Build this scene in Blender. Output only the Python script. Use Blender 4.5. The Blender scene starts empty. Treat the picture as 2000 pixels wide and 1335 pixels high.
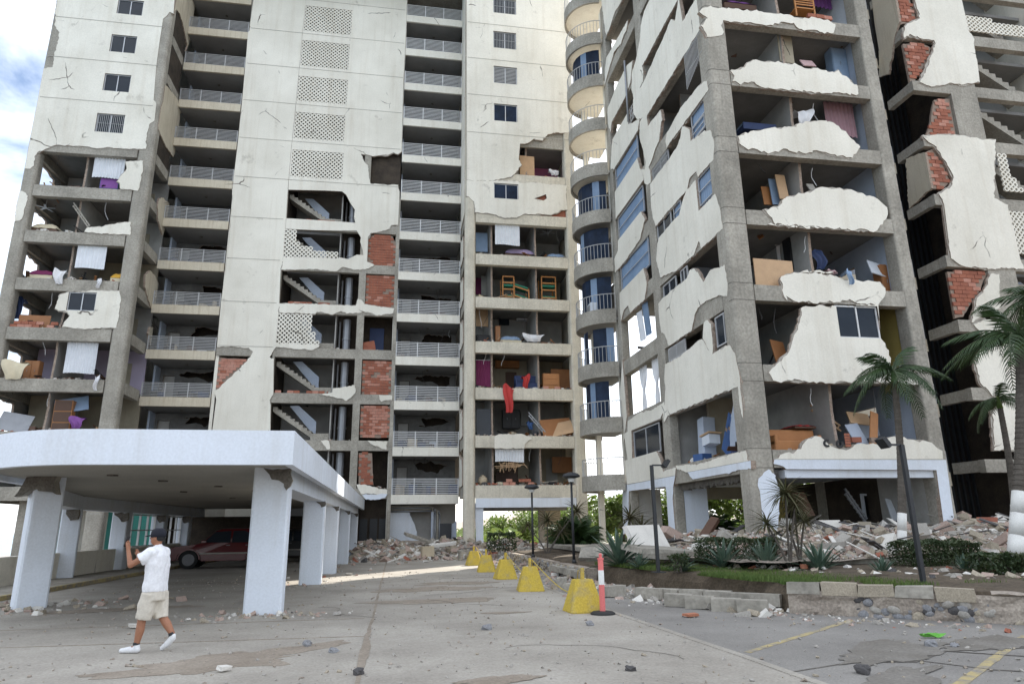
import bpy, bmesh, math, random
from mathutils import Vector, Matrix, Euler, noise
from mathutils.geometry import delaunay_2d_cdt
random.seed(7)
R=math.radians
SC=bpy.context.scene; COL=SC.collection
# ------------------------------------------------------------------ camera, sky, sun, exposure
# axes: X along the facades, Y away from the viewer, Z up, metres
PITCH,ROLL,YAW,CAMZ=15.127,.7525,9.713,1.68
cam=bpy.data.cameras.new('camera'); cam.sensor_width=36; cam.lens=24*1.0; cam.sensor_fit='HORIZONTAL'
cam.clip_start=.1; cam.clip_end=6000
co=bpy.data.objects.new('camera',cam); COL.objects.link(co); SC.camera=co
fw=Vector((math.sin(R(YAW))*math.cos(R(PITCH)),math.cos(R(YAW))*math.cos(R(PITCH)),math.sin(R(PITCH))))
rt=Vector((math.cos(R(YAW)),-math.sin(R(YAW)),0)); up=rt.cross(fw)
r2=rt*math.cos(R(ROLL))-up*math.sin(R(ROLL)); u2=up*math.cos(R(ROLL))+rt*math.sin(R(ROLL))
co.matrix_world=Matrix(((r2.x,u2.x,-fw.x,0),(r2.y,u2.y,-fw.y,0),(r2.z,u2.z,-fw.z,CAMZ),(0,0,0,1)))
SUN_AZ,SUN_EL=41.0,42.0      # azimuth from +Y towards +X
W=bpy.data.worlds.new('World'); SC.world=W; W.use_nodes=True
nt=W.node_tree; nt.nodes.clear()
def N(t,ty,**k):
    n=t.nodes.new(ty)
    for a,b in k.items(): setattr(n,a,b)
    return n
wo=N(nt,'ShaderNodeOutputWorld'); bg=N(nt,'ShaderNodeBackground'); sky=N(nt,'ShaderNodeTexSky')
sky.sky_type='NISHITA'; sky.sun_disc=False; sky.sun_elevation=R(SUN_EL); sky.sun_rotation=R(SUN_AZ)
sky.air_density=1.0; sky.dust_density=1.6; sky.ozone_density=1.0
tc=N(nt,'ShaderNodeTexCoord'); mp=N(nt,'ShaderNodeMapping'); mp.inputs['Scale'].default_value=(1.6,1.6,3.2)
nz=N(nt,'ShaderNodeTexNoise'); nz.inputs['Scale'].default_value=2.1; nz.inputs['Detail'].default_value=7; nz.inputs['Roughness'].default_value=.55; nz.inputs['Distortion'].default_value=.25
rp=N(nt,'ShaderNodeValToRGB'); rp.color_ramp.elements[0].position=.36; rp.color_ramp.elements[1].position=.64
mx=N(nt,'ShaderNodeMix',data_type='RGBA'); mx.inputs['B'].default_value=(11.5,12.0,12.6,1)
nt.links.new(tc.outputs['Generated'],mp.inputs['Vector']); nt.links.new(mp.outputs[0],nz.inputs['Vector']); nt.links.new(nz.outputs[0],rp.inputs[0])
nt.links.new(rp.outputs[0],mx.inputs['Factor']); nt.links.new(sky.outputs[0],mx.inputs['A']); nt.links.new(mx.outputs['Result'],bg.inputs[0])
bg.inputs[1].default_value=.10; nt.links.new(bg.outputs[0],wo.inputs[0])
sl=bpy.data.lights.new('sun','SUN'); sl.energy=4.2; sl.angle=R(.53); sl.color=(1,.95,.87)
so=bpy.data.objects.new('sun',sl); COL.objects.link(so); so.location=(40,60,60)
sd=Vector((math.sin(R(SUN_AZ))*math.cos(R(SUN_EL)),math.cos(R(SUN_AZ))*math.cos(R(SUN_EL)),math.sin(R(SUN_EL))))
so.rotation_euler=sd.to_track_quat('Z','Y').to_euler()
VS=SC.view_settings; VS.view_transform='Standard'; VS.look='None'; VS.exposure=1.1; VS.gamma=1; VS.use_curve_mapping=False
SC.cycles.max_bounces=7; SC.cycles.diffuse_bounces=5; SC.cycles.glossy_bounces=2; SC.cycles.transmission_bounces=3; SC.cycles.caustics_reflective=False; SC.cycles.caustics_refractive=False
SC.cycles.use_denoising=True; SC.cycles.sample_clamp_indirect=6
# ------------------------------------------------------------------ materials
MAT={}
def lnk(t,a,b): t.links.new(a,b)
def mat(name,col,col2=None,sc=1.2,rough=.85,bump=.15,bsc=25,streak=None,stsc=.5,fine=.12,metal=0,spec=.3,lo=.35,hi=.7,squash=(1,1,1),crack=False):
    m=bpy.data.materials.new(name); m.use_nodes=True; t=m.node_tree; b=t.nodes['Principled BSDF']
    b.inputs['Roughness'].default_value=rough; b.inputs['Metallic'].default_value=metal; b.inputs['Specular IOR Level'].default_value=spec
    g=N(t,'ShaderNodeNewGeometry'); mpn=N(t,'ShaderNodeMapping'); mpn.inputs['Scale'].default_value=squash; lnk(t,g.outputs['Position'],mpn.inputs['Vector'])
    c=None
    col=tuple(col)+(1,)
    col2=tuple(col2)+(1,) if col2 else tuple(x*.8 for x in col[:3])+(1,)
    n=N(t,'ShaderNodeTexNoise'); n.inputs['Scale'].default_value=sc; n.inputs['Detail'].default_value=8; n.inputs['Roughness'].default_value=.62; lnk(t,mpn.outputs[0],n.inputs['Vector'])
    r=N(t,'ShaderNodeMapRange'); r.inputs[1].default_value=lo; r.inputs[2].default_value=hi; lnk(t,n.outputs[0],r.inputs[0])
    x=N(t,'ShaderNodeMix',data_type='RGBA'); x.inputs['A'].default_value=col; x.inputs['B'].default_value=col2; lnk(t,r.outputs[0],x.inputs['Factor']); c=x.outputs['Result']
    if streak:
        mm=N(t,'ShaderNodeMapping'); mm.inputs['Scale'].default_value=(1.6,1.6,.10); lnk(t,g.outputs['Position'],mm.inputs['Vector'])
        n2=N(t,'ShaderNodeTexNoise'); n2.inputs['Scale'].default_value=stsc*4; n2.inputs['Detail'].default_value=6; n2.inputs['Roughness'].default_value=.6; lnk(t,mm.outputs[0],n2.inputs['Vector'])
        rr=N(t,'ShaderNodeMapRange'); rr.inputs[1].default_value=.5; rr.inputs[2].default_value=.78; rr.inputs[4].default_value=streak[3]; lnk(t,n2.outputs[0],rr.inputs[0])
        x2=N(t,'ShaderNodeMix',data_type='RGBA'); x2.inputs['B'].default_value=tuple(streak[:3])+(1,); lnk(t,c,x2.inputs['A']); lnk(t,rr.outputs[0],x2.inputs['Factor']); c=x2.outputs['Result']
    if crack:
        nd=N(t,'ShaderNodeTexNoise'); nd.inputs['Scale'].default_value=.8; nd.inputs['Detail'].default_value=2.5; lnk(t,g.outputs['Position'],nd.inputs['Vector'])
        va=N(t,'ShaderNodeVectorMath',operation='MULTIPLY_ADD'); lnk(t,nd.outputs['Color'],va.inputs[0]); va.inputs[1].default_value=(.75,.75,.75); lnk(t,g.outputs['Position'],va.inputs[2])
        vo=N(t,'ShaderNodeTexVoronoi',feature='DISTANCE_TO_EDGE'); vo.inputs['Scale'].default_value=.33; lnk(t,va.outputs[0],vo.inputs['Vector'])
        rc=N(t,'ShaderNodeMapRange'); rc.inputs[1].default_value=.004; rc.inputs[2].default_value=.009; rc.inputs[3].default_value=1; rc.inputs[4].default_value=0; lnk(t,vo.outputs[0],rc.inputs[0])
        nm=N(t,'ShaderNodeTexNoise'); nm.inputs['Scale'].default_value=.55; nm.inputs['Detail'].default_value=5; lnk(t,g.outputs['Position'],nm.inputs['Vector'])
        rm=N(t,'ShaderNodeMapRange'); rm.inputs[1].default_value=.585; rm.inputs[2].default_value=.65; lnk(t,nm.outputs[0],rm.inputs[0])
        mu=N(t,'ShaderNodeMath',operation='MULTIPLY'); lnk(t,rc.outputs[0],mu.inputs[0]); lnk(t,rm.outputs[0],mu.inputs[1])
        xc=N(t,'ShaderNodeMix',data_type='RGBA'); xc.inputs['B'].default_value=(.14,.12,.10,1); lnk(t,c,xc.inputs['A']); lnk(t,mu.outputs[0],xc.inputs['Factor']); c=xc.outputs['Result']
        ng=N(t,'ShaderNodeTexNoise'); ng.inputs['Scale'].default_value=.9; ng.inputs['Detail'].default_value=9; ng.inputs['Roughness'].default_value=.7; lnk(t,g.outputs['Position'],ng.inputs['Vector'])
        rg=N(t,'ShaderNodeMapRange'); rg.inputs[1].default_value=.62; rg.inputs[2].default_value=.70; rg.inputs[4].default_value=.55; lnk(t,ng.outputs[0],rg.inputs[0])
        xg=N(t,'ShaderNodeMix',data_type='RGBA'); xg.inputs['B'].default_value=(.42,.39,.33,1); lnk(t,c,xg.inputs['A']); lnk(t,rg.outputs[0],xg.inputs['Factor']); c=xg.outputs['Result']
    if fine:
        n3=N(t,'ShaderNodeTexNoise'); n3.inputs['Scale'].default_value=bsc; n3.inputs['Detail'].default_value=4; lnk(t,mpn.outputs[0],n3.inputs['Vector'])
        hs=N(t,'ShaderNodeHueSaturation'); r3=N(t,'ShaderNodeMapRange'); r3.inputs[1].default_value=.3; r3.inputs[2].default_value=.7; r3.inputs[3].default_value=1-fine; r3.inputs[4].default_value=1+fine
        lnk(t,n3.outputs[0],r3.inputs[0]); lnk(t,r3.outputs[0],hs.inputs['Value']); lnk(t,c,hs.inputs['Color']); c=hs.outputs[0]
        if bump:
            bp=N(t,'ShaderNodeBump'); bp.inputs['Strength'].default_value=bump; bp.inputs['Distance'].default_value=.02; lnk(t,n3.outputs[0],bp.inputs['Height']); lnk(t,bp.outputs[0],b.inputs['Normal'])
    lnk(t,c,b.inputs['Base Color']); MAT[name]=m; return m
def plain(name,col,rough=.6,metal=0,spec=.4,fine=.08): return mat(name,col,[x*.86 for x in col],2.5,rough,.05,40,None,.5,fine,metal,spec)
RUST=(.42,.30,.16,.30)
mat('plaster',(.80,.765,.68),(.62,.585,.505),.30,.9,.2,14,(.44,.36,.25,.26),.45,.05,lo=.36,hi=.80,crack=True)
mat('plaster_warm',(.60,.54,.43),(.50,.44,.34),.5,.9,.15,18,(.30,.22,.13,.6),.8,.08,crack=True)
mat('plaster_white',(.70,.745,.82),(.60,.63,.67),.5,.8,.12,20,(.40,.37,.32,.25),.5,.05,lo=.42,hi=.78)
mat('concrete',(.39,.362,.312),(.24,.222,.19),.75,.92,.6,11,(.19,.17,.145,.42),.9,.18)
mat('joint',(.46,.44,.40),(.38,.36,.33),2,.9,.1,20)
mat('back_shade',(.075,.072,.07),(.045,.042,.04),1.2,.9,.1,20)  # upper balcony rear walls; shade of a deep recess put into the colour
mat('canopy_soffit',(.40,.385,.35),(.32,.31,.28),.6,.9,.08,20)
mat('concrete_warm',(.66,.61,.51),(.50,.46,.38),.8,.92,.4,14,(.30,.26,.19,.35),.9,.12)
mat('concrete_dark',(.17,.155,.135),(.09,.08,.07),2.5,.95,.6,22,None,.5,.3)
mat('broken',(.40,.32,.26),(.24,.18,.145),6,.95,.8,22,None,.5,.35)
mat('render_coat',(.45,.42,.37),(.33,.30,.26),1.6,.95,.5,18,None,.5,.2)
mat('brick',(.36,.135,.085),(.25,.095,.065),2.2,.92,.4,35,None,.5,.18)
mat('brick_pale',(.50,.27,.21),(.40,.17,.12),2.2,.92,.4,35,None,.5,.18)
mat('mortar',(.32,.24,.19),(.22,.17,.14),4,.95,.5,25,None,.5,.2)
mat('inside_white',(.44,.43,.415),(.30,.29,.27),.8,.85,.06,20,None,.5,.05)
mat('inside_cream',(.42,.375,.285),(.30,.26,.195),.8,.85,.06,20,None,.5,.05)
mat('inside_lilac',(.52,.45,.58),(.45,.39,.5),.8,.85,.06,20,None,.5,.05)
mat('inside_pink',(.62,.20,.36),(.55,.2,.33),.8,.85,.06,20,None,.5,.05)
mat('inside_yellow',(.48,.38,.12),(.40,.31,.10),.8,.85,.06,20,None,.5,.05)
mat('inside_blue',(.46,.51,.60),(.36,.41,.50),.8,.85,.06,20,None,.5,.05)
mat('inside_teal',(.05,.25,.21),(.06,.2,.17),.8,.85,.06,20,None,.5,.05)
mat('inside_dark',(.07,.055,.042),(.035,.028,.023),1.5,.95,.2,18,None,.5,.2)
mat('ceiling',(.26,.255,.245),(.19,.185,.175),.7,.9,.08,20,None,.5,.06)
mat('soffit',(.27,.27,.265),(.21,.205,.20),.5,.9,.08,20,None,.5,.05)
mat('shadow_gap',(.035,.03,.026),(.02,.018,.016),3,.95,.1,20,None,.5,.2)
plain('rail_white',(.68,.68,.68),.5); plain('rail_grey',(.42,.42,.42),.5); plain('alu',(.55,.56,.58),.4,.3)
mat('glass_dark',(.016,.021,.03),(.028,.036,.048),.6,.12,0,20,None,.5,0,0,.25)
mat('glass_blue',(.018,.032,.065),(.008,.013,.025),1.4,.4,0,20,None,.5,0,0,.12)
mat('blind_blue',(.20,.28,.40),(.14,.21,.32),1.2,.35,.1,30,None,.5,.1)
mat('blind_white',(.74,.76,.80),(.62,.64,.68),1.6,.7,.1,30,None,.5,.05)
mat('cloth_white',(.76,.76,.78),(.66,.65,.66),2,.9,.2,40,None,.5,.06)
mat('drive',(.385,.355,.31),(.25,.226,.194),.45,.93,.4,30,None,.5,.15,lo=.36,hi=.70)
mat('asphalt',(.27,.255,.235),(.19,.178,.164),.5,.95,.4,45,None,.5,.16)
mat('stain',(.23,.19,.15),(.32,.275,.225),1.3,.95,.2,30,None,.5,.2)
mat('stain_dark',(.155,.14,.12),(.21,.195,.175),1.3,.95,.2,30,None,.5,.2)
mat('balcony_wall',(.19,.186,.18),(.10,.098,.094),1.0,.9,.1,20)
mat('soil',(.11,.085,.06),(.065,.05,.035),2.2,.97,.7,18,None,.5,.3)
mat('dust',(.36,.31,.26),(.25,.21,.175),1.2,.96,.6,24,None,.5,.25)
mat('grass',(.075,.13,.03),(.12,.15,.04),1.5,.8,0,30,None,.5,.2)
mat('sea',(.10,.17,.22),(.13,.2,.25),.01,.25,0,1,None,.5,0)
mat('yellow_paint',(.50,.365,.06),(.34,.28,.15),3.5,.85,.3,30,None,.5,.14,lo=.50,hi=.72); mat('line_yellow',(.42,.34,.17),(.24,.22,.19),5,.9,.2,40,None,.5,.15,lo=.42,hi=.62); plain('pole_black',(.022,.024,.028),.45)
plain('red_plastic',(.72,.18,.17),.6); plain('white_band',(.78,.78,.76),.4); plain('rubber',(.03,.03,.03),.8)
plain('wood',(.34,.15,.06),.55); plain('wood_orange',(.45,.20,.075),.55); plain('wood_pale',(.55,.36,.21),.6); plain('wood_dark',(.10,.05,.03),.5); plain('pine',(.50,.22,.07),.5)
plain('black',(.018,.018,.02),.5); plain('navy',(.03,.05,.13),.6); plain('blue',(.05,.11,.27),.6); plain('sky_blue',(.27,.37,.52),.7); plain('lilac',(.42,.33,.52),.8)
plain('purple',(.24,.09,.32),.8); plain('magenta',(.20,.03,.10),.8); plain('yellow_cloth',(.75,.42,.06),.85); plain('cream_cloth',(.66,.58,.42),.9); plain('red_cloth',(.50,.05,.045),.85); plain('pink_cloth',(.65,.45,.45),.9)
plain('mauve',(.36,.22,.25),.9); plain('green_cloth',(.04,.22,.14),.9); plain('steel',(.30,.31,.33),.45,.4); plain('beige',(.55,.46,.33),.7); plain('green_bright',(.14,.42,.06),.7); plain('terracotta',(.42,.17,.10),.85)
plain('skin',(.34,.155,.09),.55); plain('shirt',(.80,.80,.83),.9); plain('shorts_cloth',(.62,.57,.49),.9); plain('shoe',(.76,.76,.77),.7); plain('hair',(.012,.011,.012),.6); plain('cap_cloth',(.012,.013,.022),.85)
plain('car_red',(.10,.008,.012),.25,0,.6,.02); plain('car_black',(.012,.012,.014),.3,0,.6,.02); plain('tyre',(.018,.018,.018),.85); plain('rim',(.17,.17,.18),.45,.3); plain('lamp_glass',(.6,.6,.58),.2)
plain('stone_grey',(.24,.24,.25),.9,fine=.25); plain('stone_tan',(.36,.31,.24),.92,fine=.25); plain('stone_dark',(.085,.08,.08),.9,fine=.25); plain('chunk_white',(.68,.65,.60),.9,fine=.1); plain('chunk_pink',(.42,.315,.265),.92,fine=.2); plain('chunk_grey',(.36,.335,.30),.92,fine=.2)
mat('bark',(.12,.105,.09),(.07,.06,.05),3,.95,.6,25,None,.5,.25,squash=(1,1,4)); plain('trunk_white',(.70,.69,.66),.85,fine=.1)
def leafmat(name,a,b,tr=.25):
    m=bpy.data.materials.new(name); m.use_nodes=True; t=m.node_tree; p=t.nodes['Principled BSDF']; p.inputs['Roughness'].default_value=.55
    oi=N(t,'ShaderNodeNewGeometry'); n=N(t,'ShaderNodeTexNoise'); n.inputs['Scale'].default_value=3.1; n.inputs['Detail'].default_value=3; lnk(t,oi.outputs['Position'],n.inputs['Vector'])
    r=N(t,'ShaderNodeMapRange'); r.inputs[1].default_value=.35; r.inputs[2].default_value=.65; lnk(t,n.outputs[0],r.inputs[0])
    x=N(t,'ShaderNodeMix',data_type='RGBA'); x.inputs['A'].default_value=a+(1,); x.inputs['B'].default_value=b+(1,); lnk(t,r.outputs[0],x.inputs['Factor']); lnk(t,x.outputs['Result'],p.inputs['Base Color'])
    td=N(t,'ShaderNodeBsdfTranslucent'); lnk(t,x.outputs['Result'],td.inputs[0]); ms=N(t,'ShaderNodeMixShader'); ms.inputs[0].default_value=tr
    o=t.nodes['Material Output']; lnk(t,p.outputs[0],ms.inputs[1]); lnk(t,td.outputs[0],ms.inputs[2]); lnk(t,ms.outputs[0],o.inputs[0]); MAT[name]=m
leafmat('leaf_palm',(.022,.05,.014),(.04,.075,.02),.15); leafmat('leaf_agave',(.055,.10,.07),(.10,.145,.10),.1); leafmat('leaf_hedge',(.035,.06,.022),(.06,.08,.03)); leafmat('leaf_tree',(.09,.16,.03),(.15,.20,.045),.35); leafmat('leaf_dry',(.16,.12,.05),(.09,.10,.03)); leafmat('leaf_dracaena',(.07,.08,.035),(.12,.10,.05))
# ------------------------------------------------------------------ mesh builder
class MB:
    def __init__(s): s.v=[]; s.f=[]; s.m=[]
    def add(s,vs,fs,m=0):
        o=len(s.v); s.v+=[tuple(x) for x in vs]; s.f+=[tuple(i+o for i in f) for f in fs]; s.m+=[m]*len(fs); return s
    def box(s,x0,y0,z0,x1,y1,z1,m=0,jit=0):
        vs=[(x,y,z) for z in (z0,z1) for y in (y0,y1) for x in (x0,x1)]
        if jit: vs=[tuple(q+random.uniform(-jit,jit) for q in p) for p in vs]
        return s.add(vs,[(0,2,3,1),(4,5,7,6),(0,1,5,4),(2,6,7,3),(0,4,6,2),(1,3,7,5)],m)
    def obox(s,c,size,rot=(0,0,0),m=0,jit=0):
        e=Euler([R(a) for a in rot]).to_matrix(); h=[q/2 for q in size]
        vs=[]
        for z in (-1,1):
            for y in (-1,1):
                for x in (-1,1):
                    p=Vector((x*h[0],y*h[1],z*h[2]))
                    if jit: p=Vector([q*(1-random.random()*jit) for q in p])
                    vs.append(tuple(e@p+Vector(c)))
        return s.add(vs,[(0,2,3,1),(4,5,7,6),(0,1,5,4),(2,6,7,3),(0,4,6,2),(1,3,7,5)],m)
    def prism(s,poly,axis,a0,a1,m=0):
        n=len(poly)
        def P(u,w,a): return (u,a,w) if axis=='Y' else ((a,u,w) if axis=='X' else (u,w,a))
        vs=[P(u,w,a0) for u,w in poly]+[P(u,w,a1) for u,w in poly]
        return s.add(vs,[tuple(range(n)),tuple(range(2*n-1,n-1,-1))]+[(i,(i+1)%n,n+(i+1)%n,n+i) for i in range(n)],m)
    def tube(s,p0,p1,r0,r1=None,n=8,m=0,cap=True):
        r1=r0 if r1 is None else r1; p0=Vector(p0);p1=Vector(p1); d=(p1-p0)
        if d.length<1e-6: return s
        q=d.to_track_quat('Z','Y'); vs=[]
        for p,r in ((p0,r0),(p1,r1)):
            for i in range(n):
                a=2*math.pi*i/n; vs.append(p+q@Vector((r*math.cos(a),r*math.sin(a),0)))
        fs=[(i,(i+1)%n,n+(i+1)%n,n+i) for i in range(n)]
        if cap: fs+=[tuple(range(n-1,-1,-1)),tuple(range(n,2*n))]
        return s.add(vs,fs,m)
    def path(s,pts,r,n=6,m=0):
        for i,(a,b) in enumerate(zip(pts,pts[1:])):
            ra=r[i] if isinstance(r,(list,tuple)) else r; rb=r[i+1] if isinstance(r,(list,tuple)) else r
            s.tube(a,b,ra,rb,n,m)
        return s
    def ell(s,c,r,m=0,nu=10,nv=7,rot=None):
        vs=[];e=Euler([R(a) for a in rot]).to_matrix() if rot else None
        for j in range(nv+1):
            t=math.pi*j/nv
            for i in range(nu):
                a=2*math.pi*i/nu; p=Vector((r[0]*math.sin(t)*math.cos(a),r[1]*math.sin(t)*math.sin(a),r[2]*math.cos(t)))
                if e: p=e@p
                vs.append(p+Vector(c))
        return s.add(vs,[(j*nu+i,j*nu+(i+1)%nu,(j+1)*nu+(i+1)%nu,(j+1)*nu+i) for j in range(nv) for i in range(nu)],m)
    def rings(s,rs,m=0,cap=True):   # list of rings of equal length
        n=len(rs[0]); vs=[p for r in rs for p in r]
        fs=[(j*n+i,j*n+(i+1)%n,(j+1)*n+(i+1)%n,(j+1)*n+i) for j in range(len(rs)-1) for i in range(n)]
        if cap: fs+=[tuple(range(n-1,-1,-1)),tuple(range((len(rs)-1)*n,len(rs)*n))]
        return s.add(vs,fs,m)
    def sheet(s,fn,nu,nv,m=0):
        vs=[fn(i/nu,j/nv) for j in range(nv+1) for i in range(nu+1)]
        return s.add(vs,[(j*(nu+1)+i,j*(nu+1)+i+1,(j+1)*(nu+1)+i+1,(j+1)*(nu+1)+i) for j in range(nv) for i in range(nu)],m)
    def mesh(s,name,mats):
        me=bpy.data.meshes.new(name); me.from_pydata(s.v,[],s.f)
        for q in ([mats] if isinstance(mats,str) else mats): me.materials.append(MAT[q])
        if len(set(s.m))>1: me.polygons.foreach_set('material_index',s.m)
        me.update(); return me
    def build(s,name,mats,parent=None,loc=None,rz=0,smooth=False,bevel=0,**props):
        me=s.mesh(name,mats)
        if smooth: me.polygons.foreach_set('use_smooth',[True]*len(me.polygons))
        o=bpy.data.objects.new(name,me); COL.objects.link(o)
        if parent: o.parent=parent
        if loc: o.location=loc
        if rz: o.rotation_euler=(0,0,R(rz))
        if bevel:
            b=o.modifiers.new('bevel','BEVEL'); b.width=bevel; b.segments=2; b.limit_method='ANGLE'
        tag(o,**props); return o
def tag(o,label=None,cat=None,group=None,kind=None):
    if label: o['label']=label
    if cat: o['category']=cat
    if group: o['group']=group
    if kind: o['kind']=kind
    return o
def thing(name,label,cat,loc=(0,0,0),rz=0,group=None,rot=None):
    o=bpy.data.objects.new(name,None); COL.objects.link(o); o.location=loc; o.rotation_euler=[R(a) for a in rot] if rot else (0,0,R(rz)); o.empty_display_size=.2
    return tag(o,label,cat,group)
def copy_tree(o,parent=None):
    c=o.copy(); COL.objects.link(c); c.parent=parent
    for ch in list(o.children): copy_tree(ch,c)
    return c
def B(*a,**k): return MB().box(*a,**k)
def jag(poly,amp=.05,step=.13,straight=1.1):
    out=[]; n=len(poly)
    for i in range(n):
        a=Vector(poly[i]);b=Vector(poly[(i+1)%n]); d=b-a; L=d.length; out.append(tuple(a))
        if L<.12: continue
        if (abs(d.x)<.16 and abs(d.y)>straight) or (abs(d.y)<.10 and abs(d.x)>2.6): continue
        k=max(2,int(L/step)); nrm=Vector((-d.y,d.x))/L
        for j in range(1,k):
            t=j/k+random.uniform(-.4,.4)/k; p=a+d*t+nrm*(random.uniform(-1,1)*min(amp*.8,L*.15)+amp*.9*noise.noise((a.x*3+t*L*2.1,a.y*3,1.7))); out.append(tuple(p))
    return out
def inside(p,poly):
    x,y=p;c=False;n=len(poly);j=n-1
    for i in range(n):
        xi,yi=poly[i];xj,yj=poly[j]
        if (yi>y)!=(yj>y) and x<(xj-xi)*(y-yi)/(yj-yi+1e-12)+xi: c=not c
        j=i
    return c
def grow(poly,d):
    n=len(poly); A=sum(poly[i][0]*poly[(i+1)%n][1]-poly[(i+1)%n][0]*poly[i][1] for i in range(n)); s=1 if A>0 else -1; o=[]
    for i in range(n):
        a,b,c=Vector(poly[i-1]),Vector(poly[i]),Vector(poly[(i+1)%n]); d1=(b-a);d2=(c-b)
        if d1.length<1e-5 or d2.length<1e-5: o.append(tuple(b)); continue
        d1.normalize();d2.normalize(); m=Vector((d1.y+d2.y,-(d1.x+d2.x)))*s
        if m.length<.2: o.append(tuple(b)); continue
        m.normalize(); k=d*(.25+.9*abs(noise.noise((b.x*1.9,b.y*1.9,.3)))+.5*random.random()); o.append(tuple(b+m*k))
    return o
_sk=[0]
def skin_mb(poly,axis,val,out,t=.12,holes=(),amp=.05,proud=.03,raw=False):
    """a slab of wall with a traced outline: front face `proud` in front of the plane, broken edges"""
    loops=[list(poly) if raw else jag(poly,amp)]+[list(h) for h in holes]
    vs=[];ed=[]
    for l in loops:
        o=len(vs); vs+=[Vector(p) for p in l]; ed+=[(o+i,o+(i+1)%len(l)) for i in range(len(l))]
    ov,oe,of,a1,a2,a3=delaunay_2d_cdt(vs,ed,[],0,1e-4)
    tri=[]
    for f in of:
        c=sum((ov[i] for i in f),Vector((0,0)))/len(f)
        if inside(c,loops[0]) and not any(inside(c,h) for h in loops[1:]): tri.append(tuple(f))
    _sk[0]+=1; p0=val+out*(proud+(_sk[0]%7)*.0017); p1=p0-out*t
    P=(lambda u,w,a:(u,a,w)) if axis=='Y' else (lambda u,w,a:(a,u,w))
    n=len(ov); V=[P(p.x,p.y,p0) for p in ov]+[P(p.x,p.y,p1) for p in ov]
    flip=(axis=='Y')==(out>0)
    cnt={}
    for f in tri:
        for i in range(len(f)):
            e=(f[i],f[(i+1)%len(f)]); cnt[e]=1
    mb=MB(); fr=[tuple(reversed(f)) if flip else f for f in tri]; bk=[tuple(n+i for i in (f if flip else reversed(f))) for f in tri]
    mb.add(V,fr+bk,0); sides=[]
    for (a,b) in cnt:
        if (b,a) not in cnt: sides.append((b,a,n+a,n+b) if not flip else (a,b,n+b,n+a))
    o=len(mb.v)-len(V); mb.f+=sides; mb.m+=[1]*len(sides)
    return mb
def skin(name,poly,axis,val,out,parent,mats=('plaster','broken'),**k):
    return skin_mb(poly,axis,val,out,**k).build(name,mats,parent)
def rect(u0,z0,u1,z1): return [(u0,z0),(u1,z0),(u1,z1),(u0,z1)]
def window(parent,axis,val,out,r,kind='glass',frame='alu',n=2,skew=None):
    """sliding window set in a wall opening; r=(u0,z0,u1,z1)"""
    u0,z0,u1,z1=r; P=(lambda u,w,a:(u,a,w)) if axis=='Y' else (lambda u,w,a:(a,u,w))
    a0=val-out*.05; a1=val-out*.11
    def bx(mb,ua,za,ub,zb,A,Bv,m=0):
        p=P(ua,za,A);q=P(ub,zb,Bv); return mb.box(min(p[0],q[0]),min(p[1],q[1]),min(p[2],q[2]),max(p[0],q[0]),max(p[1],q[1]),max(p[2],q[2]),m)
    w=.055; mb=MB()
    bx(mb,u0,z0,u1,z0+w,a0,a1); bx(mb,u0,z1-w,u1,z1,a0,a1); bx(mb,u0,z0+w,u0+w,z1-w,a0,a1); bx(mb,u1-w,z0+w,u1,z1-w,a0,a1)
    for k in range(1,n):
        uc=u0+(u1-u0)*k/n; bx(mb,uc-w/2,z0+w,uc+w/2,z1-w,a0,a1)
    fr=mb.build('window',frame,parent)
    for k in range(n):
        ua=u0+w+(u1-u0-w*2)*k/n+ (w/2 if k else 0); ub=u0+w+(u1-u0-2*w)*(k+1)/n-(w/2 if k<n-1 else 0)
        g=MB(); bx(g,ua,z0+w,ub,z1-w,val-out*(.085+.006*k),val-out*.098); g.build('pane',{'glass':'glass_dark','blue':'glass_blue','bars':'glass_dark','louver':'glass_dark','sheet':'blind_blue','pale':'blind_white','open':'glass_dark'}[kind],fr)
    if kind in('bars',):
        g=MB(); k=int((u1-u0)/.11)
        for i in range(1,k): ub=u0+(u1-u0)*i/k; bx(g,ub-.011,z0+.02,ub+.011,z1-.02,val+out*.0,val-out*.022)
        for zz in (z0+.04,(z0+z1)/2,z1-.04): bx(g,u0,zz-.01,u1,zz+.01,val-out*.024,val-out*.04)
        g.build('security_bars','rail_grey',fr)
    if kind=='louver':
        g=MB(); k=12
        for i in range(k):
            zz=z0+.08+(z1-z0-.16)*i/(k-1); bx(g,u0+w,zz-.025,u1-w,zz+.03,val-out*.055,val-out*.07)
        g.build('louvre_slats','rail_grey',fr)
    return fr
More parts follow.
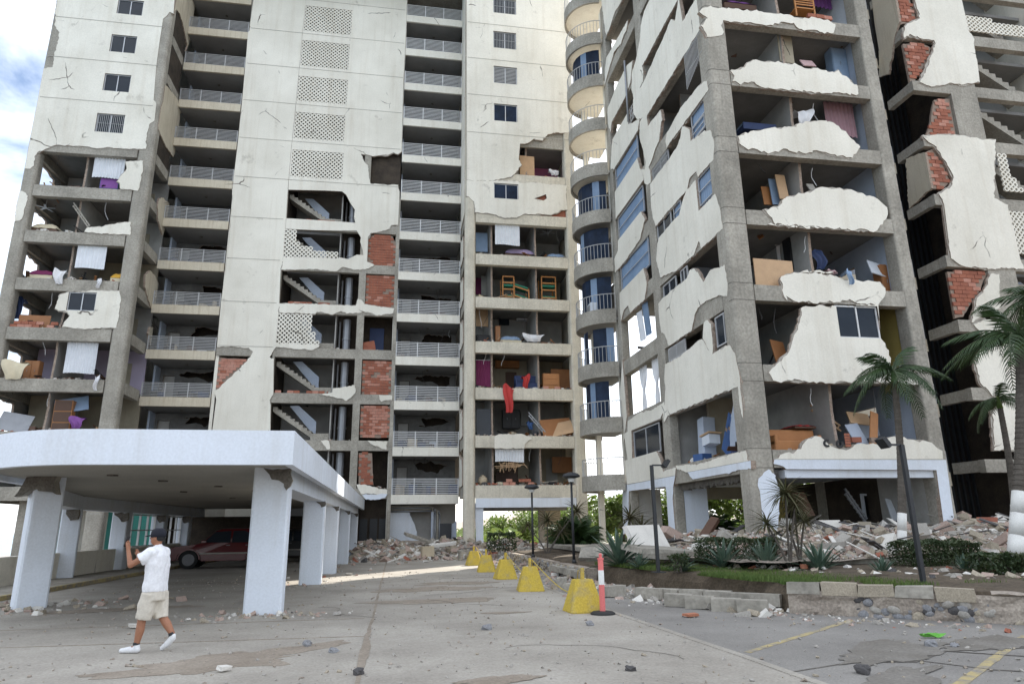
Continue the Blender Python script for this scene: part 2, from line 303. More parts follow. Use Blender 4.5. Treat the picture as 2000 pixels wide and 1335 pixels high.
# facade outlines in metres on their wall planes (u along the wall, z up)
D={
 'LWwin':[[-19.73,35.81,-18.11,37.0],[-19.79,32.77,-18.19,34.11],[-19.81,29.76,-18.19,31.06],[-19.88,26.69,-18.19,28.05],[-19.81,14.57,-18.25,15.75]],
 'LW':[[(-23.61,37.21),(-23.35,34.34),(-22.99,33.84),(-23.01,32.89),(-23.07,31.94),(-23.01,31.16),(-23.53,31.01),(-23.51,28.38),(-23.51,25.14),(-23.49,23.74),(-23.19,23.73),(-23.01,23.96),(-23.08,24.62),(-22.97,24.88),(-22.48,25.22),(-21.92,25.54),(-21.22,25.56),(-20.0,25.56),(-19.58,25.48),(-18.68,25.62),(-17.74,25.61),(-16.66,25.7),(-16.73,26.74),(-16.62,27.58),(-16.38,27.8),(-16.42,29.1),(-16.61,29.34),(-16.74,31.86),(-16.76,33.91),(-16.74,35.73),(-16.36,36.35),(-16.13,36.24),(-16.23,38.24)],[(-23.53,22.19),(-23.17,22.06),(-23.03,21.87),(-23.04,21.22),(-23.14,20.29),(-23.49,20.09),(-23.55,21.07)],[(-17.73,24.7),(-16.71,24.82),(-16.66,23.98),(-16.71,23.24),(-16.77,22.69),(-17.38,22.73),(-17.79,22.73),(-17.9,23.15),(-18.11,23.25),(-17.91,23.64),(-17.62,24.21)],[(-19.43,19.93),(-18.85,20.05),(-18.46,20.11),(-17.7,20.39),(-16.96,20.53),(-16.85,19.62),(-17.6,19.61),(-18.79,19.62),(-19.49,19.69)],[(-20.3,15.52),(-19.9,15.71),(-18.29,15.87),(-17.03,15.93),(-16.87,15.45),(-16.86,14.79),(-16.87,13.91),(-16.87,13.56),(-17.97,13.52),(-18.62,13.41),(-19.3,13.47),(-19.87,13.53),(-19.74,13.91),(-19.55,14.24),(-19.72,14.45),(-20.2,14.52),(-20.43,14.64),(-20.38,15.08)]],
 'LS':[[(42.78,38.08),(47.29,42.15),(47.31,40.25),(47.09,38.97),(47.02,37.37),(46.3,35.75),(46.51,36.36),(45.15,37.05),(44.21,37.3),(43.5,37.05),(43.2,36.58)],[(43.35,30.83),(45.1,31.31),(46.93,31.52),(46.8,30.6),(46.88,29.11),(46.83,28.0),(46.52,27.18),(45.76,27.16),(44.91,27.07),(44.0,27.24),(42.99,27.37),(42.24,27.28),(42.55,27.83),(42.79,29.0),(43.42,29.53)],[(44.96,23.21),(45.64,23.6),(47.04,23.79),(47.02,23.06),(46.84,21.96),(46.42,21.17),(45.89,21.44),(45.25,21.83),(44.85,22.61)],[(44.41,17.55),(45.09,18.09),(45.88,18.1),(46.79,17.82),(46.8,17.06),(46.85,16.22),(46.19,15.82),(45.4,16.21),(44.58,16.75)],[(46.36,14.67),(46.99,14.76),(47.09,13.4),(46.61,13.64),(46.16,14.16)]],
 'Swin':[[-6.12,41.5,-4.39,42.59]],
 'Slat':[[-7.92,38.41,-4.42,40.69],[-7.96,35.31,-4.47,37.56],[-8.01,32.3,-4.45,34.4],[-8.03,29.18,-4.5,31.33],[-8.04,26.09,-4.46,28.23]],
 'SL':[(-11.75,41.69),(-11.85,38.39),(-11.93,37.61),(-11.89,35.64),(-11.84,31.54),(-11.84,28.15),(-11.89,25.41),(-11.73,21.66),(-11.74,19.34),(-11.87,16.49),(-11.82,13.35),(-10.66,13.39),(-9.84,13.34),(-9.54,13.09),(-9.68,12.73),(-9.83,12.59),(-10.07,12.19),(-10.41,11.78),(-10.7,11.42),(-11.0,11.16),(-11.29,10.84),(-11.47,10.55),(-11.72,10.37),(-11.54,9.86),(-11.59,7.91),(-11.57,6.59),(-8.04,6.61),(-8.05,7.94),(-8.15,9.52),(-8.24,9.87),(-8.04,10.35),(-8.19,12.66),(-8.47,12.77),(-8.12,13.42),(-8.12,15.85),(-8.12,16.5),(-8.21,18.9),(-8.11,19.92),(-8.13,22.72),(-8.12,22.81),(-8.16,25.04),(-8.16,28.19),(-8.1,31.18),(-8.05,34.73),(-8.02,38.09),(-7.94,42.22)],
 'SR':[(-7.94,42.22),(-0.23,43.29),(-0.24,39.05),(-0.31,34.66),(-0.27,28.72),(-0.52,28.49),(-0.84,28.6),(-1.27,28.35),(-2.21,28.2),(-3.21,28.29),(-2.93,27.64),(-2.67,27.38),(-2.58,26.68),(-2.43,25.93),(-1.93,25.92),(-1.19,25.88),(-0.44,25.98),(-0.32,25.46),(-0.35,22.85),(-0.39,22.78),(-0.83,22.75),(-0.95,22.45),(-1.25,22.3),(-2.27,22.03),(-2.43,21.62),(-2.42,19.85),(-1.93,19.61),(-2.28,19.33),(-2.87,19.2),(-3.46,19.25),(-4.06,19.37),(-4.45,19.03),(-5.21,19.05),(-5.92,19.12),(-6.61,19.04),(-8.19,18.93),(-8.09,19.93),(-8.11,22.72),(-8.09,22.81),(-8.13,25.05),(-8.14,28.19),(-8.07,31.19),(-8.03,34.73),(-8.0,38.09)],
 'SRh':[[(-8.13,25.02),(-5.56,25.14),(-4.41,25.16),(-4.1,24.91),(-3.76,24.25),(-3.44,23.79),(-3.47,23.18),(-3.36,22.76),(-4.29,22.79),(-8.09,22.81)],[(-8.18,22.0),(-6.09,22.02),(-4.67,22.08),(-3.24,22.17),(-2.92,21.66),(-2.96,21.33),(-2.76,20.74),(-2.7,20.33),(-3.16,20.33),(-3.73,19.97),(-4.33,20.07),(-4.44,19.97),(-8.06,19.89)]],
 'SF5':[(-8.11,16.5),(-6.22,16.54),(-4.38,16.56),(-3.04,16.55),(-2.89,17.06),(-2.71,17.01),(-2.46,16.68),(-1.58,16.55),(-0.41,16.47),(-0.47,16.15),(-1.55,15.9),(-2.03,16.09),(-2.73,16.06),(-3.65,15.96),(-4.01,16.14),(-4.57,15.87),(-5.62,16.03),(-5.72,15.86),(-8.07,15.84)],
 'SF4':[(-8.14,13.73),(-5.59,13.71),(-5.3,13.67),(-5.35,13.52),(-5.68,13.33),(-6.46,13.33),(-7.14,13.4),(-7.92,13.45),(-8.16,13.44)],
 'Sx':[[(-5.16,10.27),(-4.72,10.37),(-4.28,10.46),(-4.24,10.75),(-3.63,10.82),(-2.84,10.96),(-2.8,10.43),(-3.03,10.17),(-3.35,9.89),(-3.59,10.04),(-3.92,10.06),(-4.49,10.22)],[(-1.25,10.34),(-0.37,10.32),(-0.36,10.0),(-0.76,10.0),(-1.07,9.87)],[(-4.86,7.27),(-4.34,7.25),(-4.22,6.72),(-4.44,6.69),(-4.65,6.98)],[(-1.88,7.27),(-0.57,7.21),(-0.62,6.67),(-0.89,6.74),(-1.09,6.87),(-1.5,7.0)]],
 'Sbot':[(-2.44,4.44),(-2.03,4.44),(-1.71,4.37),(-1.32,4.29),(-0.87,4.15),(-0.45,4.08),(-0.43,3.83),(-2.13,3.84),(-2.26,4.06)],
 'Sbot2':[(-2.09,3.82),(-0.44,3.82),(-0.54,3.67),(-0.79,3.56),(-1.1,3.49),(-1.8,3.49)],
 'Slat6':[(-8.2,21.99),(-7.42,21.96),(-7.37,20.97),(-7.14,20.99),(-7.12,20.75),(-6.6,20.73),(-6.0,20.56),(-5.52,20.38),(-4.47,20.41),(-4.42,20.02),(-8.09,19.9)],
 'Slat4':[(-8.21,15.81),(-5.83,15.79),(-5.79,14.77),(-5.55,14.48),(-5.5,14.11),(-5.32,13.94),(-5.32,13.7),(-8.18,13.73)],
 'Sbrick':[[(-2.42,21.56),(-2.21,21.97),(-0.69,21.96),(-0.47,21.47),(-0.44,19.75),(-1.87,19.68),(-2.4,19.85)],[(-2.44,18.9),(-0.47,18.93),(-0.42,16.57),(-2.4,16.67)],[(-2.42,12.66),(-0.42,12.65),(-0.37,10.38),(-2.39,10.39)],[(-2.41,9.62),(-0.4,9.58),(-0.35,7.51),(-2.37,7.49)],[(-2.4,6.49),(-1.54,6.48),(-1.46,5.33),(-1.36,4.43),(-2.32,4.49)],[(-11.73,12.67),(-9.83,12.61),(-10.41,11.78),(-11.0,11.16),(-11.47,10.55),(-11.68,10.46)]],
 'Scols':[[(-2.91,18.91),(-2.44,18.91),(-2.81,12.81),(-2.45,12.79)],[(-0.47,19.03),(-0.25,19.05)]],
 'Sopen':[(-8.19,18.71),(-4.38,18.77),(-2.97,18.84),(-8.03,16.47),(-4.27,16.59)],
 'RWwin':[[6.25,39.27,8.01,40.6],[6.24,36.16,7.97,37.61],[6.25,33.13,7.99,34.57],[6.24,29.99,7.97,31.39],[6.25,26.98,7.99,28.27],[6.21,23.83,7.95,25.16]],
 'RW':[[(4.21,41.07),(12.27,42.19),(12.15,34.95),(12.08,29.57),(11.36,29.43),(10.84,29.44),(10.19,29.21),(9.93,28.88),(9.79,28.65),(9.16,28.76),(8.64,28.34),(8.13,28.27),(8.01,26.98),(8.23,26.57),(7.97,26.14),(7.78,25.92),(7.47,25.56),(6.85,25.37),(6.23,25.19),(5.62,25.13),(4.53,25.09),(4.31,25.11)],[(4.31,25.08),(4.53,25.06),(5.62,25.1),(6.23,25.16),(7.96,25.26),(8.21,25.14),(9.08,25.26),(10.09,25.2),(11.48,25.22),(11.39,24.43),(11.47,23.29),(11.03,23.26),(10.77,23.02),(10.27,22.81),(9.77,22.84),(8.29,22.74),(7.8,22.42),(6.82,22.38),(6.1,22.6),(4.89,22.65),(4.83,23.43),(4.47,23.79),(4.29,23.85)],[(6.13,7.16),(6.43,7.37),(7.87,7.41),(8.36,7.24),(8.59,7.08),(8.35,7.0),(8.1,6.76),(8.04,6.46),(6.13,6.48)],[(11.65,2.07),(12.02,2.24),(12.12,1.84),(12.09,0.38),(11.45,0.26),(11.27,0.84),(11.6,0.95),(11.67,1.28),(11.54,1.62)],[(4.95,3.12),(5.47,3.14),(5.46,0.58),(5.01,0.61)]],
 'RWcrack':[(9.06,23.99),(9.43,24.15),(9.94,24.39),(9.99,24.06),(9.74,23.88),(9.37,23.95)],
 'BFsk':[[(11.98,22.41),(12.52,22.78),(13.1,22.77),(13.65,22.8),(14.84,22.8),(15.13,22.77),(15.87,22.78),(16.84,22.75),(17.58,22.8),(18.06,22.71),(18.29,22.6),(18.14,22.14),(16.51,22.11),(16.3,22.4),(15.82,22.4),(15.07,22.2),(13.67,22.19),(13.03,22.15),(12.9,21.37),(12.57,21.26),(12.22,21.2),(12.13,21.48),(12.0,21.72),(12.34,22.11)],[(13.11,19.67),(13.77,19.91),(13.91,20.14),(14.32,20.35),(14.7,20.27),(15.18,20.31),(15.65,20.33),(16.2,20.31),(16.5,20.18),(16.9,20.18),(16.81,20.21),(17.88,20.12),(18.1,20.27),(18.23,20.03),(18.53,19.89),(18.73,19.62),(18.88,19.55),(18.86,19.17),(17.85,19.14),(16.9,19.13),(15.95,19.11),(14.71,19.1),(14.41,19.11),(14.12,19.25),(13.66,19.2),(13.49,19.1),(13.14,19.18),(13.26,19.44)],[(13.12,16.63),(13.71,16.92),(14.17,17.0),(14.64,17.16),(15.57,17.29),(16.06,17.49),(16.54,17.63),(17.18,17.72),(17.16,17.68),(17.47,17.65),(17.97,17.31),(18.16,17.0),(18.36,16.78),(18.53,16.63),(18.34,16.38),(18.09,16.08),(17.39,16.1),(16.88,16.25),(16.5,16.3),(16.01,16.1),(15.48,16.13),(15.04,16.25),(14.79,16.07),(14.34,16.02),(13.77,16.14),(13.33,16.18),(13.14,16.32)],[(13.86,13.47),(14.21,13.6),(14.51,13.66),(14.69,13.93),(14.93,14.1),(15.7,14.31),(16.1,14.45),(16.43,14.63),(17.17,14.63),(17.93,14.59),(18.44,14.39),(19.03,14.2),(19.3,13.95),(19.2,13.49),(18.97,13.17),(18.75,13.0),(18.61,12.88),(17.28,12.86),(16.17,12.93),(15.93,12.82),(13.96,12.86),(16.25,12.88),(15.14,12.84),(14.27,12.94),(14.17,13.15),(13.99,13.32)],[(14.19,10.61),(14.44,10.8),(14.81,10.93),(15.62,11.0),(16.49,11.01),(14.87,10.93),(15.67,10.97),(16.32,10.93),(16.6,10.84),(16.88,10.71),(17.68,10.68),(18.07,10.73),(18.44,10.71),(18.62,10.47),(18.52,10.11),(18.2,9.76),(17.46,9.77),(17.11,9.88),(16.68,9.89),(16.3,9.77),(15.72,9.77),(15.0,9.79),(14.66,9.84),(14.35,9.96),(14.38,9.79),(14.26,9.99),(14.26,10.27)],[(14.89,9.47),(15.12,9.58),(15.4,9.56),(15.7,9.66),(15.98,9.59),(16.42,9.62),(18.19,9.68),(18.08,8.4),(18.23,8.23),(18.3,7.76),(18.31,7.22),(18.24,6.63),(17.96,6.65),(17.25,6.67),(16.81,6.63),(15.97,6.68),(15.27,6.64),(14.58,6.66),(13.9,6.69),(13.43,6.72),(13.29,6.97),(13.44,7.13),(13.64,7.3),(13.94,7.57),(14.18,7.77),(14.37,8.17),(14.55,8.51),(14.78,8.93),(14.89,9.2)],[(18.51,6.7),(18.78,6.82),(19.09,6.88),(19.32,6.78),(19.33,6.62),(18.6,6.62)],[(13.13,3.85),(13.37,4.01),(13.7,4.1),(14.19,4.21),(14.38,4.47),(14.64,4.58),(14.89,4.67),(15.19,4.51),(15.4,4.31),(16.12,4.23),(16.31,4.37),(16.8,4.39),(17.47,4.42),(17.67,4.62),(18.19,4.7),(18.5,4.58),(18.83,4.54),(19.34,4.51),(19.57,4.39),(19.71,4.25),(19.87,4.17),(19.83,3.87)]],
 'BFwin':[[16.38,8.41,18.14,9.7]],
 'BFwhite':[[(13.12,3.84),(19.96,3.85),(19.85,1.36),(19.4,1.32),(19.49,3.48),(13.54,3.51),(13.32,3.64),(13.08,3.69)],[(12.45,3.19),(12.66,3.38),(12.87,3.5),(12.98,3.38),(13.11,3.28),(13.12,3.12),(13.19,2.55),(13.09,1.99),(12.89,1.23),(12.81,1.14),(12.33,1.14),(12.44,1.63),(12.45,2.75)]],
 'BLsk':[[(35.36,34.98),(31.27,31.33),(31.85,31.26),(32.91,31.44),(33.94,31.42),(34.62,31.21),(34.87,31.72),(34.9,32.21),(34.99,33.06)],[(34.87,29.74),(30.83,29.17),(31.26,28.77),(31.71,28.82),(32.21,28.62),(32.84,28.9),(33.51,29.06),(33.84,28.88),(34.39,28.71),(34.97,28.47),(35.54,28.29),(35.27,29.29)],[(27.35,27.81),(24.4,25.18),(24.79,25.06),(25.05,24.95),(25.42,24.98),(25.7,24.89),(26.07,24.99),(26.57,25.17),(27.4,25.18),(29.37,25.06),(29.23,24.54),(29.39,24.09),(30.78,23.99),(31.07,24.77),(30.82,25.71),(30.18,25.96),(29.41,26.6),(29.12,27.34),(28.58,27.73)],[(24.47,24.84),(24.31,23.8),(23.21,23.68),(22.83,23.45),(22.78,22.09),(24.45,21.89),(25.37,22.03),(26.01,21.89),(26.65,21.9),(27.29,22.01),(29.18,21.86),(29.14,21.23),(30.25,21.5),(30.2,22.21),(29.73,22.21),(30.47,22.51),(31.0,23.23),(30.93,24.09),(29.33,23.99),(27.13,24.36),(26.58,24.4),(26.02,24.54),(25.48,24.68),(25.06,24.26)],[(35.21,26.36),(33.34,26.51),(31.59,26.83),(30.63,26.3),(31.15,25.29),(32.08,25.08),(34.6,24.96),(34.88,24.51),(35.27,25.32)],[(22.64,19.29),(22.57,18.9),(23.4,18.98),(24.48,18.85),(25.27,18.84),(26.22,18.82),(27.08,18.9),(27.14,19.27),(26.97,19.49),(25.32,19.77),(24.32,19.67),(23.48,19.6),(23.0,19.46)],[(27.46,21.13),(27.34,20.66),(27.47,20.34),(27.62,20.24),(27.93,19.69),(28.43,19.59),(28.91,19.29),(29.45,19.14),(29.27,18.92),(29.33,18.2),(29.68,18.27),(30.08,18.54),(30.16,18.94),(30.26,19.23),(30.65,19.69),(29.95,19.29),(29.74,19.59),(30.03,20.54),(30.36,21.34),(30.28,21.79),(29.71,21.47),(29.13,21.31)],[(34.58,23.87),(31.58,23.87),(31.88,23.15),(30.17,22.38),(30.57,21.95),(30.81,21.99),(33.55,21.89),(34.7,21.94),(35.25,22.31),(34.83,23.59)],[(34.74,20.54),(30.86,20.29),(30.64,19.74),(30.26,19.23),(30.2,18.9),(30.59,18.69),(34.1,18.65),(34.82,18.93),(34.76,19.82)],[(25.29,18.76),(24.6,18.28),(24.6,17.67),(23.38,17.56),(22.79,17.09),(22.64,16.67),(22.59,16.22),(22.76,15.81),(24.21,15.91),(24.33,16.08),(25.02,16.11),(25.38,15.95),(27.39,15.94),(28.71,15.88),(29.1,15.98),(29.38,16.36),(29.48,16.97),(29.41,18.18),(27.22,18.16),(26.84,18.16),(26.1,18.21),(25.58,18.42)],[(24.46,15.71),(24.44,14.5),(22.9,14.46),(22.77,13.95),(22.61,13.42),(22.56,12.79),(24.52,12.8),(24.67,13.05),(25.22,12.87),(26.68,12.71),(27.04,12.67),(28.97,13.04),(29.32,14.03),(29.05,14.78),(28.8,15.0),(27.31,15.07),(26.35,15.03),(25.93,15.43),(25.46,15.54),(24.79,15.64)],[(34.7,17.38),(30.93,17.27),(30.41,16.73),(30.95,16.28),(31.23,16.0),(33.66,15.94),(35.52,15.93),(35.82,16.49),(34.79,16.85)],[(34.86,14.36),(31.05,14.12),(30.82,13.76),(30.74,13.34),(31.14,12.82),(33.37,12.76),(33.64,13.16),(34.34,13.12),(34.93,12.88),(35.01,13.46)],[(29.05,11.95),(27.19,11.96),(26.17,11.93),(25.69,12.18),(25.29,12.05),(24.95,11.71),(24.6,11.44),(23.83,11.46),(22.85,11.42),(22.71,11.07),(22.64,10.34),(22.76,9.98),(23.12,10.11),(23.44,10.25),(23.79,10.27),(24.43,10.36),(25.32,10.34),(25.67,10.13),(25.82,9.9),(26.08,9.66),(28.59,9.65),(28.79,9.95),(28.98,10.25),(29.34,10.4),(29.48,11.06),(29.46,11.88)],[(29.18,8.84),(27.34,8.8),(26.12,8.9),(25.59,8.98),(25.19,8.96),(24.95,8.72),(24.73,8.41),(24.37,8.32),(23.07,8.26),(22.97,7.92),(22.6,7.72),(22.53,7.3),(22.44,6.97),(22.1,6.59),(22.13,6.07),(22.25,5.77),(22.49,5.29),(22.59,5.5),(22.64,6.46),(23.08,6.5),(24.84,6.43),(26.03,6.51),(26.56,6.41),(28.22,6.4),(29.25,6.51),(29.77,6.23),(29.89,6.43),(29.93,6.68),(29.54,7.04),(29.33,7.74),(29.38,8.12)],[(24.86,9.4),(24.52,9.43),(24.26,9.33),(24.26,8.41),(24.37,8.34),(24.72,8.45),(25.09,8.98)],[(34.79,7.04),(33.13,7.2),(31.12,7.06),(29.59,7.17),(29.58,6.81),(30.21,6.48),(34.89,6.5)],[(34.75,4.9),(31.0,4.92),(30.62,4.7),(30.27,4.02),(29.55,4.08),(28.8,4.1),(28.94,3.77),(35.68,3.78),(35.68,5.06),(35.14,5.08),(35.55,6.45),(34.29,6.35),(34.42,5.01)],[(28.79,4.18),(26.52,4.04),(25.07,4.11),(23.56,4.16),(22.54,4.17),(22.34,3.99),(22.27,3.8),(27.6,3.81),(28.68,4.01)],[(35.08,10.48),(34.97,9.14),(34.86,7.27),(35.62,6.03),(35.85,6.63),(35.73,8.64)]],
 'BLwhite':[[(35.69,3.75),(28.94,3.76),(29.14,3.48),(29.43,2.76),(29.37,1.14),(30.11,1.13),(30.11,2.78),(30.15,3.36),(35.21,3.42),(35.7,1.26),(36.55,1.26),(36.3,3.37)],[(27.6,3.8),(22.27,3.79),(22.3,3.51),(22.9,3.54),(24.21,3.5),(27.14,3.48),(27.43,3.64)]],
 'BLwin':[[(34.6,21.95),(30.9,21.93),(30.93,20.39),(34.65,20.53)],[(34.64,18.84),(30.6,18.64),(30.61,17.29),(34.69,17.41)],[(34.59,15.79),(30.6,15.67),(30.2,14.66),(31.11,14.2),(34.77,14.33),(34.62,15.76)],[(29.21,18.83),(27.23,18.82),(27.14,18.28),(29.19,18.18)],[(24.44,18.23),(23.27,18.12),(23.38,17.56),(24.5,17.64)],[(24.35,15.74),(22.69,15.72),(22.66,14.48),(24.43,14.54)],[(24.49,21.97),(22.86,21.95),(22.83,20.84),(24.51,20.7)],[(24.43,18.86),(22.69,18.79),(22.74,17.57),(24.54,17.74)],[(24.09,9.51),(22.72,9.54),(22.61,8.3),(24.1,8.33)],[(28.87,9.48),(26.98,9.5),(27.04,8.86),(28.93,8.85)],[(28.94,12.56),(27.42,12.59),(27.48,11.97),(28.99,11.93)],[(34.29,6.35),(30.56,6.41),(30.73,5.02),(34.22,4.99)],[(29.12,15.85),(27.43,15.7),(27.42,15.12),(29.15,14.98)],[(27.06,15.73),(26.22,15.73),(26.3,15.0),(27.06,15.06)],[(26.89,12.59),(26.16,12.55),(26.22,11.95),(26.95,11.97)]],
 'BSsk':[[(25.63,28.01),(28.48,28.41),(28.48,27.25),(28.48,26.12),(28.66,25.72),(28.61,25.16),(28.6,24.33),(28.47,23.0),(27.5,22.76),(26.71,22.78),(26.08,22.54),(25.49,22.48),(25.0,22.63),(25.47,23.37),(25.88,24.16),(26.35,25.03),(26.29,25.23),(25.69,25.22),(24.95,25.44),(24.44,25.14),(24.4,25.44),(24.85,25.94),(25.37,26.29),(25.73,26.47),(25.67,27.03)],[(24.59,19.6),(25.59,19.76),(26.61,19.79),(28.14,19.73),(28.67,19.78),(28.45,18.94),(27.84,16.55),(28.53,16.23),(28.56,15.16),(28.54,13.49),(28.63,12.98),(26.47,12.91),(25.31,12.97),(24.83,13.29),(24.89,14.23),(25.02,15.99),(24.86,16.57),(25.59,16.98),(25.82,17.45),(25.63,18.08),(25.38,18.71),(25.09,19.15),(24.5,19.52)],[(26.77,12.63),(27.23,12.65),(26.89,10.96),(25.26,10.24),(25.78,11.41),(26.34,11.93)],[(25.33,10.17),(26.01,10.43),(26.68,10.22),(27.01,9.34),(27.66,8.96),(28.23,7.0),(27.61,4.57),(25.13,4.56),(25.41,6.19),(26.21,6.66),(25.51,7.03),(25.1,7.48),(25.05,8.25),(25.44,9.05),(26.29,9.32),(25.76,9.7)]],
 'BSbrick':[[(24.57,24.95),(25.68,25.15),(26.22,24.88),(25.79,24.01),(25.34,23.36),(24.92,22.85),(24.55,22.74)],[(25.78,21.82),(26.68,21.98),(26.63,19.85),(24.96,19.76),(25.4,20.69)],[(24.67,27.67),(25.52,27.79),(25.64,27.02),(25.71,26.54),(25.16,26.23),(24.55,26.11)],[(24.75,18.84),(25.16,19.06),(25.63,18.08),(25.76,17.36),(25.3,16.91),(24.78,16.88)],[(24.67,12.7),(26.75,12.75),(26.12,11.76),(25.54,11.15),(25.06,10.56),(24.51,10.46)]],
 'BSlat':[[(28.5,27.04),(30.1,26.96),(30.73,26.69),(31.94,26.7),(32.48,26.69),(32.33,26.1),(28.52,26.16)],[(28.58,18.98),(29.13,19.03),(29.06,18.08),(29.63,17.1),(29.6,17.01),(28.56,16.98)],[(28.6,15.92),(29.34,15.93),(30.44,15.82),(29.92,13.74),(28.47,13.79)]],
 'BScol':[(26.73,22.05),(26.66,19.85),(28.19,21.87),(28.19,19.8)],
 'BTsk':[[(27.01,29.26),(25.46,27.87),(25.55,26.19),(26.05,25.63),(26.32,25.01),(26.84,24.02),(27.56,24.34),(27.17,25.68),(27.14,27.45)],[(26.72,19.09),(25.37,18.72),(25.52,16.85),(27.07,16.53)]],
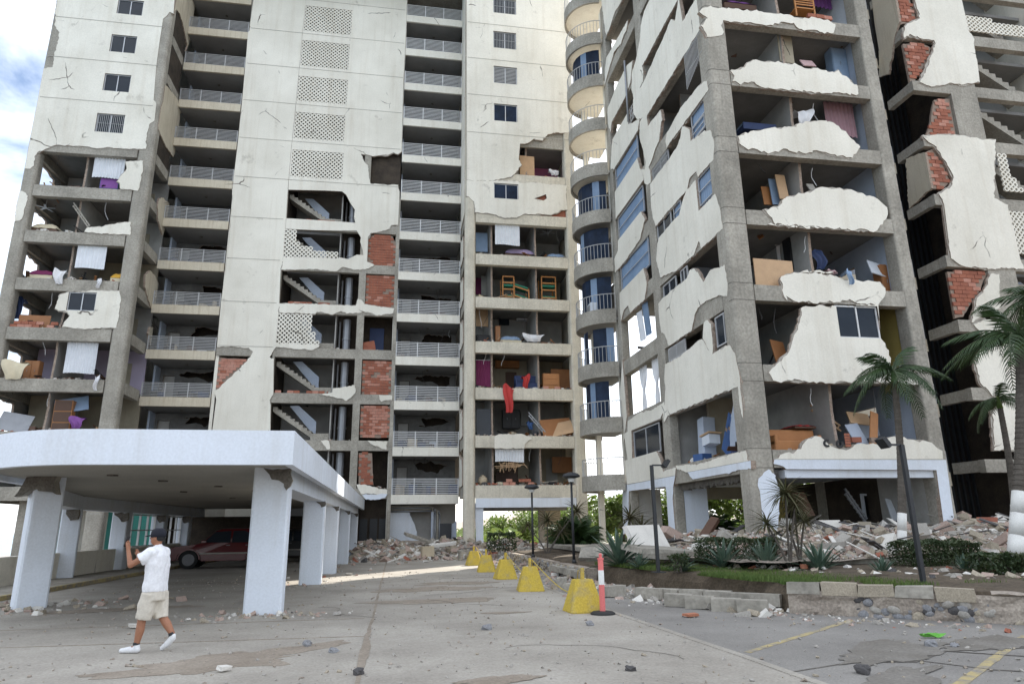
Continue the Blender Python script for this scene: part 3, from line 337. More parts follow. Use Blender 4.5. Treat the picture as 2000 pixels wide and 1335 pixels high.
 'items':[('blind',43.3,6.32,20.5,8.05,22.09,'blind_white','white vertical blind hanging in the top torn room of the right wing','blind'),('mattress',43.9,7.09,20.03,9.24,20.58,'lilac','lilac quilted bed under the hanging white blind','bed'),('panel',44.6,5.12,20.4,5.97,21.91,'sky_blue','pale folding screen at the column in the top torn room','screen'),('fan',44.6,9.92,21.94,10.78,22.48,'steel','ceiling fan in the right half of the top torn room','ceiling fan'),('mattress',43.8,10.11,20.06,11.45,20.32,'sky_blue','blue mattress on the floor under the ceiling fan','mattress'),('bunk',44.0,6.94,16.96,7.71,18.48,'pine','orange pine bunk bed seen from its end with green bedding','bunk bed'),('bunkside',44.0,7.74,17.09,8.76,18.43,'pine','collapsed pine bunk slanting down beside the first one','bunk bed'),('bunk',44.0,9.68,16.99,10.68,18.59,'pine','pine bunk bed standing upright behind the brick edged partition','bunk bed'),('panel',46.0,5.68,17.66,6.27,19.16,'inside_white','white door ajar against the maroon wall','door'),('panel',47.2,5.41,18.11,5.83,20.37,'magenta','maroon wall panel in the narrow room with the ajar door','panel'),('plank',43.6,8.37,16.82,9.54,17.15,'wood_pale','heap of pale planks between the bunk beds','planks'),('tv',47.2,7.16,15.87,7.88,16.35,'black','flat television on the wall of the room with the blue bed','television'),('ac',47.1,8.4,16.19,9.33,16.51,'plaster_white','split air conditioner high on the wall beside the television','air conditioner'),('mattress',43.8,6.72,13.66,8.15,14.15,'sky_blue','bed with blue sheet at the edge of the room with the television','bed'),('cloth',43.6,8.11,13.7,9.68,14.23,'cloth_white','white bedding spilling off the blue bed','bedding'),('wardrobe',44.2,6.43,13.79,6.77,14.91,'wood','small dark chest beside the blue bed','chest'),('panel',45.0,5.17,15.05,6.04,16.36,'wood_pale','tall wooden panel in the narrow room left of the blue bed','panel'),('sofa',43.9,5.11,13.79,6.07,14.28,'black','dark armchair heaped in the narrow room','armchair'),('shelf',47.0,6.83,12.66,8.56,13.19,'wood_orange','wall of orange wooden cupboards in the room with the red cloth','cupboard'),('sofa',43.9,7.73,10.55,9.32,11.52,'navy','dark sofa standing on end with a red cloth over it','sofa'),('cloth',42.85,6.7,8.74,7.43,10.45,'red_cloth','long red striped cloth hanging over the floor edge','cloth'),('cloth',43.7,8.1,10.44,8.64,11.41,'red_cloth','red striped cloth draped over the upended sofa','cloth'),('wardrobe',43.8,9.58,10.59,10.7,11.59,'wood_orange','orange wooden chest of drawers right of the upended sofa','chest'),('panel',44.8,10.36,10.93,11.71,12.14,'wood','tall brown headboard behind the orange chest','headboard'),('curtain',44.0,5.09,10.65,6.07,12.41,'magenta','maroon curtain in the narrow room beside the red cloth','curtain'),('panel',44.0,5.12,7.46,6.08,9.15,'glass_dark','glass shower screen in the narrow room under the maroon curtain','screen'),('wardrobe',45.6,7.1,8.13,8.29,9.4,'black','black wardrobe in the room with fallen boards','wardrobe'),('panel',47.1,8.63,8.5,9.19,9.54,'inside_white','white louvred door behind the fallen boards','door'),('tilt',43.6,9.31,7.96,11.43,8.56,'wood','large brown board lying slanted in the second storey room','board'),('tilt2',43.5,9.39,7.53,11.42,8.29,'wood_pale','pale slanted board under the large brown one','board'),('plankd',43.4,8.46,7.41,9.61,8.76,'steel','ladder like frame leaning among the fallen boards','frame'),('cloth',43.6,8.38,7.77,8.84,8.28,'blue','blue cloth bundle beside the leaning frame','cloth'),('blind',43.3,6.23,5.67,8.09,6.44,'blind_white','torn bamboo blind hanging in the lowest open room','blind'),('slats',43.35,6.29,4.98,8.15,5.68,'wood_pale','broken blind slats dangling below the torn bamboo blind','broken blind'),('tank',43.9,5.21,4.25,5.81,4.85,'beige','round beige water tank in the lowest narrow room','water tank'),('panel',46.5,10.64,5.22,12.05,6.3,'wood','brown panelled wall board in the lowest open room','panel'),('plank',43.6,9.16,4.27,10.56,4.94,'chunk_grey','broken slab lying across the lowest open room','slab'),('panel',46.9,6.8,4.52,8.29,5.37,'wood_dark','dark sideboard below the dangling slats','sideboard'),('panel',43.7,8.2,26.4,9.3,27.73,'wood_pale','orange board leaning diagonally in the pink room','board'),('cloth',43.7,10.35,26.34,11.19,26.77,'cloth_white','white cloth heap on the floor of the pink room','cloth'),('fan',45.2,10.21,28.75,10.75,29.11,'red_cloth','red ceiling lamp in the pink room','ceiling lamp'),('curtain',43.4,-19.79,23.66,-17.94,25.06,'blind_white','white curtain in the highest torn room of the left wing','curtain'),('tv',43.6,-19.33,23.01,-18.23,23.76,'blue','blue patterned box below the highest white curtain','box'),('plank',43.6,-22.94,22.89,-20.76,23.55,'wood_dark','dark debris and boards in the highest torn room','boards'),('mattress',43.7,-22.93,19.96,-21.44,20.47,'cream_cloth','cream mattress at the outer corner,second torn room down','mattress'),('fan',44.8,-23.09,21.75,-22.6,22.29,'plaster_white','white hanging lamp above the cream mattress','ceiling lamp'),('plankd',43.5,-20.63,20.2,-19.47,21.73,'concrete','fallen ceiling beam hanging in the second torn room','beam'),('blind',43.3,-19.88,17.41,-18.2,18.87,'blind_white','white vertical blind above the draped clothes','blind'),('mattress',43.6,-22.59,16.84,-21.19,17.33,'magenta','magenta and white mattress beside the draped white clothes','mattress'),('cloth',42.9,-20.81,16.18,-20.11,17.1,'cloth_white','white patterned clothes draped over the floor edge','clothes'),('mattress',43.6,-17.9,16.8,-17.14,17.32,'yellow_cloth','yellow covered mattress by the round corner column','mattress'),('cloth',42.9,-18.32,16.02,-18.01,16.6,'cloth_white','small white rag hanging under the yellow mattress','rag'),('panel',43.6,-22.59,13.79,-20.88,14.38,'wood','brown board behind the low brick course in the windowed room','board'),('cloth',44.2,-23.21,14.28,-22.73,15.6,'navy','dark drape at the outer corner of the windowed room','drape'),('curtain',43.4,-19.62,10.81,-17.91,12.83,'blind_white','long white striped curtain in the lilac room','curtain'),('cloth',42.85,-22.71,10.27,-21.27,11.32,'cream_cloth','cream sheet spread over the outer floor edge of the lilac room','sheet'),('wardrobe',43.9,-22.01,10.74,-21.19,11.64,'wood','brown chair-like cabinet behind the cream sheet','cabinet'),('cloth',42.9,-17.63,9.69,-17.36,10.57,'cloth_white','narrow white towel hanging below the lilac room','towel'),('shelf',43.8,-19.98,7.61,-18.98,9.25,'wood_orange','orange wooden shelf unit in the lowest visible left room','shelf'),('tilt',44.2,-20.11,8.55,-18.32,9.52,'sky_blue','grey blue mattress arched over the orange shelf','mattress'),('cloth',43.5,-18.95,7.56,-18.07,8.21,'purple','purple cloth bundle beside the orange shelf','cloth'),('tilt',43.6,-22.63,7.64,-21.0,8.46,'steel','grey metal sheets heaped at the outer corner above the carport','metal sheet'),('mattress',23.4,13.77,23.79,15.33,24.33,'purple','purple bed at the topmost visible floor edge of the right tower','bed'),('chair',23.0,16.95,23.38,17.86,24.41,'pine','orange wooden chair at the topmost visible floor edge','chair'),('curtain',24.0,18.44,24.96,19.6,26.01,'purple','purple curtain beside the topmost wooden chair','curtain'),('wardrobe',23.6,18.87,20.83,20.34,22.47,'sky_blue','tall pale blue wardrobe near the outer column of the right tower','wardrobe'),('panel',23.2,15.97,21.06,16.69,22.61,'inside_cream','pale pink wall stub in the room with the blue wardrobe','wall stub'),('tilt',23.3,17.04,21.0,17.72,21.42,'pink_cloth','pinkish board fragment on the parapet before the wall stub','board'),('bedframe',23.6,14.11,17.83,15.64,18.47,'navy','dark blue bed frame by the cracked corner column','bed'),('panel',24.3,16.15,18.54,16.93,19.79,'wood','tall brown door leaning in the room with the blue bed frame','door'),('tilt',24.6,17.11,19.72,17.8,20.35,'wood_orange','orange board corner sticking up behind the brown door','board'),('cloth',23.0,16.15,17.89,17.06,18.58,'cloth_white','white flowered bundle sitting on the parapet','bundle'),('curtain',23.4,17.93,17.79,19.34,19.71,'mauve','mauve curtain hanging behind the white parapet','curtain'),('panel',24.0,14.88,14.54,15.33,15.43,'wood_orange','short orange board standing in the turquoise edged room','board'),('panel',23.8,15.14,14.46,15.49,15.71,'sky_blue','pale blue panel between two orange boards','panel'),('panel',23.5,15.28,14.56,15.72,15.76,'wood_pale','tall pale orange board right of the blue panel','board'),('tilt',23.1,16.4,14.83,16.73,15.21,'chunk_grey','grey chunk standing on the rubble of the parapet','chunk'),('panel',22.9,13.44,10.77,15.15,11.62,'wood_pale','large orange tabletop on its edge beside the corner column','tabletop'),('wardrobe',24.2,15.96,11.74,16.85,13.26,'black','black wardrobe behind the orange tabletop','wardrobe'),('cloth',23.4,16.38,11.55,16.97,12.33,'navy','dark plaid clothes hanging by the partition edge','clothes'),('curtain',25.0,15.86,12.47,16.52,13.19,'cloth_white','white sheet behind the black wardrobe','sheet'),('wardrobe',23.3,19.32,11.11,20.12,11.87,'wood','brown cabinet by the outer column with a bag on top','cabinet'),('tilt',23.4,18.84,11.34,19.57,12.06,'plaster_white','white board leaning on the brown cabinet','board'),('cloth',22.9,16.58,11.14,17.03,11.32,'pink_cloth','pink and white clothes lying along the parapet top','clothes'),('cloth',22.2,16.88,10.48,17.14,11.05,'sky_blue','pale blue garment hanging over the parapet','garment'),('tilt',23.2,14.03,7.65,14.63,8.53,'wood','rounded brown headboard behind the slanted broken wall','headboard'),('sofa',23.2,13.72,4.4,15.63,5.08,'wood_orange','orange brown sofa at the first floor edge beside the corner column','sofa'),('mattress',23.5,14.77,5.11,15.67,5.27,'red_cloth','red brown suitcase lying on top of the orange sofa','suitcase'),('tilt3',23.2,17.41,4.79,18.22,5.81,'wood_orange','orange board leaning steeply at the first floor edge','board'),('tilt',23.8,17.21,5.3,18.23,5.82,'wood_pale','greyish brown boards collapsed behind the leaning orange board','boards'),('tilt',23.4,16.98,4.81,17.59,5.36,'inside_blue','pale blue board lying under the leaning orange board','board'),('plankd',24.2,16.0,5.23,17.14,6.04,'wood_pale','long plank fallen across the first floor room','plank'),('fan',25.0,14.73,10.14,15.47,10.41,'black','dark ceiling fan behind the slanted broken wall','ceiling fan'),('ac',27.8,16.84,13.81,17.6,14.39,'plaster_white','air conditioner on the wall behind the orange tabletop','air conditioner'),('shutterpanel',26.5,19.42,1.82,20.56,2.83,'black','black louvred shutter standing in the open lobby','shutter'),('plankd',25.5,17.89,1.69,18.66,2.89,'steel','metal ladder frame leaning in the dark lobby','frame'),('tilt',24.8,19.15,1.68,19.51,2.58,'plaster_white','white door leaf leaning beside the black shutter','door'),('plank',24.2,17.68,1.34,19.06,1.68,'chunk_grey','grey planks lying on the lobby rubble','planks'),('tilt',25.2,19.93,1.55,20.85,2.26,'chunk_white','pile of pale boards at the inner side of the portal pillar','boards'),('tilt',24.0,14.73,1.87,15.33,2.82,'wood_dark','dark toppled cupboard inside the lobby opening','cupboard')],
}
# ------------------------------------------------------------------ ground, drive, parking, garden, sea
FL=lambda n: 4.19+3.09*(n-1)          # floor levels shared by both towers
def flat(name,poly,z,m,thick=.02,**k):
    mb=MB(); mb.prism(poly,'Z',z-thick,z); return mb.build(name,m,**k)
mb=MB()
def gz(x,y):
    h=0
    if y>60: h=-min(1,(y-60)/60)*1.5
    if y>70 and x>-20: h+=min(1,(y-70)/160)*7*min(1,max(0,(x+10)/50))
    return h-.03
xs=[-42,-36,-30,-24,-12,0,10,20,30,45,60,90,140,220,330,460]; ys=[-60,-20,0,15,30,45,60,75,90,115,150,200,270,360]
mb.sheet(lambda u,v:(xs[round(u*15)],ys[round(v*13)],gz(xs[round(u*15)],ys[round(v*13)])),15,13)
mb.build('ground','dust',kind='structure')
flat('sea',[(-4500,-3000),(4500,-3000),(4500,5000),(-4500,5000)],-3.2,'sea',kind='structure')
flat('drive',[(-12.6,-6),(4.55,-6),(4.6,9),(4.35,15),(4.3,43.5),(-12.6,43.5)],.012,'drive',kind='structure')
flat('parking_lot',[(4.62,-6),(30,-6),(30,9.5),(7.6,12.9),(7.6,20),(6.2,38),(4.34,38),(4.38,15),(4.63,9)],.008,'asphalt',kind='structure')
# joints in the drive slabs
for (x0,y0,x1,y1,w) in [(-.38,-5,-.30,42,.028),(-.5,14.4,-12,14.4,.02),(-.3,24.6,4.3,24.6,.02),(-.3,12.05,-12,12.6,.02)]:
    d=Vector((x1-x0,y1-y0)).normalized(); n=Vector((-d.y,d.x))*w; k=int(Vector((x1-x0,y1-y0)).length/.5)+1
    L=[];Rr=[]
    for i in range(k+1):
        p=Vector((x0,y0)).lerp(Vector((x1,y1)),i/k)+n*random.uniform(-.5,.5); q=random.uniform(.5,1.3); L.append(tuple(p+n*q)); Rr.append(tuple(p-n*q))
    flat('slab_joint',L+Rr[::-1],.017,'stain',.004,kind='structure')
def blob(cx,cy,rx,ry,seed,ang=0,n=40,rag=.45):
    o=[]
    for i in range(n):
        a=2*math.pi*i/n; r=1+rag*noise.noise((math.cos(a)*1.7+seed,math.sin(a)*1.7,seed*.7))+rag*.5*noise.noise((math.cos(a)*5+seed,math.sin(a)*5,seed))
        x=rx*r*math.cos(a);y=ry*r*math.sin(a); o.append((cx+x*math.cos(ang)-y*math.sin(ang),cy+x*math.sin(ang)+y*math.cos(ang)))
    return o
for i,(cx,cy,rx,ry,a) in enumerate([(-2.1,10.3,.95,.55,.2),(-1.3,11.1,.7,.3,.6),(-2.9,9.75,.6,.2,.1),(.9,20.5,1.5,.8,.1),(1.9,22.3,1.3,.5,0),(1.0,17.2,1.8,.5,.05),(6.6,8.9,1.2,.45,.5),(8.4,9.1,1.0,.4,.3),(-.35,10.6,.07,1.3,0),(2.2,14.5,.5,.15,0),(-6,17.5,1.5,.35,.1),(1.2,8.3,.5,.2,.3),(5.6,7.4,.9,.3,.6)]):
    flat('damp_stain',blob(cx,cy,rx,ry,i*3.1,a,48,.6),.0165+i*.0004,'stain' if cx<4 else 'stain_dark',.003,kind='structure')
def line_mark(pts,w,name='parking_line'):
    L=[];Rr=[]
    for (a,b) in zip(pts,pts[1:]):
        d=(Vector(b)-Vector(a)).normalized(); n=Vector((-d.y,d.x))*w/2; k=14
        for i in range(k+1):
            p=Vector(a).lerp(Vector(b),i/k); L.append(tuple(p+n*random.uniform(.75,1.1))); Rr.append(tuple(p-n*random.uniform(.75,1.1)))
    flat(name,L+Rr[::-1],.0135,'line_yellow',.004,kind='structure')
line_mark([(4.75,9.3),(8.0,11.75)],.11); line_mark([(5.5,6.7),(9.4,9.6)],.13)
# crack lines in the asphalt at the corner of the lot
for i,pts in enumerate([[(4.6,8.0),(5.6,8.35),(6.4,8.2),(7.3,8.75),(8.6,8.7)],[(6.5,8.25),(6.9,7.6),(7.8,7.0)],[(7.3,8.75),(8.2,8.0),(9.6,7.6)]]):
    L=[];Rr=[]
    for (x,y) in pts: L.append((x,y+random.uniform(.012,.035))); Rr.append((x,y-random.uniform(.012,.03)))
    flat('slab_crack',L+Rr[::-1],.0145+i*.001,'concrete_dark',.003,kind='structure')
# hairline breaks wandering over the drive
for i,(x,y,a,L) in enumerate([(1.5,10.2,1.1,3.2),(-1.8,16.5,.2,3),(2.6,15.6,2.4,2.6),(.6,18.6,.1,3.6)]):
    p=Vector((x,y)); Lq=[];Rq=[]
    for k in range(14):
        a+=random.uniform(-.5,.5); p=p+Vector((math.cos(a),math.sin(a)))*L/14; w=random.uniform(.002,.008); Lq.append((p.x-w*math.sin(a),p.y+w*math.cos(a))); Rq.append((p.x+w*math.sin(a),p.y-w*math.cos(a)))
    flat('slab_crack',Lq+Rq[::-1],.0225+i*.0003,'concrete_dark',.003,kind='structure')
# worn concrete edge strip between drive and lot
sp=[(4.62,2),(4.63,6),(4.60,9),(4.48,12),(4.36,15),(4.33,24),(4.32,37)]
for (a,b) in zip(sp,sp[1:]):
    flat('kerb_strip',[(a[0]-.10,a[1]),(b[0]-.10,b[1]),(b[0]+.02,b[1]),(a[0]+.02,a[1])],.021,'drive',.02,kind='structure')
# garden bed behind the retaining wall, with a broken soil face
BED=[(6.05,36),(6.1,30),(6.0,25.2),(6.15,22.5),(6.35,20.4),(6.95,18.5),(7.45,16.6),(7.85,14.6),(7.75,13.25),(8.7,12.35),(9.6,11.6),(10.5,10.95),(12,9.7),(30,-2)]
mb=MB(); top=[(x,y) for x,y in jag(BED,.12,.35,99)]; nb=len(top)-1
vs=[];fs=[]
rows=[(0,-.02),(.10,.30),(.22,.46),(.5,.50),(1.5,.55),(3.2,.62),(6,.66),(30,.7)]
for k,(dx,z) in enumerate(rows):
    for i,(x,y) in enumerate(top[:nb]):
        a=Vector(top[max(i-1,0)]);b=Vector(top[min(i+1,nb-1)]); d=(b-a).normalized(); n=Vector((d.y,-d.x))*-1
        # inward points to +X side
        if n.x<0: n=-n
        w=.05*noise.noise((x*2,y*2,k*1.3)); p=Vector((x,y))+n*(dx+(w if k in(1,2) else 0))
        vs.append((p.x,p.y,z+(w*.6 if k else 0)+(.04*noise.noise((x,y,3)) if k>2 else 0)))
for k in range(len(rows)-1):
    for i in range(nb-1): fs.append((k*nb+i,k*nb+i+1,(k+1)*nb+i+1,(k+1)*nb+i))
mb.add(vs,fs); mb.build('garden_bed','soil',smooth=False,kind='structure')
# podium slab under the right-hand tower
POD=[(7.95,37),(7.95,23.4),(8.5,21.4),(9.3,19.4),(10.2,17.9),(11.2,16.8),(13,16.0),(34,15.6),(34,37)]
flat('podium_slab',jag(POD,.03,.4,99),.78,'concrete',.16,kind='structure')
# ------------------------------------------------------------------ left tower
bA=thing('apartment_building','tall cream apartment tower with recessed balconies and torn-open lower rooms','building',(0,43,0))
bA_off=Vector((0,43,0))
class Par:   # parts are written in world metres; the parent empty sits at the thing's base
    pass
def reparent(o,p):
    o.parent=p; o.matrix_parent_inverse=Matrix.Translation(-Vector(p.location)) if not any(p.rotation_euler) else p.matrix_basis.inverted(); return o
def part(mb,name,m,p,**k):
    o=mb.build(name,m,**k); return reparent(o,p)
def pskin(name,poly,axis,val,out,p,mats=('plaster','broken'),**k):
    under=k.pop('under',0); o=reparent(skin_mb(poly,axis,val,out,**k).build(name,mats),p)
    if under:
        k2=dict(k); k2['proud']=-.012; k2['t']=.11; k2['amp']=.05
        skin_mb(grow(poly,under*.6),axis,val,out,**k2).build('wall_core',('render_coat','broken'),o)
    return o
def pwin(p,*a,**k):
    return reparent(window(None,*a,**k),p)
def rcol(x0,x1,y0,y1,z0,z1,r=.18,seg=5):
    """column with rounded arrises"""
    pts=[]
    for cx,cy,a0 in ((x1-r,y1-r,0),(x0+r,y1-r,90),(x0+r,y0+r,180),(x1-r,y0+r,270)):
        for i in range(seg+1):
            a=R(a0+90*i/seg); pts.append((cx+r*math.cos(a),cy+r*math.sin(a)))
    mb=MB(); zs=[z0]; k=max(1,int((z1-z0)/1.545))
    mb.rings([[(x,y,z0+(z1-z0)*j/k) for x,y in pts] for j in range(k+1)])
    return mb
TOP=43.5
# wings: (x0,x1, columns)
XL0,XL1=-23.62,-16.2; XR0,XR1=4.22,12.12
for x0,x1,m in ((XL0,XL0+.78,'concrete'),(XL1-.95,XL1,'concrete'),(XR0,XR0+.72,'concrete'),(XR1-.74,XR1,'concrete_warm')):
    part(rcol(x0,x1,43.0,43.8,0,TOP-.2,.22 if m=='concrete' else .12),'column',m if x0<0 else 'concrete_warm',bA)
def slabs(p,x0,x1,y0,y1,ns,m='ceiling'):
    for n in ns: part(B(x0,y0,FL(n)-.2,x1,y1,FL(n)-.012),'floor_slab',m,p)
def beams(p,x0,x1,y0,y1,ns,m='concrete',h=.76):
    for n in ns:
        mb=MB(); k=6
        mb.box(x0,y0,FL(n)-h,x1,y1,FL(n)); part(mb,'beam',m,p)
beams(bA,XL0+.78,XL1-.95,43.03,43.43,range(1,9)); beams(bA,XR0+.72,XR1-.74,43.03,43.43,range(1,9),'concrete_warm')
beams(bA,XL0+.02,XL0+.4,43.8,52,range(1,9)); 
for n in range(1,12): part(B(XL1-.42,43.81,FL(n)-.7,XL1-.03,46.2,FL(n)-.02),'beam','concrete',bA)
for n in range(1,9): part(B(XR0+.03,43.81,FL(n)-.7,XR0+.4,46.2,FL(n)-.02),'beam','concrete',bA)
slabs(bA,XL0+.42,XL1-.44,43.45,50,range(1,9)); slabs(bA,XR0+.42,XR1-.2,43.45,50,range(1,10))
# rooms: back walls and partitions
def room(p,n,x0,x1,y0,yb,cols,parts=(),door=()):
    z0,z1=FL(n),FL(n+1)-.2
    xs=[x0]+[q for q in parts]+[x1]
    for i,(a,b) in enumerate(zip(xs,xs[1:])):
        part(B(a+.06,yb,z0,b-.06,yb+.1,z1),'room_wall',cols[i%len(cols)],p)
    for q in parts:
        zz=z1; pol=[(y0+.25,z0),(yb,z0),(yb,z1),(y0+.25,z1),(y0+.25+random.uniform(0,.25),z0+(z1-z0)*.55)]
        pskin('partition_wall',pol,'X',q-.06,-1,p,('inside_white','broken'),t=.12,proud=0)
    for (dx,dc) in door:
        part(B(dx,yb-.05,z0,dx+.8,yb-.005,z0+2.05),'door',dc,p)
for n in range(1,8):
    cl={3:['inside_lilac'],2:['inside_cream'],5:['inside_white','inside_cream'],6:['inside_white']}.get(n,['inside_white'])
    room(bA,n,XL0+.4,XL1-.3,43.4,47.6,cl,(-20.3,),((-22,'wood_dark'),(-18.2,'inside_cream')))
    # left flank of the wing with window gap
    if n<8:
        w=[(43.8,FL(n)),(52,FL(n)),(52,FL(n+1)-.76),(43.8,FL(n+1)-.76)]
        h=[(44.3,FL(n)+(.2 if n in(2,3) else .8)),(46.6,FL(n)+(.3 if n in(2,3) else .9)),(46.5,FL(n)+2.1),(44.4,FL(n)+2.2)]
        pskin('flank_wall',w,'X',XL0+.02,-1,bA,('inside_white','broken'),t=.14,holes=[jag(h,.1,.25)],proud=0)
RWC={1:['inside_white','inside_cream','inside_cream'],2:['inside_white'],3:['inside_cream','inside_cream','inside_cream'],5:['inside_cream','inside_white','inside_cream'],6:['inside_cream','inside_white','inside_white']}
for n in range(1,7):
    room(bA,n,XR0+.4,XR1-.2,43.4,47.4,RWC.get(n,['inside_white']),(6.12,9.25),((10.4,'inside_white' if n!=3 else 'wood_dark'),(7.6,'wood_dark' if n in(1,3,6) else 'inside_white')))
room(bA,8,XR0+.4,XR1-.2,43.4,47,['inside_cream','inside_pink'],(8.7,))
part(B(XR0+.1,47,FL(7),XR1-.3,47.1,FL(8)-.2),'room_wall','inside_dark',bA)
# solid rear and outer walls
part(B(XL0,52.02,0,XR0,52.3,TOP),'rear_wall','plaster',bA); part(B(XR0+.01,52.02,FL(1)-.3,XR1,52.3,TOP),'rear_wall','plaster',bA)
part(B(XR1-.03,43.85,FL(1)-.2,XR1+.02,52,TOP-.3),'flank_wall','plaster',bA)
part(B(XL0-.01,43.2,FL(8)+.02,XL0+.12,52,TOP-.3),'flank_wall','plaster',bA)
part(B(XL0,43.0,TOP-.1,XR1,52,TOP+.2),'roof','concrete',bA)
# concrete backing behind the intact plaster
part(B(XL0+.8,43.16,FL(8)+.01,XL1-.96,43.34,TOP-.2),'infill_wall','concrete',bA)
part(B(XR0+.73,43.16,FL(9)-.75,XR1-.75,43.34,TOP-.2),'infill_wall','concrete',bA)
part(B(XR0+.73,43.16,FL(7)+.01,8.02,43.3,FL(9)-.77),'infill_wall','concrete',bA)
part(B(8.03,43.16,FL(7)+.01,XR1-.75,43.3,FL(8)-.77),'infill_wall','brick',bA)
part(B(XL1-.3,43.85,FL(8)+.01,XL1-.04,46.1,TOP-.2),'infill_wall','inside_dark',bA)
# plaster
def holes_for(rs): return [rect(*r) for r in rs]
pskin('plaster_wall',D['LW'][0],'Y',43,-1,bA,under=.08,holes=holes_for(D['LWwin'][:4]))
for i,q in enumerate(D['LW'][1:]):
    pskin('plaster_remnant',q,'Y',43,-1,bA,under=.1,holes=holes_for(D['LWwin'][4:]) if i==3 else (),t=.14)
for r,k in zip(D['LWwin'],('glass','glass','glass','bars','glass')): pwin(bA,'Y',43,-1,r,k)
for q in D['LS']: pskin('plaster_remnant',[(min(max(u,43.2),46.9),z) for u,z in q],'X',XL1,1,bA,('plaster_warm','broken'),t=.12)
pskin('plaster_wall',D['RW'][0],'Y',43,-1,bA,under=.08,holes=holes_for(D['RWwin'][:4]))
pskin('plaster_wall',D['RW'][1],'Y',43,-1,bA,under=.1,holes=[D['RWcrack']]+holes_for([[D['RWwin'][5][0],D['RWwin'][5][1],D['RWwin'][5][2],25.0]]))
for q in D['RW'][2:4]: pskin('plaster_remnant',q,'Y',43,-1,bA,t=.1)
pskin('plaster_remnant',D['RW'][4],'Y',43.3,-1,bA,('plaster_white','broken'),t=.2)
for r,k in zip(D['RWwin'],('bars','bars','louver','blue','glass','blue')):
    if r[1]<24: r=[r[0],r[1],r[2],25.0]
    pwin(bA,'Y',43,-1,r,k)
# side strip of the right wing towards the balconies
for n in range(1,14):
    z=FL(n); 
    if n>=7: pol=[(43.3,z-.02),(46.1,z-.02),(46.1,z+3.05),(43.3,z+3.05)]
    else: pol=[(43.9,z+.05),(45.3,z),(46.05,z+.1),(46.0,z+2.2),(45.2,z+1.7),(44.6,z+1.9),(44.0,z+1.2)]
    pskin('plaster_remnant' if n<7 else 'plaster_wall',pol,'X',XR0,-1,bA,t=.1)
# horizontal pour joints across the intact plaster
for n in range(8,14):
    part(B(XL0+.2,42.948,FL(n)-.02,XL1-.4,42.975,FL(n)+.005),'wall_joint','joint',bA) if n>8 else None
    if n>=9: part(B(XR0+.1,42.948,FL(n)-.02,XR1-.1,42.975,FL(n)+.005),'wall_joint','joint',bA)
for n in range(4,14):
    part(B(-11.78,46.048,FL(n)-.02,-8.3 if n<8 else -.35,46.075,FL(n)+.005),'wall_joint','joint',bA)
# ---- stair tower between the balcony stacks
YS=46.1
SX0,SX1=-11.88,-.3
pskin('plaster_wall',D['SL'],'Y',YS,-1,bA,t=.16)
pskin('plaster_wall',D['SR'],'Y',YS,-1,bA,under=.1,holes=holes_for([q for q in D['Slat']])+D['SRh'],t=.16)
pskin('plaster_remnant',D['SF5'],'Y',YS,-1,bA,under=.12,t=.14); pskin('plaster_remnant',D['SF4'],'Y',YS,-1,bA,t=.14)
for q in D['Sx']: pskin('plaster_remnant',q,'Y',YS,-1,bA,t=.06)
pskin('plaster_remnant',D['Sbot'],'Y',YS,-1,bA,t=.1); pskin('plaster_remnant',D['Sbot2'],'Y',YS,-1,bA,('plaster_white','broken'),t=.08)
def lattice_mb(poly,axis,val,out,pitch=.292,hole=.145,t=.08,raw=True):
    us=[p[0] for p in poly]; zs=[p[1] for p in poly]; u0,u1,z0,z1=min(us),max(us),min(zs),max(zs)
    nu=max(1,round((u1-u0)/pitch)); nz=max(1,round((z1-z0)/pitch)); pu=(u1-u0)/nu; pz=(z1-z0)/nz; mb=MB()
    P=(lambda u,w,a:(u,a,w)) if axis=='Y' else (lambda u,w,a:(a,u,w)); sg=8
    for i in range(nu):
        for j in range(nz):
            c=(u0+(i+.5)*pu,z0+(j+.5)*pz)
            if not inside(c,poly): continue
            vs=[];fs=[]
            sq=[]
            for k in range(sg):
                a=2*math.pi*(k+.5)/sg; ca,sa=math.cos(a),math.sin(a); s=1/max(abs(ca),abs(sa)); sq.append((c[0]+ca*s*pu*.5,c[1]+sa*s*pz*.5))
            ci=[(c[0]+hole/2*math.cos(2*math.pi*(k+.5)/sg),c[1]+hole/2*math.sin(2*math.pi*(k+.5)/sg)) for k in range(sg)]
            f=val+out*.012; b=f-out*t
            vs=[P(*q,f) for q in sq]+[P(*q,f) for q in ci]+[P(*q,b) for q in ci]+[P(*q,b) for q in sq]
            for k in range(sg):
                k2=(k+1)%sg; fs+=[(k,k2,sg+k2,sg+k),(sg+k,sg+k2,2*sg+k2,2*sg+k),(2*sg+k,2*sg+k2,3*sg+k2,3*sg+k),(3*sg+k,3*sg+k2,k2,k)]
            mb.add(vs,fs)
    return mb
for r in D['Slat']+D['Swin']: part(lattice_mb(rect(*r),'Y',YS,-1),'vent_lattice','plaster',bA)
for q in (D['Slat6'],D['Slat4']): part(lattice_mb(q,'Y',YS,-1),'vent_lattice','plaster',bA)
for x0,x1 in ((-2.92,-2.45),(-.46,-.22),(-8.3,-8.15)):
    part(B(x0,YS+.02,0,x1,YS+.4,FL(8)-.9 if x0>-1 or x0<-5 else FL(9)-.5),'column','concrete',bA)
for n in range(1,8): part(B(-8.14,YS+.025,FL(n)-.66,-.47,YS+.36,FL(n)),'beam','concrete',bA) if n>1 else None
part(B(-8.14,YS+.025,FL(1)-.66,-.47,YS+.36,FL(1)),'beam','concrete',bA)
part(B(-11.85,YS+.03,FL(4)-.66,-9.4,YS+.3,FL(4)-.02),'beam','concrete',bA)
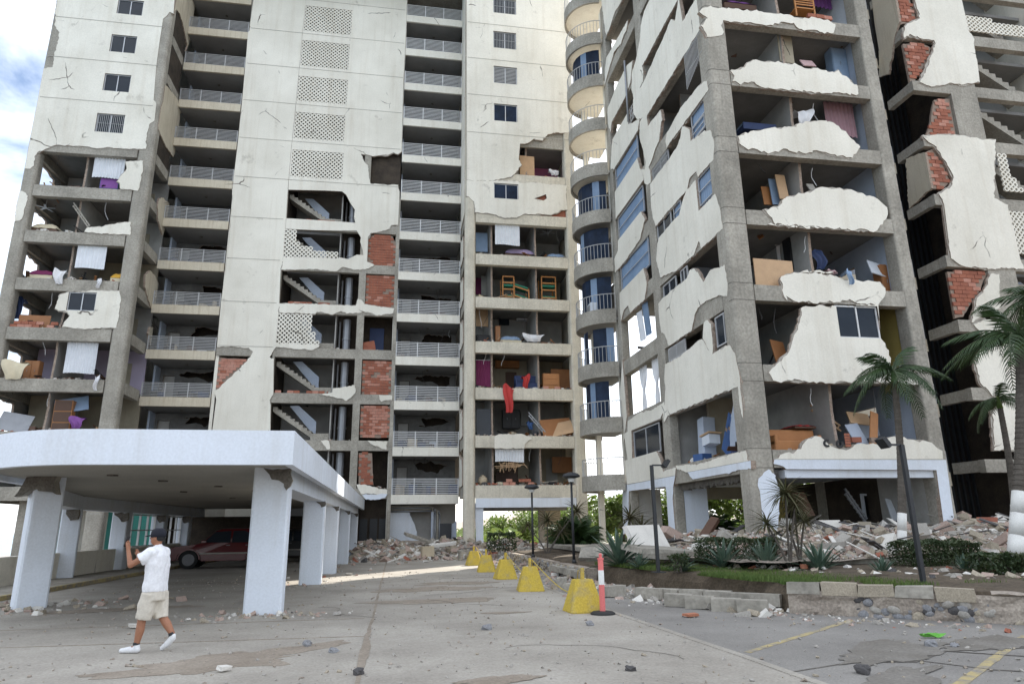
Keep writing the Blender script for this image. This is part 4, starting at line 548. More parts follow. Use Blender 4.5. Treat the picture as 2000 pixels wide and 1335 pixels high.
part(B(SX0,YS+.04,FL(8)-.1,-8.16,YS+.2,TOP-.1),'infill_wall','concrete',bA)
part(B(-8.14,YS+.35,FL(8)-.7,-.3,YS+.5,TOP-.1),'infill_wall','inside_dark',bA)  # dark sheet stands in for shade behind the vents and lift opening
part(B(SX0,YS+.12,0,SX0+.2,51.9,TOP-.1),'infill_wall','plaster',bA); part(B(SX1-.2,YS+.42,0,SX1-.02,51.9,TOP-.1),'infill_wall','plaster',bA)
part(B(-8.1,50.4,0,-.5,50.55,TOP-1),'rear_partition','inside_white',bA)
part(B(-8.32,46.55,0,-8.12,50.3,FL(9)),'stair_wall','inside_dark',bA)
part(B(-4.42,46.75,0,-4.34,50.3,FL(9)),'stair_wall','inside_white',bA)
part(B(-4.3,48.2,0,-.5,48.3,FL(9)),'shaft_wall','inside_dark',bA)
part(B(-2.8,46.55,0,-2.55,48.1,FL(9)),'shaft_wall','inside_dark',bA)
# flights of stairs
def flight(p,x0,z0,x1,z1,y0,y1,n=9,m='concrete',bal=True):
    dx=(x1-x0)/n; dz=(z1-z0)/n; top=[]
    for i in range(n): top+=[(x0+i*dx,z0+i*dz),(x0+(i+1)*dx,z0+i*dz)]
    top+=[(x1,z1)]
    poly=top+[(x1,z1-.28),(x0,z0-.30)]
    o=part(MB().prism(poly,'Y',y0,y1),'stair_flight',m,p)
    if bal: part(MB().prism([(x0+.9*(1 if x1>x0 else -1),z0+.25),(x0+1.5*(1 if x1>x0 else -1),z0+.28),(x1+.15*(1 if x1>x0 else -1),z1+.95),(x1+.15*(1 if x1>x0 else -1),z1-.1)],'Y',y1+.02,y1+.12),'balustrade_wall','inside_blue',p)
    return o
for n in range(1,8):
    z=FL(n)
    flight(bA,-8.1,z+2.25,-5.55,z+.5,46.75,47.75)
    part(B(-5.6,46.7,z+.02,-4.43,46.9,z+.52),'landing_parapet','concrete',bA)
    part(B(-8.1,48.0,z-.2,-4.45,50.3,z-.02),'landing_slab','soffit',bA)
    part(MB().tube((-3.65,47.3,z),(-3.65,47.3,z+2.4),.26,n=12).tube((-3.65,47.3,z+.9),(-3.65,47.3,z+1.02),.30,n=12),'rubbish_chute','steel',bA,smooth=False)
    part(B(-4.2,47.6,z,-4.1,47.75,z+2.35),'shaft_rail','stone_grey',bA)
    if n in (4,8): part(B(-2.1,48.05,z,-1.1,48.18,z+2.1),'lift_door','navy',bA)
part(B(-2.2,48.05,FL(8),-1.2,48.15,FL(8)+2.1),'lift_door','navy',bA)
# exposed block infill: each block its own piece
bricks_me={}
def brick_wall(p,poly,axis,val,out,bw=.40,bh=.195,mats=('brick','brick_pale'),pale=.2,jitter=.012):
    us=[q[0] for q in poly]; zs=[q[1] for q in poly]; P=(lambda u,w,a:(u,a,w)) if axis=='Y' else (lambda u,w,a:(a,u,w))
    base=pskin('brick_wall',poly,axis,val-out*.05,out,p,('mortar','mortar'),t=.12,amp=.03,proud=0)
    key=(axis,bw,bh)
    if key not in bricks_me:
        for mi in mats:
            mb=MB(); w,h=bw/2-.009,bh/2-.009
            if axis=='Y': mb.box(-w,-.05,-h,w,.05,h)
            else: mb.box(-.05,-w,-h,.05,w,h)
            bricks_me[key+(mi,)]=mb.mesh('brick',mi)
        bricks_me[key]=1
    nz=int((max(zs)-min(zs))/bh)+1; c=0
    for j in range(nz):
        z=min(zs)+(j+.5)*bh; off=(j%2)*bw/2; nu=int((max(us)-min(us))/bw)+2
        for i in range(nu):
            u=min(us)+i*bw+off
            if not inside((u,z),poly): continue
            if not (inside((u-bw*.33,z),poly) and inside((u+bw*.33,z),poly)): continue
            if random.random()<.03: continue
            o=bpy.data.objects.new('brick',bricks_me[key+(mats[1] if random.random()<pale else mats[0],)]); COL.objects.link(o)
            o.location=P(u,z,val-out*(.055+random.uniform(-jitter,jitter)))
            o.parent=base
            c+=1
    return c
nb=0
for i,q in enumerate(D['Sbrick']): nb+=brick_wall(bA,q,'Y',YS+.12,-1,pale=(.05,.1,.25,.55,.08,.8)[i])
# fallen block leaf in the open lift bay
part(MB().obox((-2.1,YS+.4,FL(4)+.38),(.9,.18,.55),(8,-14,6)).obox((-2.05,YS+.3,FL(4)+.1),(.9,.2,.2),(0,4,0)),'fallen_blocks','brick',bA)
# ---- balcony stacks
def railing_mb(x0,x1,y,z0,z1,nb,bars,r=.018,axis='X'):
    mb=MB()
    for i in range(nb+1):
        x=x0+(x1-x0)*i/nb; mb.box(x-.03,y-.03,z0,x+.03,y+.03,z1)
    for i in range(bars):
        z=z0+.08+(z1-z0-.12)*i/(bars-1); mb.box(x0,y-.035 if i==bars-1 else y-.016,z-r,x1,y+.035 if i==bars-1 else y+.016,z+r)
    return mb
for (x0,x1,m,rm,bars,h) in ((-16.15,-11.92,'plaster_warm','rail_grey',9,.95),(-.22,4.18,'plaster','rail_white',9,1.05)):
    for n in range(1,14):
        z=FL(n)-.4
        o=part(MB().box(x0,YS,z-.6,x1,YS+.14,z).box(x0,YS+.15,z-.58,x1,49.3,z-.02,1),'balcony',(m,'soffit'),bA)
        railing_mb(x0+.03,x1-.03,YS+.08,z,z+h,3,bars).build('railing',rm,o)
        # rear wall with openings
        zw=z; zt=z+2.48; w=x1-x0
        wall=[(x0,zw),(x1,zw),(x1,zt),(x0,zt)]
        hl=[]
        if n>6:
            hl=[rect(x0+.35,zw+.9,x0+1.9,zw+1.9),rect(x0+2.7,zw+.02,x0+3.6,zw+2.05)]
        else:
            q=lambda a,b:(x0+min(max(a+random.uniform(-.25,.25),.1),w-.1),zw+min(b+random.uniform(-.22,.22),2.4)); hl=[jag([q(1.5+.3*(n%3),2.0),q(1.9,1.7+.1*(n%4)),q(2.6,1.8),q(3.3,1.6+.1*(n%3)),q(3.8,1.9),q(3.9,2.3),q(2.9,2.38),q(1.9,2.36)],.1,.16),rect(x0+.3,zw+.02,x0+1.05,zw+2.0)]
            if n<4: hl.append(rect(x0+1.3,zw+.3,x0+2.1,zw+.95))
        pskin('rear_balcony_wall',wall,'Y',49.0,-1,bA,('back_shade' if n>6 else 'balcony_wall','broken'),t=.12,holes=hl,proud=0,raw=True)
        part(B(x0+.33,49.15,zw+.05,x0+1.02,49.2,zw+1.98),'door','inside_white' if n<7 else 'glass_dark',bA)
        if n>6: part(B(x0+.4,49.02,zw+.95,x0+1.85,49.06,zw+1.85),'window','glass_dark',bA)
        if n%2==0: part(B(x0+2.2,48.6,zw+.05,x0+3.0,48.95,zw+.65),'air_conditioner','plaster_white',bA); 
        # side return wall, pale
        part(B(x0-.02,48.0,z,x0+.1,49.0,z+2.48),'side_wall','inside_blue',bA)
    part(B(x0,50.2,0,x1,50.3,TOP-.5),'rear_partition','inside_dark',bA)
# ceiling lamps under balconies
for x in (-14,2.0):
    for n in range(2,14): part(MB().tube((x,47.6,FL(n)-1.0),(x,47.6,FL(n)-1.06),.09,n=10),'ceiling_lamp','concrete_dark',bA)
# ---- ground floor of the left tower
part(B(-2.45,47.5,0,-.5,47.6,3.5),'lift_lobby_wall','inside_dark',bA)
for x in (-2.2,-1.55,-.95): part(B(x,47.35,.1,x+.5,47.45,2.3),'lift_door','pole_black',bA)
part(B(-.2,48.6,0,4.2,48.72,3.2),'room_wall','inside_white',bA)
pskin('plaster_remnant',[(-.35,.5),(2.0,.5),(1.6,1.15),(1.35,2.0),(.95,2.75),(.4,2.85),(-.3,2.8)],'Y',47.3,-1,bA,('plaster_white','broken'),t=.12)
part(B(-.35,47.22,.3,1.9,47.26,.75),'wall_dado','inside_teal',bA)
pskin('plaster_remnant',[(3.3,.3),(4.1,.3),(4.1,2.1),(3.8,1.9),(3.55,1.3)],'Y',46.6,-1,bA,('inside_blue','broken'),t=.12)
for i in range(4):
    zt=3.05-i*.1; xx=2.55+i*.16
    part(MB().path([(-.3,46.9+i*.08,zt),(xx-.2,46.9+i*.08,zt+.02),(xx-.05,46.9+i*.08,zt-.05),(xx,46.9+i*.08,zt-.25),(xx,46.9+i*.08,.2)],.055,8),'drain_pipe','steel' if i%2 else 'concrete',bA,smooth=True)
part(B(2.45,46.85,.3,2.6,47.2,2.7),'door_jamb','inside_blue',bA)
part(B(3.0,46.4,.35,3.75,46.5,1.95),'door','pole_black',bA)
part(B(XR0+.75,43.05,FL(1)-1.35,XR1-.75,43.25,FL(1)-.78),'fascia','plaster_white',bA)
part(B(XR0+.75,45.5,FL(1)-1.5,XR1-.75,45.9,FL(1)-1.0),'beam','soffit',bA)
part(B(9.6,46.2,0,10.0,46.6,FL(1)-.2),'column','concrete',bA); part(B(10.2,47.2,0,11.3,47.4,FL(1)-.2),'room_wall','inside_cream',bA)
# ground floor frame under the left wing (seen through the carport)
for x in (-21,-18.6): part(B(x,43.9,0,x+.55,44.4,FL(1)-.2),'column','concrete',bA)
part(B(-20.3,45.5,0,-19.0,45.6,3),'room_wall','inside_teal',bA); part(B(-17.2,46.5,0,-14.5,46.6,3),'room_wall','inside_teal',bA)
# ------------------------------------------------------------------ right tower
bB=thing('apartment_building','damaged cream tower with cracked corner and split parapets behind the garden','building',(12.2,22.4,.7))
NB=range(1,12)
BX0,BX1,BY0,BY1=12.2,20.05,22.4,35.8
part(rcol(BX0-.02,BX0+.92,BY0-.02,BY0+.85,.6,34,.14),'corner_column','concrete',bB)
part(rcol(19.45,20.05,BY0,BY0+.7,.6,34,.08),'column','concrete',bB)
part(rcol(BX0,BX0+.45,29.25,30.1,.6,34,.05),'column','concrete',bB); part(rcol(BX0,BX0+.45,35.1,35.8,.6,34,.05),'column','concrete',bB)
part(rcol(19.5,20.0,29.3,30.0,.6,34,.05),'column','concrete',bB); part(rcol(19.5,20.0,35.1,35.8,.6,34,.05),'column','concrete',bB)
for n in range(1,9):
    for zz in (FL(n)-.64,FL(n)+.03): part(rcol(BX0-.026,BX0+.926,BY0-.026,BY0+.4,zz,zz+.022,.14),'pour_joint','concrete_dark',bB)
for n in NB:
    z=FL(n); h=.62
    part(B(BX0+.92,BY0+.02,z-h,19.45,BY0+.4,z),'beam','concrete',bB)
    part(B(BX0+.02,BY0+.85,z-.78,BX0+.4,29.25,z),'beam','concrete',bB); part(B(BX0+.02,30.1,z-.78,BX0+.4,35.1,z),'beam','concrete',bB)
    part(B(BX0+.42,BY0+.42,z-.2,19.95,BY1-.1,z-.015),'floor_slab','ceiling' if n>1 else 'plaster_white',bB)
    if n>=1 and n<11:
        zt=FL(n+1)-.2
        c=('inside_white','inside_cream','inside_white','inside_blue')[n%4]
        # rear wall of the front rooms, with an opening to the flank side
        pskin('room_wall',[(13.5,z),(19.4,z),(19.4,zt),(13.5,zt)],'Y',28.0,-1,bB,(c,'broken'),t=.1,proud=0,raw=True,holes=[rect(17.6,z+.01,18.5,z+2.1)])
        part(B(17.5,28.6,z,18.6,28.7,z+2.2),'door','wood_dark',bB)
        pskin('partition_wall',[(23.0,z),(28,z),(28,zt),(23.0,zt),(23.1,z+1.5)],'X',16.05,-1,bB,('inside_white','broken'),t=.12,proud=0)
        part(B(12.7,29.6,z,19.9,29.72,zt),'room_wall','inside_white',bB)
        part(B(13.6,35.0,z,19.9,35.12,zt) if n not in(2,3) else B(15.6,35.0,z,19.9,35.12,zt),'room_wall','inside_white',bB)
        m2={2:'inside_yellow',7:'plaster_white'}.get(n,'inside_blue')
        pskin('flank_wall',[(23.1,z),(29.2,z),(29.2,zt),(23.1,zt)],'X',19.62,-1,bB,(m2,'broken'),t=.14,proud=0,raw=True,holes=[rect(25.2,z+.9,27.0,z+2.1)])
        part(B(19.62,30,z,19.8,35.1,zt),'flank_wall','plaster',bB)
# plaster of the front and of the long flank
def snapz(poly,offs,tol):
    o=[]
    for u,z in poly:
        for f in offs:
            k=round((z-f-4.19)/3.09); t=4.19+3.09*k+f
            if abs(z-t)<tol: z=t; break
        o.append((u,z))
    return o
for i,q in enumerate(D['BFsk']):
    q=snapz(q,(-.60,),.10)
    pskin('plaster_parapet' if i!=6 else 'plaster_remnant',q,'Y',BY0,-1,bB,t=.16,amp=.085,under=.08,holes=holes_for(D['BFwin']) if i==5 else ())
pwin(bB,'Y',BY0,-1,D['BFwin'][0],'glass','rail_white')
for q in D['BFwhite']: pskin('painted_portal',[(u,max(z,.75) if z<1.6 else z) for u,z in q],'Y',BY0,-1,bB,('plaster_white','broken'),t=.2)
part(B(13.55,BY0+.1,3.22,19.45,BY0+.5,3.5),'portal_beam','plaster_white',bB)
for q in D['BLsk']: pskin('plaster_wall',snapz([(min(max(u,22.45),36.2),z) for u,z in q],(-.80,.85),.24),'X',BX0,-1,bB,t=.15,amp=.035,under=.07)
for q in D['BLwhite']: pskin('painted_portal',[(u,max(z,.75) if z<1.6 else z) for u,z in q],'X',BX0,-1,bB,('plaster_white','broken'),t=.2)
kinds=['sheet','sheet','sheet','bars','sheet','sheet','barsx','sheet','glass','louver','glass','glass','glass','sheet','glass']
for q,k in zip(D['BLwin'],kinds):
    us=sorted(p[0] for p in q); zs=sorted(p[1] for p in q); m=len(us)//2
    r=[(us[0]+us[1])/2,(zs[0]+zs[1])/2,(us[-1]+us[-2])/2,(zs[-1]+zs[-2])/2]
    if k=='sheet':
        mb=MB(); n=max(6,int((r[2]-r[0])/.16))
        mb.sheet(lambda u,v:(BX0+.12+.018*((round(u*n*2)%2)*2-1),r[0]+(r[2]-r[0])*u,r[1]+(r[3]-r[1])*v),n*2,1)
        o=part(mb,'window_blind','blind_blue',bB)
        fr=MB(); zc=(r[1]+r[3])/2
        for zz in (r[1],zc,r[3]): fr.box(BX0+.03,r[0],zz-.02,BX0+.07,r[2],zz+.02)
        for uu in (r[0],r[2]): fr.box(BX0+.031,uu-.02,r[1]+.02,BX0+.069,uu+.02,r[3]-.02)
        fr.build('blind_frame','alu',o)
    elif k=='barsx':
        mb=MB(); n=14
        for i in range(n+1): u=r[0]+(r[2]-r[0])*i/n; mb.box(BX0-.02,u-.012,r[1]-.35*(u-r[0]),BX0+.005,u+.012,r[3])
        for zz in (.1,.9): mb.box(BX0-.025,r[0],r[1]+(r[3]-r[1])*zz,BX0+.01,r[2],r[1]+(r[3]-r[1])*zz+.03)
        part(mb,'security_bars','rail_grey',bB)
    else: pwin(bB,'X',BX0,-1,r,k)
# backing of dark block behind the upper flank so cracks read as gaps
for n in range(3,10):
    z=FL(n); part(B(BX0+.42,24.6,z,BX0+.5,29.2,z+.55),'infill_wall','brick',bB)
# open grille balustrade and pipe on the flank
mb=MB()
for i in range(16): u=31.0+i*.24; mb.box(BX0-.03,u-.012,FL(7)+.25,BX0-.005,u+.012,FL(7)+1.15)
for zz in (.3,.6,.9,1.12): mb.box(BX0-.035,31,FL(7)+zz,BX0-.01,34.7,FL(7)+zz+.025)
part(mb,'balustrade','rail_white',bB)
part(MB().tube((BX0-.12,31.6,FL(7)+.4),(BX0-.12,31.6,FL(8)+1.2),.06),'drain_pipe','steel',bB,smooth=True)
# ground floor of the right tower: piers and ceiling
part(B(12.66,29.3,.7,13.75,29.5,3.5),'pier_wall','plaster_white',bB); part(B(12.66,35.2,.7,13.9,35.4,3.5),'pier_wall','inside_white',bB)
part(B(14.0,33.6,2.9,19.9,33.8,3.95),'rear_beam','inside_cream',bB)
part(B(BX0+.45,23.3,3.5,19.4,35.0,3.56),'lobby_ceiling','plaster_white',bB)
pskin('pier_wall',[(22.9,.7),(25.6,.7),(25.6,3.5),(22.9,3.5)],'X',19.5,-1,bB,('inside_white','broken'),t=.3,raw=True)
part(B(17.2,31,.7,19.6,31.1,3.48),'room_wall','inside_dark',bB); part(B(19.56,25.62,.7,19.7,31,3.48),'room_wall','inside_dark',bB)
part(B(17.9,30.8,1.0,18.4,30.9,2.9),'painted_doorway_light','inside_yellow',bB)  # solid yellow panel; the doorway's light is put into its colour
mb=MB()   # ragged edge of the fallen ceiling
for i in range(40): u=23.4+i*.145; mb.box(BX0+.3,u,3.1+random.uniform(0,.12),BX0+.5,u+.12,3.52)
part(mb,'broken_ceiling_edge','concrete_dark',bB)
# scorched letters left on the parapet
def arc_letter(cx,z,r,a0,a1,w):
    mb=MB(); k=14; pts=[(cx+r*math.cos(R(a0+(a1-a0)*i/k)),z+r*math.sin(R(a0+(a1-a0)*i/k))) for i in range(k+1)]
    inn=[(cx+(r-w)*math.cos(R(a0+(a1-a0)*i/k)),z+(r-w)*math.sin(R(a0+(a1-a0)*i/k))) for i in range(k+1)]
    mb.prism(pts+inn[::-1],'Y',BY0-.075,BY0-.045); return mb
part(arc_letter(15.22,4.42,.14,50,310,.075),'letter','black',bB); part(arc_letter(15.72,4.40,.15,100,400,.09),'letter','black',bB)
for i in range(5):   # blocks showing in the parapet hole
    part(B(15.95+.0*i,BY0-.055,4.3+i*.1,16.17,BY0-.04,4.385+i*.1),'brick','brick',bB)
# curved balconies at the far end of the flank
CX,CY,CR=12.25,37.4,1.95
def arc(r,a0=95,a1=265,n=18): return [(CX+r*math.cos(R(a0+(a1-a0)*i/n)),CY+r*math.sin(R(a0+(a1-a0)*i/n))) for i in range(n+1)]
for n in range(1,12):
    z=FL(n)-.1; o1,i1=arc(CR),arc(CR-.12)
    mb=MB(); mb.prism(o1+i1[::-1],'Z',z-.62,z+.22,0); mb.prism(i1+[(CX+.6,CY-CR+.1),(CX+.6,CY+CR-.1)],'Z',z-.42,z-.25,1)
    o=part(mb,'curved_balcony',('concrete','plaster' if n>6 else 'soffit'),bB)
    mb=MB(); am=arc(CR-.06,95,265,26)
    for x,y in am: mb.tube((x,y,z+.22),(x,y,z+1.12),.016,n=5)
    for a,b in zip(am,am[1:]): mb.tube((*a,z+1.12),(*b,z+1.12),.028,n=5)
    mb.build('railing','rail_grey',o)
    if n in (2,3,4,5,6,9):
        mb=MB(); gl=arc(CR-.45,100,262,10)
        for i,(a,b) in enumerate(zip(gl,gl[1:])):
            if (i*7+n)%5==0 and n<4: continue
            mb.add([(*a,z-.2),(*b,z-.2),(*b,z+2.3),(*a,z+2.3)],[(0,1,2,3)],0 if (i*3+n)%5 else 1)
        mb.build('balcony_glazing',('glass_blue','blind_blue'),o)
    if 1<n<7: part(B(CX+.4,36.0,z-.2,CX+.5,37.2 if n<4 else 39.3,z+2.4),'balcony_rear_wall','inside_white',bB)
part(B(11.55,38.6,.6,11.85,38.9,34),'balcony_post','plaster',bB)
part(B(BX0+.02,35.82,.7,BX0+.3,36.1,34),'column','plaster',bB)
# unseen rear blocks and upper storeys; the farther block added to shape the sun streak
part(B(27.0,36.0,FL(1),40,42,TOP),'unseen_rear_block','plaster',bB)
part(B(BX0+.1,BY0+.1,FL(11)-.2,20,35.7,TOP),'upper_storeys','plaster',bB)
part(B(20.1,29.6,FL(1),36,36,TOP),'unseen_rear_block','plaster',bB)
# side balconies between the wing and the stair tower
for n in range(1,11):
    z=FL(n)-.4
    o=part(MB().box(20.06,27.4,z-.6,24.55,27.52,z).box(20.06,27.53,z-.58,24.55,29.5,z-.02,1),'balcony',('plaster_warm','soffit'),bB)
    railing_mb(20.1,24.5,27.46,z,z+.95,3,9).build('railing','rail_grey',o)
    part(B(20.1,29.4,z,24.5,29.5,z+2.48),'rear_balcony_wall','inside_blue',bB)
# stair tower of the right-hand building
YB=25.5; TX=24.6
for q in D['BSsk']: pskin('plaster_wall',[(max(u,24.6),z) for u,z in q],'Y',YB,-1,bB,t=.16,amp=.06,under=.12)
for q in D['BTsk']: pskin('plaster_wall',[(min(max(u,25.5),27.5),z) for u,z in q],'X',TX,-1,bB,('plaster_warm','broken'),t=.12)
for q in D['BSbrick']: brick_wall(bB,[(max(u,24.62),z) for u,z in q],'Y',YB+.1,-1,pale=.25)
for q in D['BSlat']: part(lattice_mb(q,'Y',YB,-1,pitch=.26,hole=.15),'vent_lattice','plaster',bB)
part(B(26.72,YB+.03,.7,28.2,YB+.4,FL(10)),'column','concrete',bB)
for n in range(1,11):
    z=FL(n); part(B(TX+.02,YB+.02,z-.55,26.72,YB+.35,z),'beam','concrete',bB); part(B(28.2,YB+.02,z-.6,34,YB+.35,z),'beam','concrete',bB)
    part(B(TX+.02,YB+.36,z-.5,TX+.3,27.3,z-.02),'beam','concrete',bB)
    part(B(28.3,YB+1.6,z-.2,34,29.4,z-.02),'landing_slab','soffit',bB)
    if n<10: flight(bB,28.5,z+2.3,31.6,z+.3,YB+.6,YB+1.5,bal=True)
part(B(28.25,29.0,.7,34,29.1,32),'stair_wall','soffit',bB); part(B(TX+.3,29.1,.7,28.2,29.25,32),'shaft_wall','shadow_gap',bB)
part(B(27.2,YB+.45,.7,27.3,29,32),'shaft_wall','inside_dark',bB); 
mb=MB()
for i in range(7): mb.box(25.0+i*.3,28.6,.8,25.08+i*.3,28.7,30)
part(mb,'shaft_rails','pole_black',bB)
part(B(33.8,25.6,.7,34,29,32),'stair_wall','plaster',bB)
# ------------------------------------------------------------------ carport in front of the left tower
cp=thing('carport','white drive-through carport with a rounded end and square pillars','carport',(-7,15,0))
edge=[(-1.88,46.0),(-1.88,13.3),(-5.3,13.3)]
for i in range(1,13):
    t=i/12; edge.append((-5.3-3.9*math.sin(t*math.pi/2)*1.0-.0*t,13.3+6.2*(1-math.cos(t*math.pi/2))))
edge+=[(-10.6,23),(-12.3,27),(-12.9,31),(-12.9,46.0)]
mb=MB(); ZB,ZT=2.84,3.47
inn=[]
cx0,cy0=-6,28
E2=[Vector(p) for p in edge]
def inset(pts,d):
    o=[];n=len(pts)
    for i in range(n):
        a,b,c_=pts[i-1],pts[i],pts[(i+1)%n]; d1=(b-a).normalized();d2=(c_-b).normalized(); n1=Vector((-d1.y,d1.x));n2=Vector((-d2.y,d2.x)); m=(n1+n2); m=m/max(.3,m.length_squared)*2*.5*2 if m.length else n1
        m=(n1+n2).normalized(); k=1/max(.4,m.dot(n1)); o.append(b+m*d*k)
    return o
# orientation: keep the inset inside
ins=inset(E2,-.16)
if ins[1].x>E2[1].x: ins=inset(E2,.16)
mb.prism([tuple(p) for p in [(p+q)/2 for p,q in zip(E2,ins)]],'Z',2.97,3.40)
part(mb,'roof_slab','canopy_soffit',cp); part(B(-12.8,45.7,0,-2.3,45.85,2.5),'rear_shade_sheet','inside_dark',cp)  # near-black sheet stands in for the shade at the carport's rear
for i in range(len(E2)-1):
    a,b,ia,ib=E2[i],E2[i+1],ins[i],ins[i+1]
rim=MB(); k=len(E2)
vs=[(p.x,p.y,ZB) for p in E2]+[(p.x,p.y,ZT) for p in E2]+[(p.x,p.y,ZT) for p in ins]+[(p.x,p.y,ZB) for p in ins]
fs=[]
for i in range(k-1):
    fs+=[(i,i+1,k+i+1,k+i),(k+i,k+i+1,2*k+i+1,2*k+i),(2*k+i,2*k+i+1,3*k+i+1,3*k+i),(3*k+i,3*k+i+1,i+1,i)]
rim.add(vs,fs); part(rim,'fascia','plaster_white',cp)
part(B(-2.95,15.62,2.55,-2.25,45.9,2.98),'beam','plaster_white',cp)
lp=[(-8.35,18.5),(-10.2,22.5),(-11.7,28.3),(-11.8,33.5),(-11.8,45.9)]
for (a,b) in zip(lp,lp[1:]):
    d=(Vector(b)-Vector(a)).normalized(); n=Vector((-d.y,d.x))*.3; a2=Vector(a)-d*.1;b2=Vector(b)+d*.1
    part(MB().prism([tuple(a2+n),tuple(b2+n),tuple(b2-n),tuple(a2-n)],'Z',2.50+.002*lp.index(a),2.975),'beam','plaster_white',cp)
def pillar(x0,x1,y0,y1,z1,rz=0,spall=True):
    cx,cy=(x0+x1)/2,(y0+y1)/2; w,d=(x1-x0)/2,(y1-y0)/2; mb=MB(); ring=[]
    for z,s in ((.0,1.0),(.5,1),(1.2,1),(2.0,1),(z1,1)):
        c=.04; pts=[(-w,-d+c),(-w+c,-d),(w-c,-d),(w,-d+c),(w,d-c),(w-c,d),(-w+c,d),(-w,d-c)]
        ring.append([(cx+x*math.cos(R(rz))-y*math.sin(R(rz)),cy+x*math.sin(R(rz))+y*math.cos(R(rz)),z) for x,y in pts])
    mb.rings(ring); o=part(mb,'pillar','plaster_white',cp)
    return o
for (x0,x1,y,sp) in ((-2.97,-2.22,15.5,1),(-2.87,-2.2,23.3,1),(-2.72,-2.15,28.6,1),(-2.70,-2.16,36.2,0),(-2.60,-2.1,42.8,0)):
    o=pillar(x0,x1,y,y+.45,2.56 if y>20 else 2.99)
    # crushed corner at the head
    zt=2.99 if y<20 else 2.56; mb=MB(); w=x1-x0
    pol=[(x0+w*.25,zt-.03),(x1+.012,zt-.03),(x1+.012,zt-.42),(x1-.06,zt-.5),(x1-.12,zt-.36),(x0+w*.5,zt-.27),(x0+w*.42,zt-.16)]
    if y>20: pol=[(x1-.28,zt-.01),(x1+.012,zt-.01),(x1+.012,zt-.16),(x1-.1,zt-.2),(x1-.16,zt-.1)]
    s=skin_mb(pol,'Y',y-.002,-1,t=.1,proud=.012,amp=.04).build('crushed_concrete',('concrete_dark','concrete'),o)
pillar(-8.62,-7.98,18.2,18.85,2.99,33)
skin_mb([(-8.75,2.5),(-8.55,2.95),(-7.9,2.97),(-7.85,2.55),(-8.1,2.62),(-8.3,2.7)],'Y',18.0,-1,t=.25,proud=0,amp=.06).build('crushed_concrete',('concrete_dark','concrete'),reparent(MB().box(-8.4,18.3,2.6,-8.2,18.6,2.7).build('pillar_core','concrete_dark'),cp))
for (x,y) in ((-11.7,28.3),(-11.8,33.5),(-11.8,38.6),(-11.8,43)):
    o=pillar(x-.32,x+.32,y-.3,y+.3,2.5,20 if y<30 else 0)
    skin_mb([(x-.25,2.48),(x+.34,2.48),(x+.34,2.15),(x+.1,2.1),(x-.05,2.3)],'Y',y-.33,-1,t=.1,proud=.01,amp=.05).build('crushed_concrete',('concrete_dark','concrete'),o)
for (y0,y1) in ((22.5,27.9),(28.7,33.1),(33.9,38.2),(39,42.6)):
    part(B(-12.0,y0,0,-11.75,y1,.98,jit=.01),'low_wall','plaster',cp)
mb=MB()
for i in range(5): mb.tube((-10.4+i*1.25,17+i*5.5,2.972),(-10.4+i*1.25,17+i*5.5,2.94),.13,n=12)
for i,(x,y) in enumerate(((-6.5,17.5),(-6.0,19.5),(-5.2,22),(-4.6,24.5),(-7,25),(-6.5,30))):
    part(MB().tube((x,y,2.968),(x,y,2.935),.12,n=12),'downlight','concrete_dark',cp)
# window frames along the far left side
for (y0,y1) in ((33.9,38.2),(39,42.6)):
    mb=MB()
    for i in range(5): y=y0+(y1-y0)*i/4; mb.box(-11.95,y-.03,.985,-11.85,y+.03,2.49)
    for z in (1.02,1.75,2.44): mb.box(-11.94,y0,z-.025,-11.86,y1,z+.025)
    part(mb,'window_frame','rail_white',cp)
mb=MB()  # raised kerb walk along the wall
mb.box(-11.74,20.5,0,-10.02,43,.12,0); o=mb.build('pavement','concrete',kind='structure')
B(-10.015,20.3,0,-9.86,43,.13).build('kerb','line_yellow',kind='structure')
# ------------------------------------------------------------------ street things
def chunk_mb(mb,c,s,m=0,flat_=1.0):
    """one irregular lump of broken wall"""
    e=Euler((random.uniform(-.7,.7)*(1 if flat_>.6 else .4),random.uniform(-.7,.7)*(1 if flat_>.6 else .4),random.uniform(0,6.3))).to_matrix()
    a,b,d=s*random.uniform(.6,1.3),s*random.uniform(.5,1.0),s*random.uniform(.25,.6)*flat_
    vs=[]
    for z in(-1,1):
        for y in(-1,1):
            for x in(-1,1):
                p=Vector((x*a*random.uniform(.65,1),y*b*random.uniform(.65,1),z*d*random.uniform(.7,1)))/2; vs.append(e@p+Vector(c))
    mb.add(vs,[(0,2,3,1),(4,5,7,6),(0,1,5,4),(2,6,7,3),(0,4,6,2),(1,3,7,5)],m)
CH=('chunk_grey','chunk_pink','chunk_white','brick','stone_tan','stone_dark','dust')
CW=[.24,.25,.17,.03,.30,.01]
